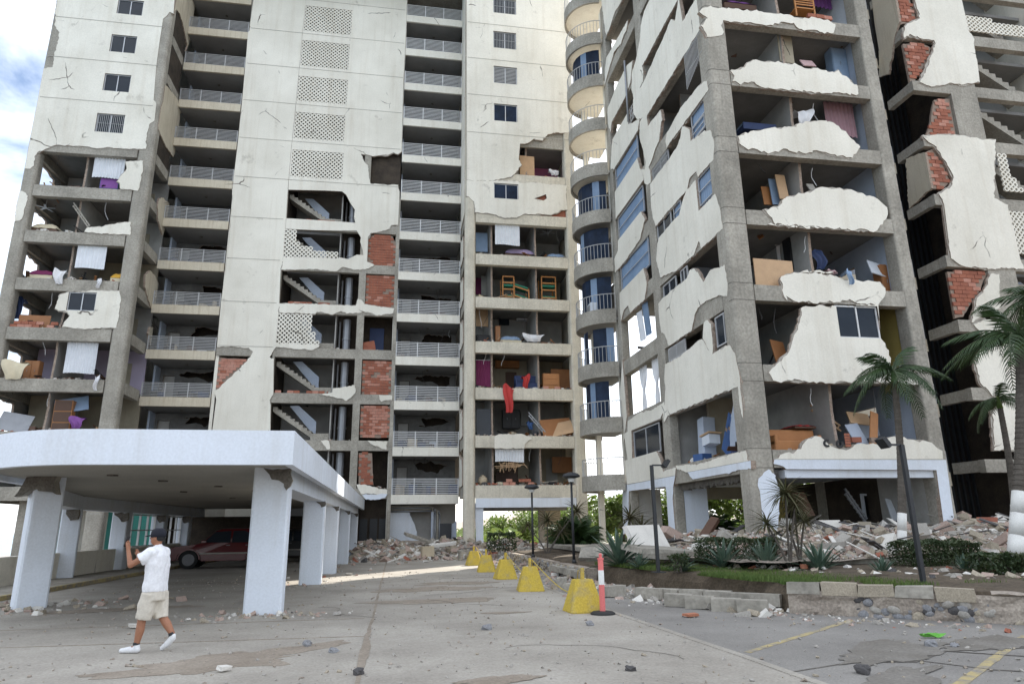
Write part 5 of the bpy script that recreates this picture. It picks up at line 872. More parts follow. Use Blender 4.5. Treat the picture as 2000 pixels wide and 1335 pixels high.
def rubble(name,label,pts_fn,n,smin,smax,hfn,base=None):
    mb=MB()
    for i in range(n):
        x,y=pts_fn(); s=smin*(smax/smin)**(random.random()**2.2); z=hfn(x,y)
        r=random.random();m=0
        for k,w in enumerate(CW):
            if r<w: m=k;break
            r-=w
        if n>2000 and i%60==0: mb.obox((x,y,z+.12),(random.uniform(.6,1.8),random.choice((.03,.12,.2)),.03),(random.uniform(-18,18),random.uniform(-25,25),random.uniform(0,180)),random.choice((0,2,4,5,5)))
        chunk_mb(mb,(x,y,z+s*.08-random.random()*.04),s,m)
    if base:
        x0,x1,y0,y1,k=base; nx,ny=k
        mb.sheet(lambda u,v:(x0+(x1-x0)*u,y0+(y1-y0)*v,hfn(x0+(x1-x0)*u,y0+(y1-y0)*v)-.03+.05*noise.noise(((x0+(x1-x0)*u)*1.5,(y0+(y1-y0)*v)*1.5,2))),nx,ny,6)
    return mb.build(name,CH,label=label,cat='rubble',kind='stuff')
def hA(x,y):
    t=max(0,min(1,(y-38.2-1.2*noise.noise((x*.35,0,5)))/5.5)); return .02+(.75+.55*noise.noise((x*.5,y*.4,1)))*t*t*(1.0 if -2.2<x<5 else .75)
rubble('rubble_heap','long heap of broken brick and plaster at the foot of the left tower',lambda:(random.uniform(-2.2,11.6),43.6-abs(random.gauss(0,2.6))),4200,.07,.6,hA,(-2.1,11.8,38,46,(28,16)))
def hB(x,y):
    e=9.0+(23-y)*.28
    t=max(0,min(1,(x-e)/3.0)); return .78+(.60+.30*noise.noise((x*.45,y*.5,4)))*t*max(.25,min(1,(y-16.3)/3.5))+(.12 if x>19.5 else 0)*min(1,max(0,(y-17)/4))
def pB():
    while 1:
        y=random.uniform(16.4,25.2); x=random.uniform(8.4,27)
        if x>9.2+(23-y)*.3 and not (12.0<x<13.2 and 22.3<y<23.4): return x,y
rubble('rubble_heap','wide bed of pale brick rubble covering the podium under the right tower',pB,10500,.05,.30,hB,(8.6,27,16.3,25.5,(40,22)))
rubble('rubble_heap','scattered debris on the concrete drive along the carport pillars',lambda:(random.gauss(-2.6,.8),15.3+random.random()*.0+random.gauss(0,.35) if random.random()<.45 else random.uniform(22,43)),420,.04,.22,lambda x,y:.015)
rubble('rubble_heap','loose stones and block fragments under the broken garden edge',lambda:(lambda y:(6.1+(22-y)*.17+random.gauss(0,.35)-.35,y))(random.uniform(12.6,23)),620,.05,.32,lambda x,y:.02)
rubble('rubble_heap','small debris on the parking bay beside the river stone wall',lambda:(lambda t:(7.3+2.6*t+random.gauss(-.25,.3),12.9-2.4*t+random.gauss(-.25,.3)))(random.random()),160,.04,.2,lambda x,y:.015)
rubble('rubble_heap','debris between the yellow bollards and the stone wall',lambda:(random.uniform(4.2,6.2),random.uniform(15,37)),700,.05,.35,lambda x,y:.015)
rubble('rubble_heap','dusty fragments by the foot of the rounded carport corner',lambda:(random.gauss(-8.2,1.3),random.gauss(18.3,.9)),260,.05,.3,lambda x,y:.015)
rubble('rubble_heap','larger broken wall lumps lying on the podium rubble',pB,130,.4,.85,lambda x,y:hB(x,y)+.03)
rubble('rubble_heap','pale fragments strewn among the agaves in the garden bed',lambda:(lambda y:(8.0+(19-y)*.45+random.random()*4.5,y))(random.uniform(12.5,18.5)),900,.05,.3,lambda x,y:.56)
# grit over the drive
mb=MB()
for i in range(2600):
    x=random.uniform(-9,9); y=6.5+22*random.random()**1.5; s=.006*(7**random.random()); chunk_mb(mb,(x,y,.02),s*1.6,random.choice((0,0,4,6)))
mb.build('grit',CH,label='fine grit and crumbs strewn over the drive',cat='grit',kind='stuff')
# single loose stones
def stone_mb(s,seed,fl=.62,rough=.55):
    mb=MB(); nu,nv=9,6; vs=[]
    for j in range(nv+1):
        t=math.pi*j/nv
        for i in range(nu):
            a=2*math.pi*i/nu; d=Vector((math.sin(t)*math.cos(a),math.sin(t)*math.sin(a),math.cos(t))); r=s*(1+rough*noise.noise(d*1.6+Vector((seed,0,0)))); vs.append((d.x*r*1.15,d.y*r*.85,d.z*r*fl+s*fl*.8))
    return mb.add(vs,[(j*nu+i,j*nu+(i+1)%nu,(j+1)*nu+(i+1)%nu,(j+1)*nu+i) for j in range(nv) for i in range(nu)])
for i,(x,y,s,lab) in enumerate([(1.62,12.28,.085,'lone grey stone in the middle of the concrete drive'),(3.41,12.31,.075,'round grey stone just in front of the nearest yellow bollard'),(-.36,9.04,.075,'dark stone on the slab joint nearest the viewer'),(-1.21,11.32,.08,'lumpy grey stone above the large damp stain'),(-.78,10.65,.065,'pair-sized dark lump beside the slab joint and stain'),(7.39,9.11,.085,'grey stone on the stained parking bay'),(7.65,9.0,.06,'pale stone next to the grey one on the stained bay'),(8.58,11.72,.07,'grey stone close under the cobbled wall'),(5.35,7.75,.09,'flat dark lump of torn asphalt by the cracked slab'),(2.83,8.5,.06,'black shard on the drive right of the lower centre'),(-7.2,12.6,.09,'dark stone near the left edge of the drive')]):
    stone_mb(s,i*2.7).build('stone','stone_grey' if i not in(2,8,9,10) else 'stone_dark',loc=(x,y,.005),rz=i*37,smooth=False,label=lab,cat='stone')
MB().obox((0,0,.03),(.34,.2,.05),(3,0,20),jit=.35).build('terracotta_tile_shard','terracotta',loc=(5.55,12.93,.02),label='orange roof tile shard lying before the fallen wall blocks',cat='tile')
MB().sheet(lambda u,v:(u*.34-.17+.03*math.sin(v*9),v*.10-.05,.03+.03*math.sin(u*7+v*5)),8,4).build('plastic_scrap','green_bright',loc=(7.95,9.75,.02),rz=-12,label='crumpled bright green plastic scrap on the parking bay',cat='scrap')
for i,(x,y,s,lab) in enumerate([(-5.0,16.9,.22,'white flat fragment on the drive under the carport front'),(-4.5,14.1,.20,'pale torn paper scrap behind the walking person'),(-2.0,9.6,.13,'little white scrap beside the damp stain'),(1.7,36.5,.28,'white sheet of foam in front of the rubble'),(-1.6,27.6,.3,'white plaster lump by the third carport pillar')]):
    MB().obox((0,0,.04),(s*1.5,s,.06),(4,6,0),jit=.35).build('white_fragment','chunk_white',loc=(x,y,.015),rz=i*25,label=lab,cat='debris')
# bollards
def bollard(loc,label,rz):
    t=thing('bollard',label,'bollard',loc,rz,'yellow concrete bollards along the drive')
    mb=MB(); rs=[]
    for z,w in ((0,.345),(.03,.35),(.60,.19),(.63,.175)):
        c=.05; rs.append([(x,y,z) for x,y in ((-w,-w+c),(-w+c,-w),(w-c,-w),(w,-w+c),(w,w-c),(w-c,w),(-w+c,w),(-w,w-c))])
    mb.rings(rs); mb.build('body','yellow_paint',t); t.rotation_euler=(random.uniform(-.03,.03),random.uniform(-.04,.04),R(rz)); MB().box(-.035,-.035,.6,.035,.035,.85).tube((-.05,0,.80),(.05,0,.80),.014,n=6).build('post','yellow_paint',t); return t
for (x,y,l,rz) in ((3.84,14.3,'nearest yellow bollard, beside the red and white post',3),(3.7,19.2,'second yellow bollard along the drive edge from the viewer',-4),(3.72,23.7,'middle one of the five yellow bollards',5),(3.6,27.6,'fourth yellow bollard, second from the rubble',-2),(3.66,32.5,'farthest yellow bollard, nearest the tower rubble',4)): bollard((x,y,0),l,rz)
for (a,b,l) in ((14.3,19.2,'nearest sagging yellow rope between two bollards'),(19.2,23.7,'yellow rope hanging from the middle bollard towards the viewer'),(27.6,32.5,'yellow rope drooping between the two farthest bollards')):
    MB().path([(3.76+.35*math.sin(math.pi*i/10),a+(b-a)*i/10,.80-.62*math.sin(math.pi*i/10)) for i in range(11)],.012,5).build('rope','yellow_paint',label=l,cat='rope',group='ropes between bollards')
# delineator post
t=thing('delineator_post','red and white plastic delineator post on a round black base','traffic post',(4.08,13.75,0))
MB().rings([[(r*math.cos(2*math.pi*i/20),r*math.sin(2*math.pi*i/20),z) for i in range(20)] for r,z in ((.24,.01),(.24,.04),(.20,.065),(.07,.075))]).build('base','rubber',t,smooth=False)
for z0,z1,m,r in ((.07,.56,'red_plastic',.056),(.56,.83,'white_band',.0575),(.83,1.03,'red_plastic',.054)):
    MB().tube((0,0,z0),(0,0,z1),r,n=16).build('band' if m=='white_band' else 'shaft',m,t,smooth=False)
MB().tube((0,0,1.03),(0,0,1.06),.065,n=16).tube((0,0,1.06),(0,0,1.10),.03,n=12).ell((0,0,1.12),(.035,.035,.03)).build('knob','red_plastic',t)
# lamps
def mushroom(loc,h,label):
    t=thing('garden_lamp',label,'lamp post',loc,0,'mushroom lamps in the garden')
    MB().tube((0,0,0),(0,0,h-.25),.05,.04,n=10).tube((0,0,0),(0,0,.12),.09,.06,n=10).build('pole','pole_black',t,smooth=True)
    MB().tube((0,0,h-.27),(0,0,h-.1),.10,.13,n=14).build('lantern','lamp_glass',t)
    MB().rings([[(r*math.cos(2*math.pi*i/22),r*math.sin(2*math.pi*i/22),z) for i in range(22)] for r,z in ((.10,h-.16),(.30,h-.10),(.32,h-.06),(.26,h+.01),(.12,h+.06),(.02,h+.075))]).build('lamp_shade','pole_black',t,smooth=True)
mushroom((5.75,29.1,.45),2.9,'slim mushroom lamp farther back, in front of the tower opening'); mushroom((6.15,23.9,.45),3.0,'taller looking mushroom lamp beside the spiky garden plant')
def flood(loc,h,label,dirx):
    t=thing('floodlight_pole',label,'lamp post',loc,0,'floodlight poles in the garden')
    MB().box(-.04,-.04,0,.04,.04,h).box(-.15,-.15,0,.15,.15,.02).build('pole','pole_black',t)
    MB().obox((dirx*.2,0,h+.0),(.36,.04,.04)).build('arm','pole_black',t)
    MB().obox((dirx*.40,0,h+.04),(.09,.26,.22),(0,dirx*35,0)).build('floodlight','pole_black',t)
flood((6.75,17.6,.5),2.72,'black floodlight pole leaning before the open ground floor',1); flood((10.1,12.4,.5),2.68,'black floodlight pole on the cobbled wall beside the palm',-1)
# blocks: intact cap of the retaining wall, and the course that has slid forward
t=thing('retaining_wall','low retaining wall of concrete blocks over rounded river stones','wall',(9,11.7,0))
a,b=Vector((7.55,12.95)),Vector((10.6,10.25)); d=(b-a).normalized(); ang=math.degrees(math.atan2(d.y,d.x)); L=(b-a).length; nn=Vector((-d.y,d.x))
def wloc(s,off): p=a+d*s+nn*off; return p
q=[tuple(wloc(0,.06)),tuple(wloc(L+4,.06)),tuple(wloc(L+4,.4)),tuple(wloc(0,.4))]
cm=MB(); NN=60
cm.sheet(lambda u,v:(lambda p,w:(p.x+nn.x*w,p.y+nn.y*w,.44*v))(wloc((L+4)*u,.04),.07*noise.noise((u*22,v*3,1))+.03*noise.noise((u*60,v*8,2))),NN*2,8)
part(cm,'mortar_face','dust',t); part(MB().prism(q,'Z',0,.42),'mortar_core','dust',t)
cap_=MB()
cap_.sheet(lambda u,v:(lambda p:(p.x,p.y,.47+.05*noise.noise((u*14,v*2,5))+.03*v))(wloc(3.3+(L+.8)*u,.02+.38*v)),40,4); part(cap_,'rough_cap','dust',t)
for i in range(5):
    s=.3+i*.62; p=wloc(s,.17); o=MB().box(-.295,-.17,-.105,.295,.17,.105,jit=.022).build('block','stone_tan' if i%3 else 'concrete',loc=(p.x,p.y,.475-.006*i+random.uniform(-.01,.01)),rz=ang+random.uniform(-4,4)); o.parent=t; o.matrix_parent_inverse=Matrix.Translation(-Vector(t.location))
sm=[stone_mb(.1,k*3.3,.85,.22).mesh('river_stone',('stone_grey','stone_tan','stone_dark','chunk_grey')[k]) for k in range(4)]
for i in range(150):
    s=random.uniform(1.2,L+3.5); z=random.uniform(-.04,.16) if random.random()<.75 else random.uniform(.1,.3); p=wloc(s,.07+random.uniform(-.02,.03)); o=bpy.data.objects.new('river_stone',sm[random.choice((0,0,1,2,3))]); COL.objects.link(o)
    k=random.uniform(.5,1.0); o.location=(p.x,p.y,z); o.scale=(k,k*.7,k); o.rotation_euler=(random.uniform(-.5,.5),random.uniform(-.5,.5),R(ang)); o.parent=t; o.matrix_parent_inverse=Matrix.Translation(-Vector(t.location))
for m_ in sm: m_.polygons.foreach_set('use_smooth',[True]*len(m_.polygons))
t=thing('retaining_wall','rough stone retaining wall running back towards the mushroom lamps','wall',(6,27,0))
part(B(5.92,21.6,0,6.3,36,.40,jit=.01),'mortar_core','dust',t)
for i in range(230):
    y=21.7+14*random.random()**1.5; z=random.uniform(0,.36); o=bpy.data.objects.new('wall_stone',sm[random.choice((1,1,0,3))]); COL.objects.link(o); k=random.uniform(.6,1.1); o.location=(5.9,y,z-.05); o.scale=(k*.5,k*1.3,k*.8); o.rotation_euler=(random.uniform(-.4,.4),0,random.uniform(-.2,.2)); o.parent=t; o.matrix_parent_inverse=Matrix.Translation(-Vector(t.location))
for i in range(6):
    o=MB().box(-.1,-.34,-.1,.1,.34,.1,jit=.008).build('block','concrete',loc=(5.78,21.8+i*.72,.22 if i else .2),rz=random.uniform(-2,2)); o.parent=t; o.matrix_parent_inverse=Matrix.Translation(-Vector(t.location))
BLAB=['nearest end block of the toppled front row', 'second block of the toppled front row', 'third block of the toppled front row, slightly raised corner', 'last block of the toppled front row towards the cobbled wall', 'far end block of the back row under the soil face', 'second block of the back row, tight beside its neighbour', 'third block of the back row under the soil face', 'middle right block of the back row by the agave edge', 'next to last block of the back row', 'back row block closest to the cobbled wall', 'upright single block near the red and white post', 'lone block beside the second yellow bollard', 'lone block between the second and middle bollards', 'small block lying aslant behind the nearest bollard']
BLK=[(6.02,14.6,.14,-35,'first'),(6.28,14.1,.14,-30,''),(6.6,13.6,.13,-32,''),(6.95,13.2,.13,-38,''),(5.9,16.1,.14,-60,''),(6.35,16.0,.13,-52,''),(6.7,15.4,.15,-48,''),(7.05,14.9,.15,-50,''),(7.3,14.3,.16,-45,''),(7.55,13.75,.18,-40,''),(5.35,17.0,.14,25,''),(5.15,19.4,.12,10,''),(4.9,20.5,.12,70,''),(4.75,18.6,.11,40,'')]
for i,(x,y,z,rz,_) in enumerate(BLK):
    MB().box(-.29,-.14,-.12,.29,.14,.12,jit=.012).build('concrete_block','concrete',loc=(x,y,z),rz=rz+random.uniform(-8,8),label=BLAB[i],cat='concrete block',group='toppled edging blocks')
for (x,y,z,sx,sy,rot,l) in ((7.9,20.4,.95,2.4,1.2,(6,4,20),'thick broken concrete slab on the podium edge before the first bay'),(8.6,23.2,1.2,1.7,1.1,(58,0,25),'white plastered slab leaning against the rubble beside the floodlight pole'),(10.4,22.0,1.0,1.6,.9,(10,-8,40),'pale slab lying flat on rubble before the open bay'),(7.0,24.6,.7,.9,.6,(35,0,-30),'grey block tilted against the agave by the second mushroom lamp'),(11.1,24.1,1.3,1.9,.35,(12,-38,30),'long timber board propped in the open ground floor bay'),(13.9,20.8,1.5,.95,.5,(70,0,10),'pale wedge of wall standing by the ragged shrub'),(1.6,43.4,1.05,2.0,.9,(8,18,10),'dark slab tipped on top of the rubble at the tower base'),(2.9,41.0,.75,1.5,.7,(6,-6,-10),'pale slab lying across the rubble front'),(17.8,24.0,1.4,2.3,.2,(5,-8,15),'long white strip of ceiling lying on the rubble in the lobby'),(12.2,19.0,.85,1.0,.55,(3,3,5),'white slab with red brick edge at the podium front')):
    MB().obox((0,0,0),(sx,sy,.16),rot,jit=.1).build('concrete_slab','chunk_white' if 'white' in l or 'pale' in l else ('concrete' if 'timber' not in l else 'wood_dark'),loc=(x,y,z),label=l,cat='slab')
MB().box(-.33,-.28,0,.33,.28,.55,jit=.02).build('cardboard_box','beige',loc=(1.9,39.6,.15),rz=8,label='tan cardboard box in front of the rubble heap',cat='box')
MB().box(-.45,-.25,.42,.45,.25,.5).box(-.4,-.2,0,-.3,.2,.42).box(.3,-.2,0,.4,.2,.42).build('concrete_bench','concrete',loc=(3.9,38.3,0),rz=5,label='small concrete bench beside the farthest yellow bollard',cat='bench')
# ------------------------------------------------------------------ plants
def leaf_blade(L,w,droop,fold=.25,seg=6):
    mb=MB(); vs=[];fs=[]
    for i in range(seg+1):
        t=i/seg; ww=w*(math.sin(math.pi*min(1,t*.9+.12))**.7)*(1 if t<.98 else .1); x=L*t; z=-droop*t*t*L
        vs+=[(x,-ww/2,z+fold*ww),(x,0,z),(x,ww/2,z+fold*ww)]
    for i in range(seg):
        for k in(0,1): fs.append((i*3+k,i*3+k+1,(i+1)*3+k+1,(i+1)*3+k))
    return mb.add(vs,fs)
agm=[leaf_blade(1,.12,.05).mesh('leaf','leaf_agave'),leaf_blade(1,.12,.25).mesh('leaf','leaf_agave')]
def rosette(name,label,cat,loc,n,L,me,lo=8,hi=80,stem=0,stem_m='bark',group=None,scale_w=1):
    t=thing(name,label,cat,loc,0,group)
    if stem: MB().tube((0,0,0),(0,0,stem),.05*max(1,L),.045*max(1,L),n=8).build('stem',stem_m,t)
    for i in range(n):
        o=bpy.data.objects.new('leaf',random.choice(me)); COL.objects.link(o); o.parent=t
        a=i*2.39996; el=lo+(hi-lo)*(i/n)**.8+random.uniform(-6,6); l=L*random.uniform(.8,1.1); o.location=(0,0,stem); o.scale=(l,l*scale_w,l); o.rotation_euler=(0,-R(el),a)
    return t
AG='agaves in the garden bed'
for (x,y,L,l) in ((6.7,20.6,1.15,'big dark agave with long spikes nearest the mushroom lamp'),(6.85,19.3,.5,'small agave low beside the big dark one'),(7.5,17.75,.52,'agave just to the right of the yellow-flowered bush'),(8.7,17.9,.85,'wide agave in front of the clipped hedge'),(9.6,17.3,.85,'agave between the clipped hedge and the ragged tall shrub'),(10.25,16.0,.80,'round agave beside the terracotta pot'),(10.9,14.6,.48,'small agave by the floodlight pole at the cobbled wall'),(12.5,14.0,.5,'agave at the dark end of the bed below the palms')):
    rosette('agave',l,'agave',(x,y,.5),38,L,agm,5,82,group=AG)
def dracaena(loc,label,heads):
    t=thing('dracaena',label,'shrub',loc,0,'tall tufted shrubs by the corner column')
    for (dx,dy,h,L,n) in heads:
        MB().path([(0,0,0),(dx*.4,dy*.4,h*.5),(dx,dy,h)],[.035,.03,.022],6).build('stem','bark',t)
        mb=MB(); b=leaf_blade(1,.075,.55)
        for i in range(n):
            a=i*2.4; el=R(-20+95*(i/n)); l=L*random.uniform(.75,1.1); M=Matrix.Translation((dx,dy,h))@Matrix.Rotation(a,4,'Z')@Matrix.Rotation(-el,4,'Y')@Matrix.Scale(l,4)
            mb.add([M@Vector(v) for v in b.v],b.f)
        mb.build('leaf_tuft','leaf_dracaena',t)
dracaena((9.9,16.7,.5),'tallest ragged tufted shrub before the white corner pillar',[(.1,0,1.9,.62,70),(-.45,.1,1.15,.55,55),(.45,.2,1.6,.5,55)])
dracaena((10.5,17.2,.6),'second tufted shrub, shorter, right beside the tallest one',[(0,0,1.45,.5,50),(.3,.1,1.1,.5,45),(-.2,0,.9,.45,40)])
dracaena((6.9,31.5,.4),'bushy dark green shrub behind the mushroom lamps',[(0,0,1.5,.8,60),(.7,.3,1.0,.7,55),(-.8,.5,1.3,.6,45),(1.3,-.4,1.9,.8,60)])
dracaena((9.3,27,.7),'spreading cane plant in front of the tower gap',[(0,0,1.2,.9,50),(.6,.3,.8,.9,50)])
def foliage(mb,c,r,n,s,m=0,shell=.55):
    for i in range(n):
        while 1:
            d=Vector((random.uniform(-1,1),random.uniform(-1,1),random.uniform(-1,1)))
            if shell<d.length<1: break
        p=Vector((c[0]+d.x*r[0],c[1]+d.y*r[1],c[2]+d.z*r[2])); q=Euler((random.uniform(-1,1),random.uniform(-1,1),random.uniform(0,6.3))).to_matrix(); k=s*random.uniform(.6,1.3)
        mb.add([p+q@Vector(v)*k for v in ((-.5,0,0),(0,-.28,.06),(.5,0,0),(0,.28,.06))],[(0,1,2,3)],m)
def hedge(x0,x1,y0,y1,z0,z1,label,n=7000,s=.06,m='leaf_hedge',name='hedge'):
    t=thing(name,label,name,((x0+x1)/2,(y0+y1)/2,z0)); mb=MB()
    for i in range(n):
        p=[random.uniform(x0,x1),random.uniform(y0,y1),random.uniform(z0+.1,z1)]
        k=random.randrange(4)
        if k==0: p[1]=y0+abs(random.gauss(0,.05))
        elif k==1: p[2]=z1-abs(random.gauss(0,.05))
        elif k==2: p[0]=random.choice((x0,x1))+random.gauss(0,.04)
        w=noise.noise((p[0]*2.2,p[1]*2.2,p[2]*2.2)); p=[q+w*.10 for q in p]
        q=Euler((random.uniform(-1,1),random.uniform(-1,1),random.uniform(0,6.3))).to_matrix(); kk=s*random.uniform(.6,1.4)
        mb.add([Vector(p)+q@Vector(v)*kk for v in ((-.5,0,0),(0,-.3,.06),(.5,0,0),(0,.3,.06))],[(0,1,2,3)])
    part(mb,'foliage',m,t)
    for i in range(6):
        x=random.uniform(x0+.1,x1-.1);y=random.uniform(y0+.1,y1-.1); tw=MB().path([(x,y,z0),(x+random.uniform(-.15,.15),y,z0+(z1-z0)*.85)],.014,5); part(tw,'stem','bark',t)
    return t
hedge(8.5,10.6,18.3,19.2,.6,1.28,'clipped box hedge with a flat top before the open ground floor')
hedge(12.1,13.9,15.0,15.9,.55,1.22,'clipped hedge between the palm trunk and the floodlight pole')
hedge(12.3,13.3,13.0,13.8,.5,.98,'dark green bush at the end of the bed under the palms',1500,.09)
hedge(13.4,15.2,13.2,14.2,.5,.95,'reddish low bush at the far right of the garden',1700,.09,'leaf_dry')
hedge(7.05,7.45,17.3,17.7,.5,.92,'little leafy bush at the foot of the floodlight pole',420,.07,name='bush')
hedge(5.2,6.6,38.2,39.4,.3,1.35,'dark bush in the rubble at the tower opening',1500,.12,name='bush')
mb=MB().tube((0,0,0),(0,0,.18),.07,.11,n=12); mb.build('flower_pot','terracotta',loc=(9.95,16.15,.52),label='small terracotta pot beside the round agave',cat='pot')
# grass
mb=MB()
for i in range(26000):
    t=random.random(); k=random.random(); y=22-10*t
    x0=6.2+(22-y)*.17 if y>13.2 else 7.9+(13.2-y)*1.15; x=x0+.12+random.random()**1.3*(2.2 if y>13 else 3.6)
    if noise.noise((x*.9,y*.9,8))<-.15: continue
    h=random.uniform(.03,.13); a=random.uniform(0,6.3); dx,dy=.012*math.cos(a),.012*math.sin(a); l=random.uniform(-.05,.05)
    mb.add([(x-dx,y-dy,.49),(x+dx,y+dy,.49),(x+l,y+l*.6,.50+h)],[(0,1,2)])
mb.build('grass','grass',label='thin green grass along the front of the garden bed',cat='grass',kind='stuff')
# palms
def frond_mb(L,droop,nl=26,w=.5):
    mb=MB(); pts=[]
    for i in range(13):
        t=i/12; pts.append(Vector((L*t*(1-.12*t*t),0,L*(.22*t-droop*t*t))))
    mb.path([tuple(p) for p in pts],[.028*(1-.8*i/12) for i in range(13)],5,1)
    for i in range(nl*2):
        t=.08+.92*(i//2)/nl; k=min(11,int(t*12)); f=t*12-k; p=pts[k].lerp(pts[k+1],f); d=(pts[k+1]-pts[k]).normalized(); s=1 if i%2 else -1
        ll=w*(math.sin(math.pi*min(1,.15+t*.82))**.6)*random.uniform(.85,1.1); out=(d*.65+Vector((0,s*.85,-.25-.35*random.random()))).normalized(); mid=p+out*ll*.55; tip=p+out*ll+Vector((0,0,-.28*ll)); wd=d*.022
        mb.add([p-wd,p+wd,mid+wd*1.1,mid-wd*1.1,tip],[(0,1,2,3),(3,2,4)])
    return mb
frs=[frond_mb(1.6,.75).mesh('frond',('leaf_palm','leaf_hedge')),frond_mb(1.6,1.1).mesh('frond',('leaf_palm','leaf_hedge')),frond_mb(1.3,.45).mesh('frond',('leaf_palm','leaf_hedge'))]
def palm(label,base,top,r,nf,white,sc=1,dry=False,angs=None):
    t=thing('palm_tree',label,'palm',base,0,'palms in front of the right tower'); b=Vector(base); d=Vector(top)-b
    pts=[Vector((0,0,0))+d*(i/10)+Vector((.10*math.sin(i/10*3.1),0,0)) for i in range(11)]
    kw=max(1,round(white/d.length*10))
    MB().path([tuple(p) for p in pts[:kw+1]],[r*(1.15-.2*i/10) for i in range(kw+1)],12).build('painted_trunk','trunk_white',t,smooth=True)
    mb=MB()
    for i in range(kw,10):
        for k in range(4):
            p=pts[i].lerp(pts[i+1],k/4);q=pts[i].lerp(pts[i+1],(k+1)/4); rr=r*(1.1-.35*(i+k/4)/10); mb.tube(p,q,rr*1.06,rr*.96,12)
    mb.build('trunk','bark',t,smooth=False)
    MB().tube(tuple(pts[10]),tuple(pts[10]+Vector((0,0,.38))),r*.85,r*.35,10).build('crownshaft','leaf_tree',t,smooth=True)
    for i in range(nf):
        o=bpy.data.objects.new('frond',frs[0] if i<nf*.45 else (frs[1] if i<nf*.8 else frs[2])); COL.objects.link(o); o.parent=t; o.location=pts[10]+Vector((0,0,.3))
        a=i*2.39996+random.uniform(-.2,.2); el=random.uniform(-8,35) if i<nf*.8 else random.uniform(40,70); o.rotation_euler=(random.uniform(-.3,.3),-R(el),a); o.scale=(sc,sc,sc)
    if dry:
        mb=MB()
        for i in range(60):
            a=random.uniform(0,6.3); mb.path([tuple(pts[10]+Vector((0,0,.05))),tuple(pts[10]+Vector((.28*math.cos(a),.28*math.sin(a),-.1-.25*random.random())))],.008,4)
        mb.build('flower_stalk','leaf_dry',t)
palm('palm with a slender trunk before the right tower facade',(14.15,18,.95),(14.76,18,5.75),.11,15,1.15,.92,True)
palm('large dark palm at the right edge of the picture, thick trunk',(15.3,15.5,.75),(16.75,15.5,6.15),.17,18,1.5,1.08)
palm('short young palm between the two larger palms',(17.4,17.5,.9),(17.75,17.5,4.9),.10,8,1.1,.62)
palm('leaning palm trunk just behind the large dark one',(16.0,15.9,.75),(18.4,16.2,7.6),.13,12,1.5,1.0)
# trees and scrub behind the towers
def tree(label,loc,h,r,n=2600,m='leaf_tree',s=.34):
    t=thing('tree',label,'tree',loc,0,'green trees behind the towers'); tr=MB(); tr.path([(0,0,-.5),(.1,0,h*.35),(.2,.1,h*.6)],[.16,.12,.06],7)
    for k in range(5):
        a=k*1.26; tr.path([(.12,0,h*.35),(r*.5*math.cos(a),r*.5*math.sin(a),h*.62),(r*.75*math.cos(a),r*.75*math.sin(a),h*.75)],[.07,.045,.02],5)
    tr.build('trunk','bark',t); mb=MB()
    for k in range(17):
        a=random.uniform(0,6.3); rr=random.random()**.5*r*.8; zc=h*random.uniform(.35,.92); q=r*random.uniform(.22,.45); foliage(mb,(rr*math.cos(a),rr*math.sin(a),zc),(q,q,q*.7),n//17,s,0,.3)
    mb.build('crown',m,t)
k=0
for (x,y,h,r,l) in ((17.5,40,4.0,3.0,'bright acacia showing through the open bay beside the corner column'),(22,41.5,4.6,3.4,'rounded tree right of the one in the open bay'),(14.6,44,3.2,2.4,'small tree seen past the first ground floor pier'),(27,44,5,3.6,'far tree behind the lobby of the right tower'),(17.5,62,4.6,4,'green tree in the gap between the towers'),(22,66,5,4.2,'tree behind the gap, right of the nearer one'),(14.5,70,4.4,4,'low spreading tree left in the gap'),(27,75,5.5,5,'distant tree crown at the gap skyline'),(19,84,5.2,5,'distant tree on the slope between towers'),(11.5,66,3.2,3,'scrubby tree behind the right wing opening'),(33,60,6,5,'broad tree hidden mostly by the right tower')):
    tree(l,(x,y,gz(x,y)+(.3 if y<50 else -.4)),h,r)
for (x,y,l) in ((9.5,36.5,'leafy cane clump at the foot of the curved balconies'),(14.9,39.2,'yellow-green palm shrub in the gap between the towers'),(16.2,34.2,'dark cane plant at the back of the open bay')):
    rosette('cane_plant',l,'plant',(x,y,.5),34,1.5,[frs[2]],20,85,group='cane plants behind the tower')
mb=MB()
for i in range(5200):
    x=random.uniform(-6,70); y=random.uniform(54,150); 
    z=gz(x,y)+random.random()*1.6; q=Euler((random.uniform(-1,1),random.uniform(-1,1),random.uniform(0,6.3))).to_matrix(); kk=random.uniform(.5,1.3)
    mb.add([Vector((x,y,z))+q@Vector(v)*kk for v in ((-.5,0,0),(0,-.35,.1),(.5,0,0),(0,.35,.1))],[(0,1,2,3)])
mb.build('undergrowth','leaf_tree',label='sunlit green scrub on the slope behind the towers',cat='undergrowth',kind='stuff')
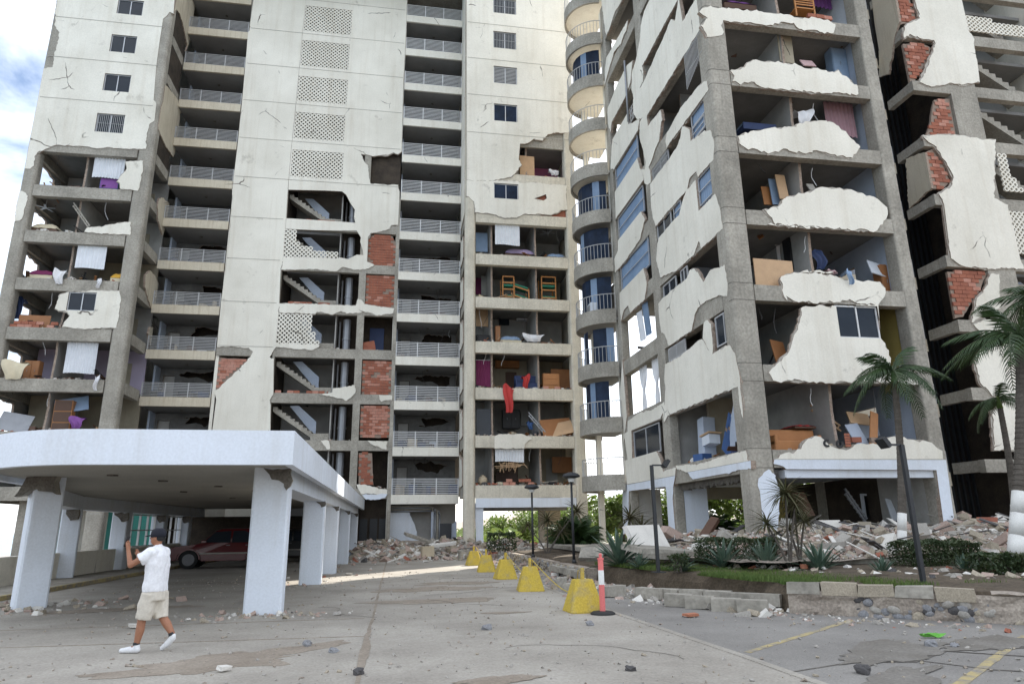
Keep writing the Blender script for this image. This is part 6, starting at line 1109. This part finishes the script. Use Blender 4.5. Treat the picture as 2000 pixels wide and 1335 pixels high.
# ------------------------------------------------------------------ furnishings left in the torn rooms
def item(kind,Y,x0,z0,x1,z1,m,label,cat):
    w,h=x1-x0,z1-z0; cx=(x0+x1)/2; name=cat.replace(' ','_')
    fl=min((FL(n) for n in range(1,12)),key=lambda f:abs(f-z0)+(5 if f>z0+.5 else 0))
    rest=kind not in('blind','curtain','cloth','fan','tv','ac','slats','plankd','chair') and z0>4 and abs(fl-z0)<.75
    if rest: h+=z0-fl; z0=fl; z1=z0+h
    if kind in('panel','tilt','tilt2','tilt3','plank'):
        rot={'panel':(random.uniform(-7,2),0,random.uniform(-6,6)),'tilt':(-22,random.uniform(-14,14),8),'tilt2':(-30,-12,-6),'tilt3':(-10,20,4),'plank':(-78,random.uniform(-8,8),5)}[kind]
        if kind=='plank':
            t=thing(name,label,cat,(cx,Y+.3,z0))
            for i in range(4): MB().obox((random.uniform(-.1,.1),random.uniform(-.25,.3),.04+.07*i),(w*random.uniform(.6,1),.22,.045),(random.uniform(-6,6),random.uniform(-9,9),random.uniform(-16,16))).build('plank',m,t)
            return
        hh=h*(1 if kind!='tilt3' else .98); ww=w*(1 if kind!='tilt3' else .42)
        MB().obox((0,0,h/2),(ww,.05,hh),rot).build(name,m,loc=(cx,Y,z0+.0),bevel=.008,label=label,cat=cat); return
    t=thing(name,label,cat,(cx,Y,z0))
    if kind=='mattress':
        d=1.3; MB().box(-w/2,0,0,w/2,d,h*.55).build('base','wood_dark' if m not in('sky_blue','yellow_cloth','magenta') else 'cream_cloth',t,bevel=.03)
        MB().sheet(lambda u,v:(-w/2-.01+(w+.02)*u,-.02+(d+.02)*v,h*.55+(h*.45)*(1-abs(2*u-1)**6)*(1-abs(2*v-1)**8)+.015*math.sin(u*19+v*11)),14,8).build('quilt',m,t,smooth=True)
    elif kind in('blind','curtain'):
        n=max(8,int(w/.09)); am=.012 if kind=='blind' else .05
        MB().sheet(lambda u,v:(-w/2+w*u,am*math.sin(u*n*math.pi)+(.02*math.sin(v*3) if kind=='curtain' else 0),h*v+(.03*math.sin(u*5)*(1-v))),n*2,6).build('fabric',m,t,smooth=kind=='curtain')
        MB().tube((-w/2-.05,0,h+.02),(w/2+.05,0,h+.02),.02,n=6).build('rail','rail_white',t)
    elif kind=='cloth':
        sd=random.random()*9
        MB().sheet(lambda u,v:(-w/2*(.55+.45*v)+w*(.55+.45*v)*u+.05*math.sin(v*6+sd),.06*math.sin(u*11+v*3+sd)-.10*math.sin(v*3.1),h*v*(1+.12*math.sin(u*5+sd))),12,8).build('fabric',m,t,smooth=True)
        MB().sheet(lambda u,v:(-w*.45+w*.9*u,.05+v*.4,h*(.95-.1*v)+.04*math.sin(u*8+sd)),8,3).build('fold',m,t,smooth=True)
    elif kind=='fan':
        MB().tube((0,0,h*.5),(0,0,h+.25),.02,n=6).build('rod',m,t); MB().ell((0,0,h*.4),(.11,.11,.07)).build('motor',m,t)
        for i in range(5):
            a=i*72; MB().obox((.32*math.cos(R(a)),.32*math.sin(R(a)),h*.4),(.5,.12,.012),(8,0,a)).build('blade',m,t)
    elif kind in('bunk','bunkside'):
        d=1.0; tl=0 if kind=='bunk' else .35
        for x in(-w/2,w/2):
            for y in(0,d): MB().tube((x,y,0),(x,y,h*(1 if kind=='bunk' else .55 if x>0 else .9)),.045,n=6).build('post',m,t)
        for z in((.22,.5,.75,.98) if kind=='bunk' else (.25,.62)):
            MB().obox((0,0,h*z-tl*.3),(w,.04,.09),(0,tl*50,0)).build('rail',m,t)
        for z in(.26,.66): MB().obox((0,d/2,h*z),(w-.08,d-.06,.13),(0,tl*45,0)).build('bedding','green_cloth',t,bevel=.03)
    elif kind in('wardrobe','shelf'):
        d=.5; MB().box(-w/2,.02,0,w/2,d,h).build('carcass',m,t,bevel=.01)
        k=2 if w>.5 else 1
        if kind=='shelf' or m in('wood_orange',):
            for i in range(3): MB().box(-w/2+.04,-.012,h*(i/3)+.03,w/2-.04,.015,h*((i+1)/3)-.03).build('drawer' if kind=='wardrobe' else 'shelf_front','wood_dark' if kind=='shelf' and h>1 else m,t,bevel=.006)
        else:
            for i in range(k):
                o=MB().box(-w/2+.02+w*i/k,-.012,.04,-w/2-.02+w*(i+1)/k,.015,h-.04).build('door',m,t,bevel=.006); MB().tube((-w/2+w*(i+.5)/k,-.03,h*.45),(-w/2+w*(i+.5)/k,-.03,h*.55),.012,n=6).build('handle','steel',o)
    elif kind=='sofa':
        d=.75; MB().box(-w/2,0,0,w/2,d,h*.5).build('seat',m,t,bevel=.05); MB().box(-w/2,d*.6,h*.5,w/2,d,h).build('backrest',m,t,bevel=.06)
        for s in(-1,1): MB().box(s*w/2-.14 if s>0 else -w/2,-.01,h*.3,w/2 if s>0 else -w/2+.14,d*.62,h*.72).build('armrest',m,t,bevel=.05)
    elif kind=='tv': MB().box(-w/2,-.03,0,w/2,.03,h).build('body','black' if m=='black' else m,t,bevel=.01); MB().box(-w/2+.03,-.034,.03,w/2-.03,-.031,h-.03).build('screen','glass_dark' if m=='black' else 'purple',t)
    elif kind=='ac': MB().box(-w/2,-.2,0,w/2,0,h).build('body',m,t,bevel=.03); MB().box(-w/2+.05,-.206,.02,w/2-.05,-.201,.06).build('vent','concrete_dark',t)
    elif kind=='slats':
        for i in range(16): MB().obox((random.uniform(-w/2,w/2),random.uniform(0,.1),h*random.uniform(.4,1)),(.03,.012,random.uniform(.3,.8)),(random.uniform(-20,20),random.uniform(-40,40),0)).build('slat',m,t)
        for i in range(5): MB().obox((random.uniform(-.3,.3),.05,h*(.5+.1*i)),(w*random.uniform(.5,1),.012,.03),(0,random.uniform(-6,6),0)).build('slat',m,t)
    elif kind=='plankd':
        L=math.hypot(w,h); a=math.degrees(math.atan2(h,w)); 
        for s in(-.1,.1): MB().obox((0,0,h/2+s),(L,.08,.07),(0,a,0)).build('rail',m,t)
        for i in range(7): f=(i-3)/7; MB().obox((f*w,0,h/2-f*h),(.05,.06,.24),(0,a,0)).build('rung',m,t)
    elif kind=='shutterpanel':
        MB().box(-w/2-.12,-.02,0,-w/2,.06,h).box(-w/2,-.02,h-.08,w/2,.06,h).build('frame','plaster_white',t)
        for i in range(22): MB().obox((0,.02,.05+(h-.15)*i/22),(w,.05,.012),(25,0,0)).build('slat','black',t)
        MB().box(-w/2,.05,0,w/2,.07,h-.08).build('backing','black',t)
    elif kind=='tank': MB().ell((0,0,h/2),(w/2,w/2,h/2),0,16,10).build('tank',m,t,smooth=True); MB().tube((0,0,h*.95),(0,0,h*1.04),.1,n=12).build('lid',m,t)
    elif kind=='chair':
        for x in(-w/2,w/2):
            MB().box(x-.03,-.03,0,x+.03,.03,h).build('leg',m,t); MB().box(x-.03,.42,0,x+.03,.48,h*.45).build('leg',m,t)
        MB().box(-w/2,-.03,h*.42,w/2,.48,h*.47).build('seat',m,t)
        for z in(.6,.72,.84,.95): MB().box(-w/2,-.02,h*z,w/2,.02,h*z+.05).build('back_slat',m,t)
    elif kind=='bedframe':
        MB().box(-w/2,0,0,w/2,1.4,h*.35).build('frame',m,t,bevel=.02); MB().box(-w/2,1.35,0,w/2,1.42,h).build('headboard',m,t,bevel=.02); MB().box(-w/2+.05,.05,h*.35,w/2-.05,1.3,h*.6).build('mattress','sky_blue',t,bevel=.04); MB().box(-w/2,-.05,0,w/2,0,h*.5).build('footboard',m,t,bevel=.01)
for it in D['items']: item(*it)
# flank rooms of the right tower
for i,(y,l) in enumerate(((32.9,'white curtain tied at the waist, farther of two in the flank bay'),(31.1,'white curtain tied at the waist, nearer of two in the flank bay'))):
    t=thing('curtain',l,'curtain',(12.5,y,FL(2)+.05)); h=2.3
    MB().sheet(lambda u,v:(.04*math.sin(u*22),(u-.5)*(1.15*(1-.72*math.exp(-((v-.42)/.16)**2))*(.45+.55*v))+.12*(1-v),h*v),26,16).build('fabric','cloth_white',t,smooth=True)
    MB().tube((0,-.7,h+.02),(0,.7,h+.02),.015,n=6).build('rail','rail_white',t)
t=thing('window_blind','grey blue blind hanging crooked in the flank bay above the tied curtains','blind',(12.35,31.3,FL(3)+.5))
for i in range(2): MB().sheet(lambda u,v:(.03*math.sin(u*6),i*.85+u*.8+(1-v)*-.35,(1.85-.25*i)*v-.35*i*(1-v)+.3*(1-v)*i),6,5).build('panel','blind_white' if i else 'blind_blue',t)
t=thing('kitchen_unit','white kitchen cabinet leaning over in the open flank room','cabinet',(13.3,27.9,FL(1)+.02))
MB().obox((0,0,1.0),(.55,.6,1.9),(-6,5,0)).build('carcass','inside_blue',t,bevel=.015); MB().obox((-.1,-.6,1.15),(.6,.9,.06),(-6,3,0)).build('counter','wood_pale',t); MB().obox((-.1,-.6,.9),(.5,.7,.4),(-6,3,0)).build('drawer','plaster_white',t,bevel=.01)
t=thing('tiled_wall_slab','fallen slab of blue wall tiles slanting in the open flank room','wall slab',(13.1,25.7,FL(1)),rot=(38,-4,0))
for i in range(7):
    for j in range(10): MB().box(-.03,-.6+i*.17,.1+j*.17,0,-.6+i*.17+.16,.1+j*.17+.16).build('tile','blue',t) if (i+j)%11 else None
MB().box(0.005,-.62,.08,.1,.62,1.8).build('backing','mortar',t)
MB().box(-.25,-.3,0,.25,.3,.32,jit=.01).build('plastic_crate','blue',loc=(12.75,27.3,FL(1)+.02),rz=15,label='blue plastic crate at the edge of the open flank room',cat='crate')
pskin('plaster_remnant',[(23.3,FL(1)+.3),(25.0,FL(1)+.3),(24.9,FL(1)+1.0),(24.6,FL(1)+1.7),(24.3,FL(1)+2.2),(23.9,FL(1)+2.35),(23.3,FL(1)+2.3)],'X',12.9,-1,bB,('inside_blue','broken'),t=.12)
t=thing('balcony_air_conditioner','white air conditioner with a fan grille on a curved balcony','air conditioner',(11.15,36.6,FL(4)+.1)); MB().box(-.3,-.35,0,.1,.35,.6).build('body','plaster_white',t,bevel=.02); MB().tube((-.31,0,.3),(-.32,0,.3),.22,n=16).build('grille','steel',t)
# rubble lying along the torn floor edges
mb=MB()
for (x0,x1,y,ns,d) in ((-22.8,-17.2,43.15,(2,3,4,5,6,7),55),(5.0,11.4,43.15,(1,2,3,4,5,6,8),60),(13.2,19.4,22.7,(1,2,3,4,5,6,7),75),(-8,-3,46.3,(1,2,3,4,5,6),26),(-2.4,-.5,46.4,(1,4),16)):
    for n in ns:
        for i in range(d):
            x=random.uniform(x0,x1); s=random.choice((.06,.09,.13,.2)); yy=y+abs(random.gauss(0,.35)); q=random.random(); chunk_mb(mb,(x,yy,FL(n)+s*.2+(.25*max(0,noise.noise((x*1.2,n*3.3,0))) if y<40 else .15*max(0,noise.noise((x*1.2,n*3.3,0))))),s,0 if q<.35 else 1 if q<.55 else 3 if q<.8 else 2)
for n in (1,2,3,4,5,6,7):
    for i in range(50): y=random.uniform(23.4,35); s=random.choice((.06,.1,.16)); chunk_mb(mb,(12.5+abs(random.gauss(0,.3)),y,FL(n)+s*.2),s,random.choice((0,1,3,2)))
mb.build('room_rubble',CH,label='brick crumbs and plaster lying along the torn floor edges',cat='rubble',kind='stuff')
mb=MB()   # boards, clothes and household litter heaped deeper in the rooms
for (x0,x1,y0,y1,ns,d) in ((-22.8,-17.2,43.5,46.5,(2,3,4,5,6,7),42),(5.0,11.4,43.6,46.6,(1,2,3,4,5,6),46),(13.4,19.3,23.0,27,(1,2,3,4,5,6,7),70),(12.7,13.4,24,29,(1,2,3,4,5),10),(12.7,14,30.5,34.5,(2,3),12),(-8,-4.5,48,50,(1,2,3,4,5,6,7),6)):
    for n in ns:
        for i in range(d):
            x=random.uniform(x0,x1); y=random.uniform(y0,y1); q=random.random()
            if q<.45: mb.obox((x,y,FL(n)+random.uniform(.05,.4)),(random.uniform(.4,1.4),random.uniform(.05,.3),.04),(random.uniform(-40,40),random.uniform(-50,50),random.uniform(0,180)),random.choice((0,1,2,3)))
            elif q<.75: mb.obox((x,y,FL(n)+.15),(random.uniform(.2,.6),random.uniform(.2,.5),random.uniform(.15,.5)),(random.uniform(-15,15),random.uniform(-15,15),random.uniform(0,180)),random.choice((0,3,4,5)),.2)
            else: mb.ell((x,y,FL(n)+.1),(random.uniform(.15,.4),random.uniform(.15,.3),random.uniform(.08,.2)),random.choice((4,5,6,7,8)),8,5)
for (x0,x1) in ((-15.9,-12.2),(0,4)):
    for n in range(1,14):
        for i in range(9):
            x=random.uniform(x0,x1); y=random.uniform(47,48.7); z=FL(n)-.4; mb.obox((x,y,z+.3),(random.uniform(.2,.7),random.uniform(.2,.5),random.uniform(.3,.9)),(0,0,random.uniform(0,90)),random.choice((0,3,5,6,8,8)),.1)
mb.build('household_litter',('wood_dark','wood','wood_pale','black','chunk_white','beige','navy','cream_cloth','stone_dark'),label='boards, clothes and broken household goods heaped inside the torn rooms',cat='litter',kind='stuff')
for i in range(46):   # cables dangling from torn ceilings
    p,x,y,n=((bA,random.uniform(-22.5,-17.5),43.5,random.randint(3,8)),(bA,random.uniform(5.2,11.2),43.5,random.randint(2,7)),(bB,random.uniform(13.4,19.2),22.9,random.randint(2,8)),(bA,random.uniform(.2,4),47.8,random.randint(2,6)))[i%4]
    z=FL(n)-(.76 if i%4!=3 else 1.0); L=random.uniform(.4,1.3); a=random.uniform(-.3,.3); part(MB().path([(x+a*t*t+.05*math.sin(t*5+i),y+.05*math.sin(t*4),z-L*t) for t in (0,.25,.5,.75,1)],.012,4),'loose_cable',random.choice(('black','rail_white','stone_dark')),p)
# blocks left standing as low broken courses at the parapets
def course(p,x0,x1,y,z,h,m=('brick','brick_pale')):
    k=int((x1-x0)/.4); 
    for j in range(int(h/.2)+1):
        for i in range(k):
            if random.random()<.25+.35*j: continue
            o=MB().box(-.19,-.06,-.093,.19,.06,.093,jit=.006).build('brick',random.choice(m)); o.location=(x0+.2+i*.4+(j%2)*.2,y+random.uniform(-.02,.02),z+.1+j*.2); reparent(o,p)
course(bA,-22.8,-20.4,43.2,FL(4),.2); course(bA,-8,-4.5,46.3,FL(7)-.0,.0); course(bA,-8,-4.6,46.3,FL(5),.0); course(bA,-8,-4.6,46.3,FL(3),.0); course(bA,9.4,11.3,43.2,FL(3),.2); course(bA,6.3,9,43.2,FL(1),.2)
course(bB,17.6,19.3,22.65,FL(6),.3); course(bB,13.2,14.2,22.65,FL(6),.2); course(bB,17.8,19.4,22.65,FL(4),.1); course(bB,16.4,18.6,22.65,FL(1)+.3,.0,('brick','mortar')); course(bB,16.8,18.5,22.65,FL(7)+.3,.0); course(bB,13.4,15.5,22.65,FL(5),.3)
# ------------------------------------------------------------------ parked vehicles
def suv(name,label,loc,rz,paint):
    t=thing(name,label,'car',loc,rz)
    side=[(-2.25,.45),(-2.28,.62),(-2.22,.86),(-2.05,.96),(-1.15,1.06),(-.95,1.12),(-.42,1.62),(-.2,1.70),(1.55,1.72),(1.95,1.62),(2.18,1.05),(2.24,.9),(2.24,.5),(2.1,.38),(1.86,.38),(1.8,.62),(1.62,.78),(1.36,.82),(1.1,.78),(.92,.62),(.86,.34),(-.92,.34),(-.98,.62),(-1.16,.78),(-1.42,.82),(-1.68,.78),(-1.86,.62),(-1.92,.38),(-2.15,.38)]
    mb=MB(); n=len(side); rs=[]
    for y,sc in ((-.90,0),(-.88,.02),(-.6,.0),(.6,.0),(.88,.02),(.90,0)):
        rs.append([(x,(y if z<1.08 else y*(1-.22*min(1,(z-1.08)/.6))),z-(.015 if abs(y)>.85 else 0)) for x,z in side])
    mb.rings(rs); mb.build('body',paint,t,bevel=.02)
    for s in(-1,1):
        for q in ([(-.88,1.12),(-.45,1.56),(.2,1.6),(.2,1.1)],[(.28,1.1),(.28,1.6),(1.0,1.6),(1.0,1.1)],[(1.08,1.1),(1.08,1.6),(1.62,1.58),(1.86,1.12)]):
            vs=[(x,s*(.905-.2*min(1,max(0,(z-1.08)/.6))),z) for x,z in q]; o=MB(); o.add(vs+[(x,y-s*.02,z) for x,y,z in vs],[(0,1,2,3),(4,5,6,7),(0,1,5,4),(1,2,6,5),(2,3,7,6),(3,0,4,7)]); o.build('side_window','glass_dark',t)
        for x in(-1.42,1.36):
            w=MB().tube((x,s*.66,.39),(x,s*.90,.39),.385,n=24).build('wheel','tyre',t); MB().tube((x,s*.895,.39),(x,s*.915,.39),.25,n=20).build('rim','rim',w)
            sp=MB()
            for k in range(5): a=k*72; sp.obox((x+.13*math.cos(R(a)),s*.925,.39+.13*math.sin(R(a))),(.2,.02,.06),(0,-a,0))
            sp.build('spokes','rim',w)
            MB().prism([(x+.47*math.cos(R(a)),.39+.47*math.sin(R(a))) for a in range(0,181,15)]+[(x+.41*math.cos(R(a)),.39+.41*math.sin(R(a))) for a in range(180,-1,-15)],'Y',s*.895-.02,s*.895+.03).build('wheel_arch',paint,t)
        MB().obox((-2.17,s*.62,.80),(.1,.32,.16),(0,10,0)).build('headlight','lamp_glass',t,bevel=.02)
        MB().box(-.95,s*.90-.1*(s<0)+0*s,1.08,-.75,s*.90+.1*(s>0)+.0,1.22).build('mirror',paint,t,bevel=.03)
        MB().box(-1.0,s*.905-.01,.62,.95,s*.905+.012,.68).build('side_trim','chunk_grey',t)
        for x in (.05,.85): MB().box(x,s*.905-.01,.97,x+.16,s*.905+.02,1.0).build('door_handle','rim',t)
    MB().box(-2.36,-.86,.40,-2.2,.86,.58).build('bumper','stone_dark',t,bevel=.03); MB().box(2.2,-.86,.42,2.34,.86,.6).build('bumper','stone_dark',t,bevel=.03)
    MB().add([(-.93,-.7,1.14),(-.93,.7,1.14),(-.45,.6,1.6),(-.45,-.6,1.6)],[(0,1,2,3)]).build('windscreen','glass_dark',t)
    MB().box(-2.3,-.4,.72,-2.24,.4,.86).build('grille','black',t); return t
suv('parked_car','dark red four-wheel drive parked under the carport',(-7.7,35.6,.0),2,'car_red').scale=(1.07,1,1.04)
suv('parked_car','black car in shadow behind the second carport pillar',(-5.7,40.6,0),8,'car_black')
# ------------------------------------------------------------------ the walking person with a phone
def fuse(mb,voxel,name,m,parent,it=4,folds=0):
    o=mb.build('_tmp',m); md=o.modifiers.new('r','REMESH'); md.mode='VOXEL'; md.voxel_size=voxel; sm_=o.modifiers.new('s','SMOOTH'); sm_.iterations=it; sm_.factor=.5
    dg=bpy.context.evaluated_depsgraph_get(); dg.update(); me=bpy.data.meshes.new_from_object(o.evaluated_get(dg)); me.name=name
    bpy.data.objects.remove(o); me.polygons.foreach_set('use_smooth',[True]*len(me.polygons))
    if folds:
        nn_=[Vector(v.normal) for v in me.vertices]
        for v,n_ in zip(me.vertices,nn_):
            c_=v.co; v.co=c_+n_*folds*(noise.noise((c_.x*9,c_.y*9,c_.z*5+c_.x*6))+.6*noise.noise((c_.x*21,c_.y*21,c_.z*13+3)))
    q=bpy.data.objects.new(name,me); COL.objects.link(q); q.parent=parent
    if not me.materials: me.materials.append(MAT[m])
    return q
def cap(mb,a,b,ra,rb): mb.tube(a,b,ra,rb,12); mb.ell(a,(ra,)*3); mb.ell(b,(rb,)*3); return mb
P=thing('person','person in white polo shirt, pale shorts and black cap walking and holding up a phone','person',(-3.42,11.35,.012),rz=-14)
b=MB()
# front leg (near side), rear leg, torso core, neck and head, arms
cap(b,(.0,-.09,.84),(-.09,-.10,.47),.085,.06); cap(b,(-.09,-.10,.47),(-.10,-.10,.30),.058,.06); cap(b,(-.10,-.10,.30),(-.13,-.10,.11),.06,.038); cap(b,(-.16,-.10,.06),(-.25,-.10,.05),.04,.032)
cap(b,(.02,.09,.84),(.09,.10,.47),.085,.058); cap(b,(.09,.10,.47),(.18,.10,.36),.058,.06); cap(b,(.18,.10,.36),(.28,.10,.22),.06,.038); cap(b,(.28,.1,.18),(.24,.1,.10),.036,.03)
cap(b,(0,0,.86),(-.01,0,1.28),.115,.13); cap(b,(-.02,-.14,1.36),(-.02,.14,1.36),.07,.07); cap(b,(-.025,0,1.38),(-.045,0,1.50),.058,.052)
b.ell((-.06,0,1.585),(.095,.074,.115),0,16,12); b.ell((-.085,0,1.53),(.065,.058,.06),0,12,8); b.ell((-.158,0,1.572),(.02,.014,.022)); b.ell((-.145,0,1.525),(.014,.026,.008))
for s in(-1,1): b.ell((-.05,s*.078,1.575),(.022,.012,.034)); b.ell((-.14,s*.03,1.595),(.012,.012,.008))
cap(b,(-.03,-.19,1.36),(-.27,-.25,1.20),.052,.042); cap(b,(-.27,-.25,1.20),(-.36,-.21,1.41),.041,.028)
cap(b,(-.02,.19,1.36),(-.16,.24,1.14),.052,.042); cap(b,(-.16,.24,1.14),(-.33,.06,1.30),.041,.028)
# near hand holding the phone: palm, four curled fingers and a thumb
b.obox((-.372,-.205,1.452),(.035,.075,.085),(0,-15,10)); 
for i,l in enumerate((.06,.07,.066,.052)):
    y=-.235+i*.021; z=1.49-.004*abs(i-1); cap(b,(-.375,y,z-.01),(-.392,y,z+l*.45),.0095,.009); cap(b,(-.392,y,z+l*.45),(-.378,y+.004,z+l*.8),.009,.008)
cap(b,(-.365,-.165,1.44),(-.385,-.148,1.478),.0115,.0105); cap(b,(-.385,-.148,1.478),(-.39,-.155,1.515),.0105,.009)
b.obox((-.345,.04,1.33),(.035,.07,.08),(0,-20,-20))
for i,l in enumerate((.055,.062,.06,.048)): y=.01+i*.02; cap(b,(-.355,y,1.365),(-.375,y-.01,1.365+l*.5),.0095,.009); cap(b,(-.375,y-.01,1.365+l*.5),(-.37,y-.02,1.365+l*.85),.009,.008)
cap(b,(-.345,.0,1.33),(-.37,-.02,1.365),.0115,.01)
fuse(b,.0075,'body','skin',P,5)
s=MB(); ex=[(.82,.152,.20),(.90,.158,.205),(1.05,.150,.195),(1.20,.148,.205),(1.32,.132,.215),(1.40,.098,.18),(1.455,.066,.085)]
s.rings([[((-.005-.012*(z-.8))+rx*math.cos(2*math.pi*i/24)*(1+.04*math.sin(i*2.1+z*19)),ry*math.sin(2*math.pi*i/24),z) for i in range(24)] for z,rx,ry in ex])
s.tube((-.02,-.15,1.37),(-.155,-.222,1.27),.09,.088,14); s.ell((-.02,-.16,1.372),(.088,.088,.085)); s.tube((-.02,.15,1.37),(-.09,.222,1.25),.09,.088,14); s.ell((-.02,.16,1.372),(.088,.088,.085)); s.tube((-.035,0,1.43),(-.045,0,1.475),.075,.068,16)
fuse(s,.011,'polo_shirt','shirt',P,4,.014)
s=MB(); s.rings([[(rx*math.cos(2*math.pi*i/24),ry*math.sin(2*math.pi*i/24),z) for i in range(24)] for z,rx,ry in((.70,.155,.195),(.80,.15,.19),(.86,.14,.185))])
s.tube((-.01,-.085,.80),(-.075,-.095,.45),.122,.108,18); s.tube((.02,.085,.80),(.075,.095,.45),.122,.106,18)
fuse(s,.012,'shorts','shorts_cloth',P,3,.013)
def shoe(pts,name='shoe'):
    q=MB()
    for a,c_,ra,rb in pts: cap(q,a,c_,ra,rb)
    return fuse(q,.009,name,'shoe',P,3)
shoe([((-.11,-.10,.05),(-.22,-.10,.045),.048,.046),((-.22,-.10,.045),(-.34,-.105,.035),.046,.034),((-.12,-.1,.09),(-.12,-.1,.06),.046,.048)])
shoe([((.285,.10,.17),(.22,.10,.095),.048,.046),((.22,.10,.095),(.145,.10,.035),.046,.034),((.285,.1,.2),(.28,.1,.17),.046,.046)])
for a,c_ in (((-.13,-.10,.11),(-.13,-.10,.145)),((.275,.1,.205),(.26,.1,.245))): MB().tube(a,c_,.047,.043,12).build('sock','black',P)
c2=MB(); c2.rings([[(-.05+r*1.0*math.cos(2*math.pi*i/20)*1.12,r*math.sin(2*math.pi*i/20)*.93,z) for i in range(20)] for r,z in((.098,1.585),(.100,1.63),(.094,1.67),(.074,1.70),(.035,1.718))]); c2.build('cap','cap_cloth',P,smooth=True)
MB().add([(-.14,-.075,1.612),(-.14,.075,1.612),(-.225,.055,1.596),(-.24,0,1.594),(-.225,-.055,1.596),(-.14,-.075,1.62),(-.14,.075,1.62),(-.225,.055,1.603),(-.24,0,1.602),(-.225,-.055,1.603)],[(0,1,2,3,4),(9,8,7,6,5),(0,4,9,5),(4,3,8,9),(3,2,7,8),(2,1,6,7)]).build('cap_brim','cap_cloth',P)
MB().ell((-.02,0,1.575),(.075,.077,.06),0,14,8).build('hair','hair',P,smooth=True)
# the phone itself is a thing in the hand
Mx=Matrix.Translation((-3.42,11.35,.012))@Matrix.Rotation(R(-14),4,'Z'); ph=thing('phone','dark phone held up in front of the walking person','phone',tuple(Mx@Vector((-.402,-.198,1.53))),rot=(0,14,-14))
MB().box(-.006,-.038,-.075,.006,.038,.075).build('case','black',ph,bevel=.004); MB().box(-.0075,-.034,-.07,-.0062,.034,.07).build('screen','glass_dark',ph)
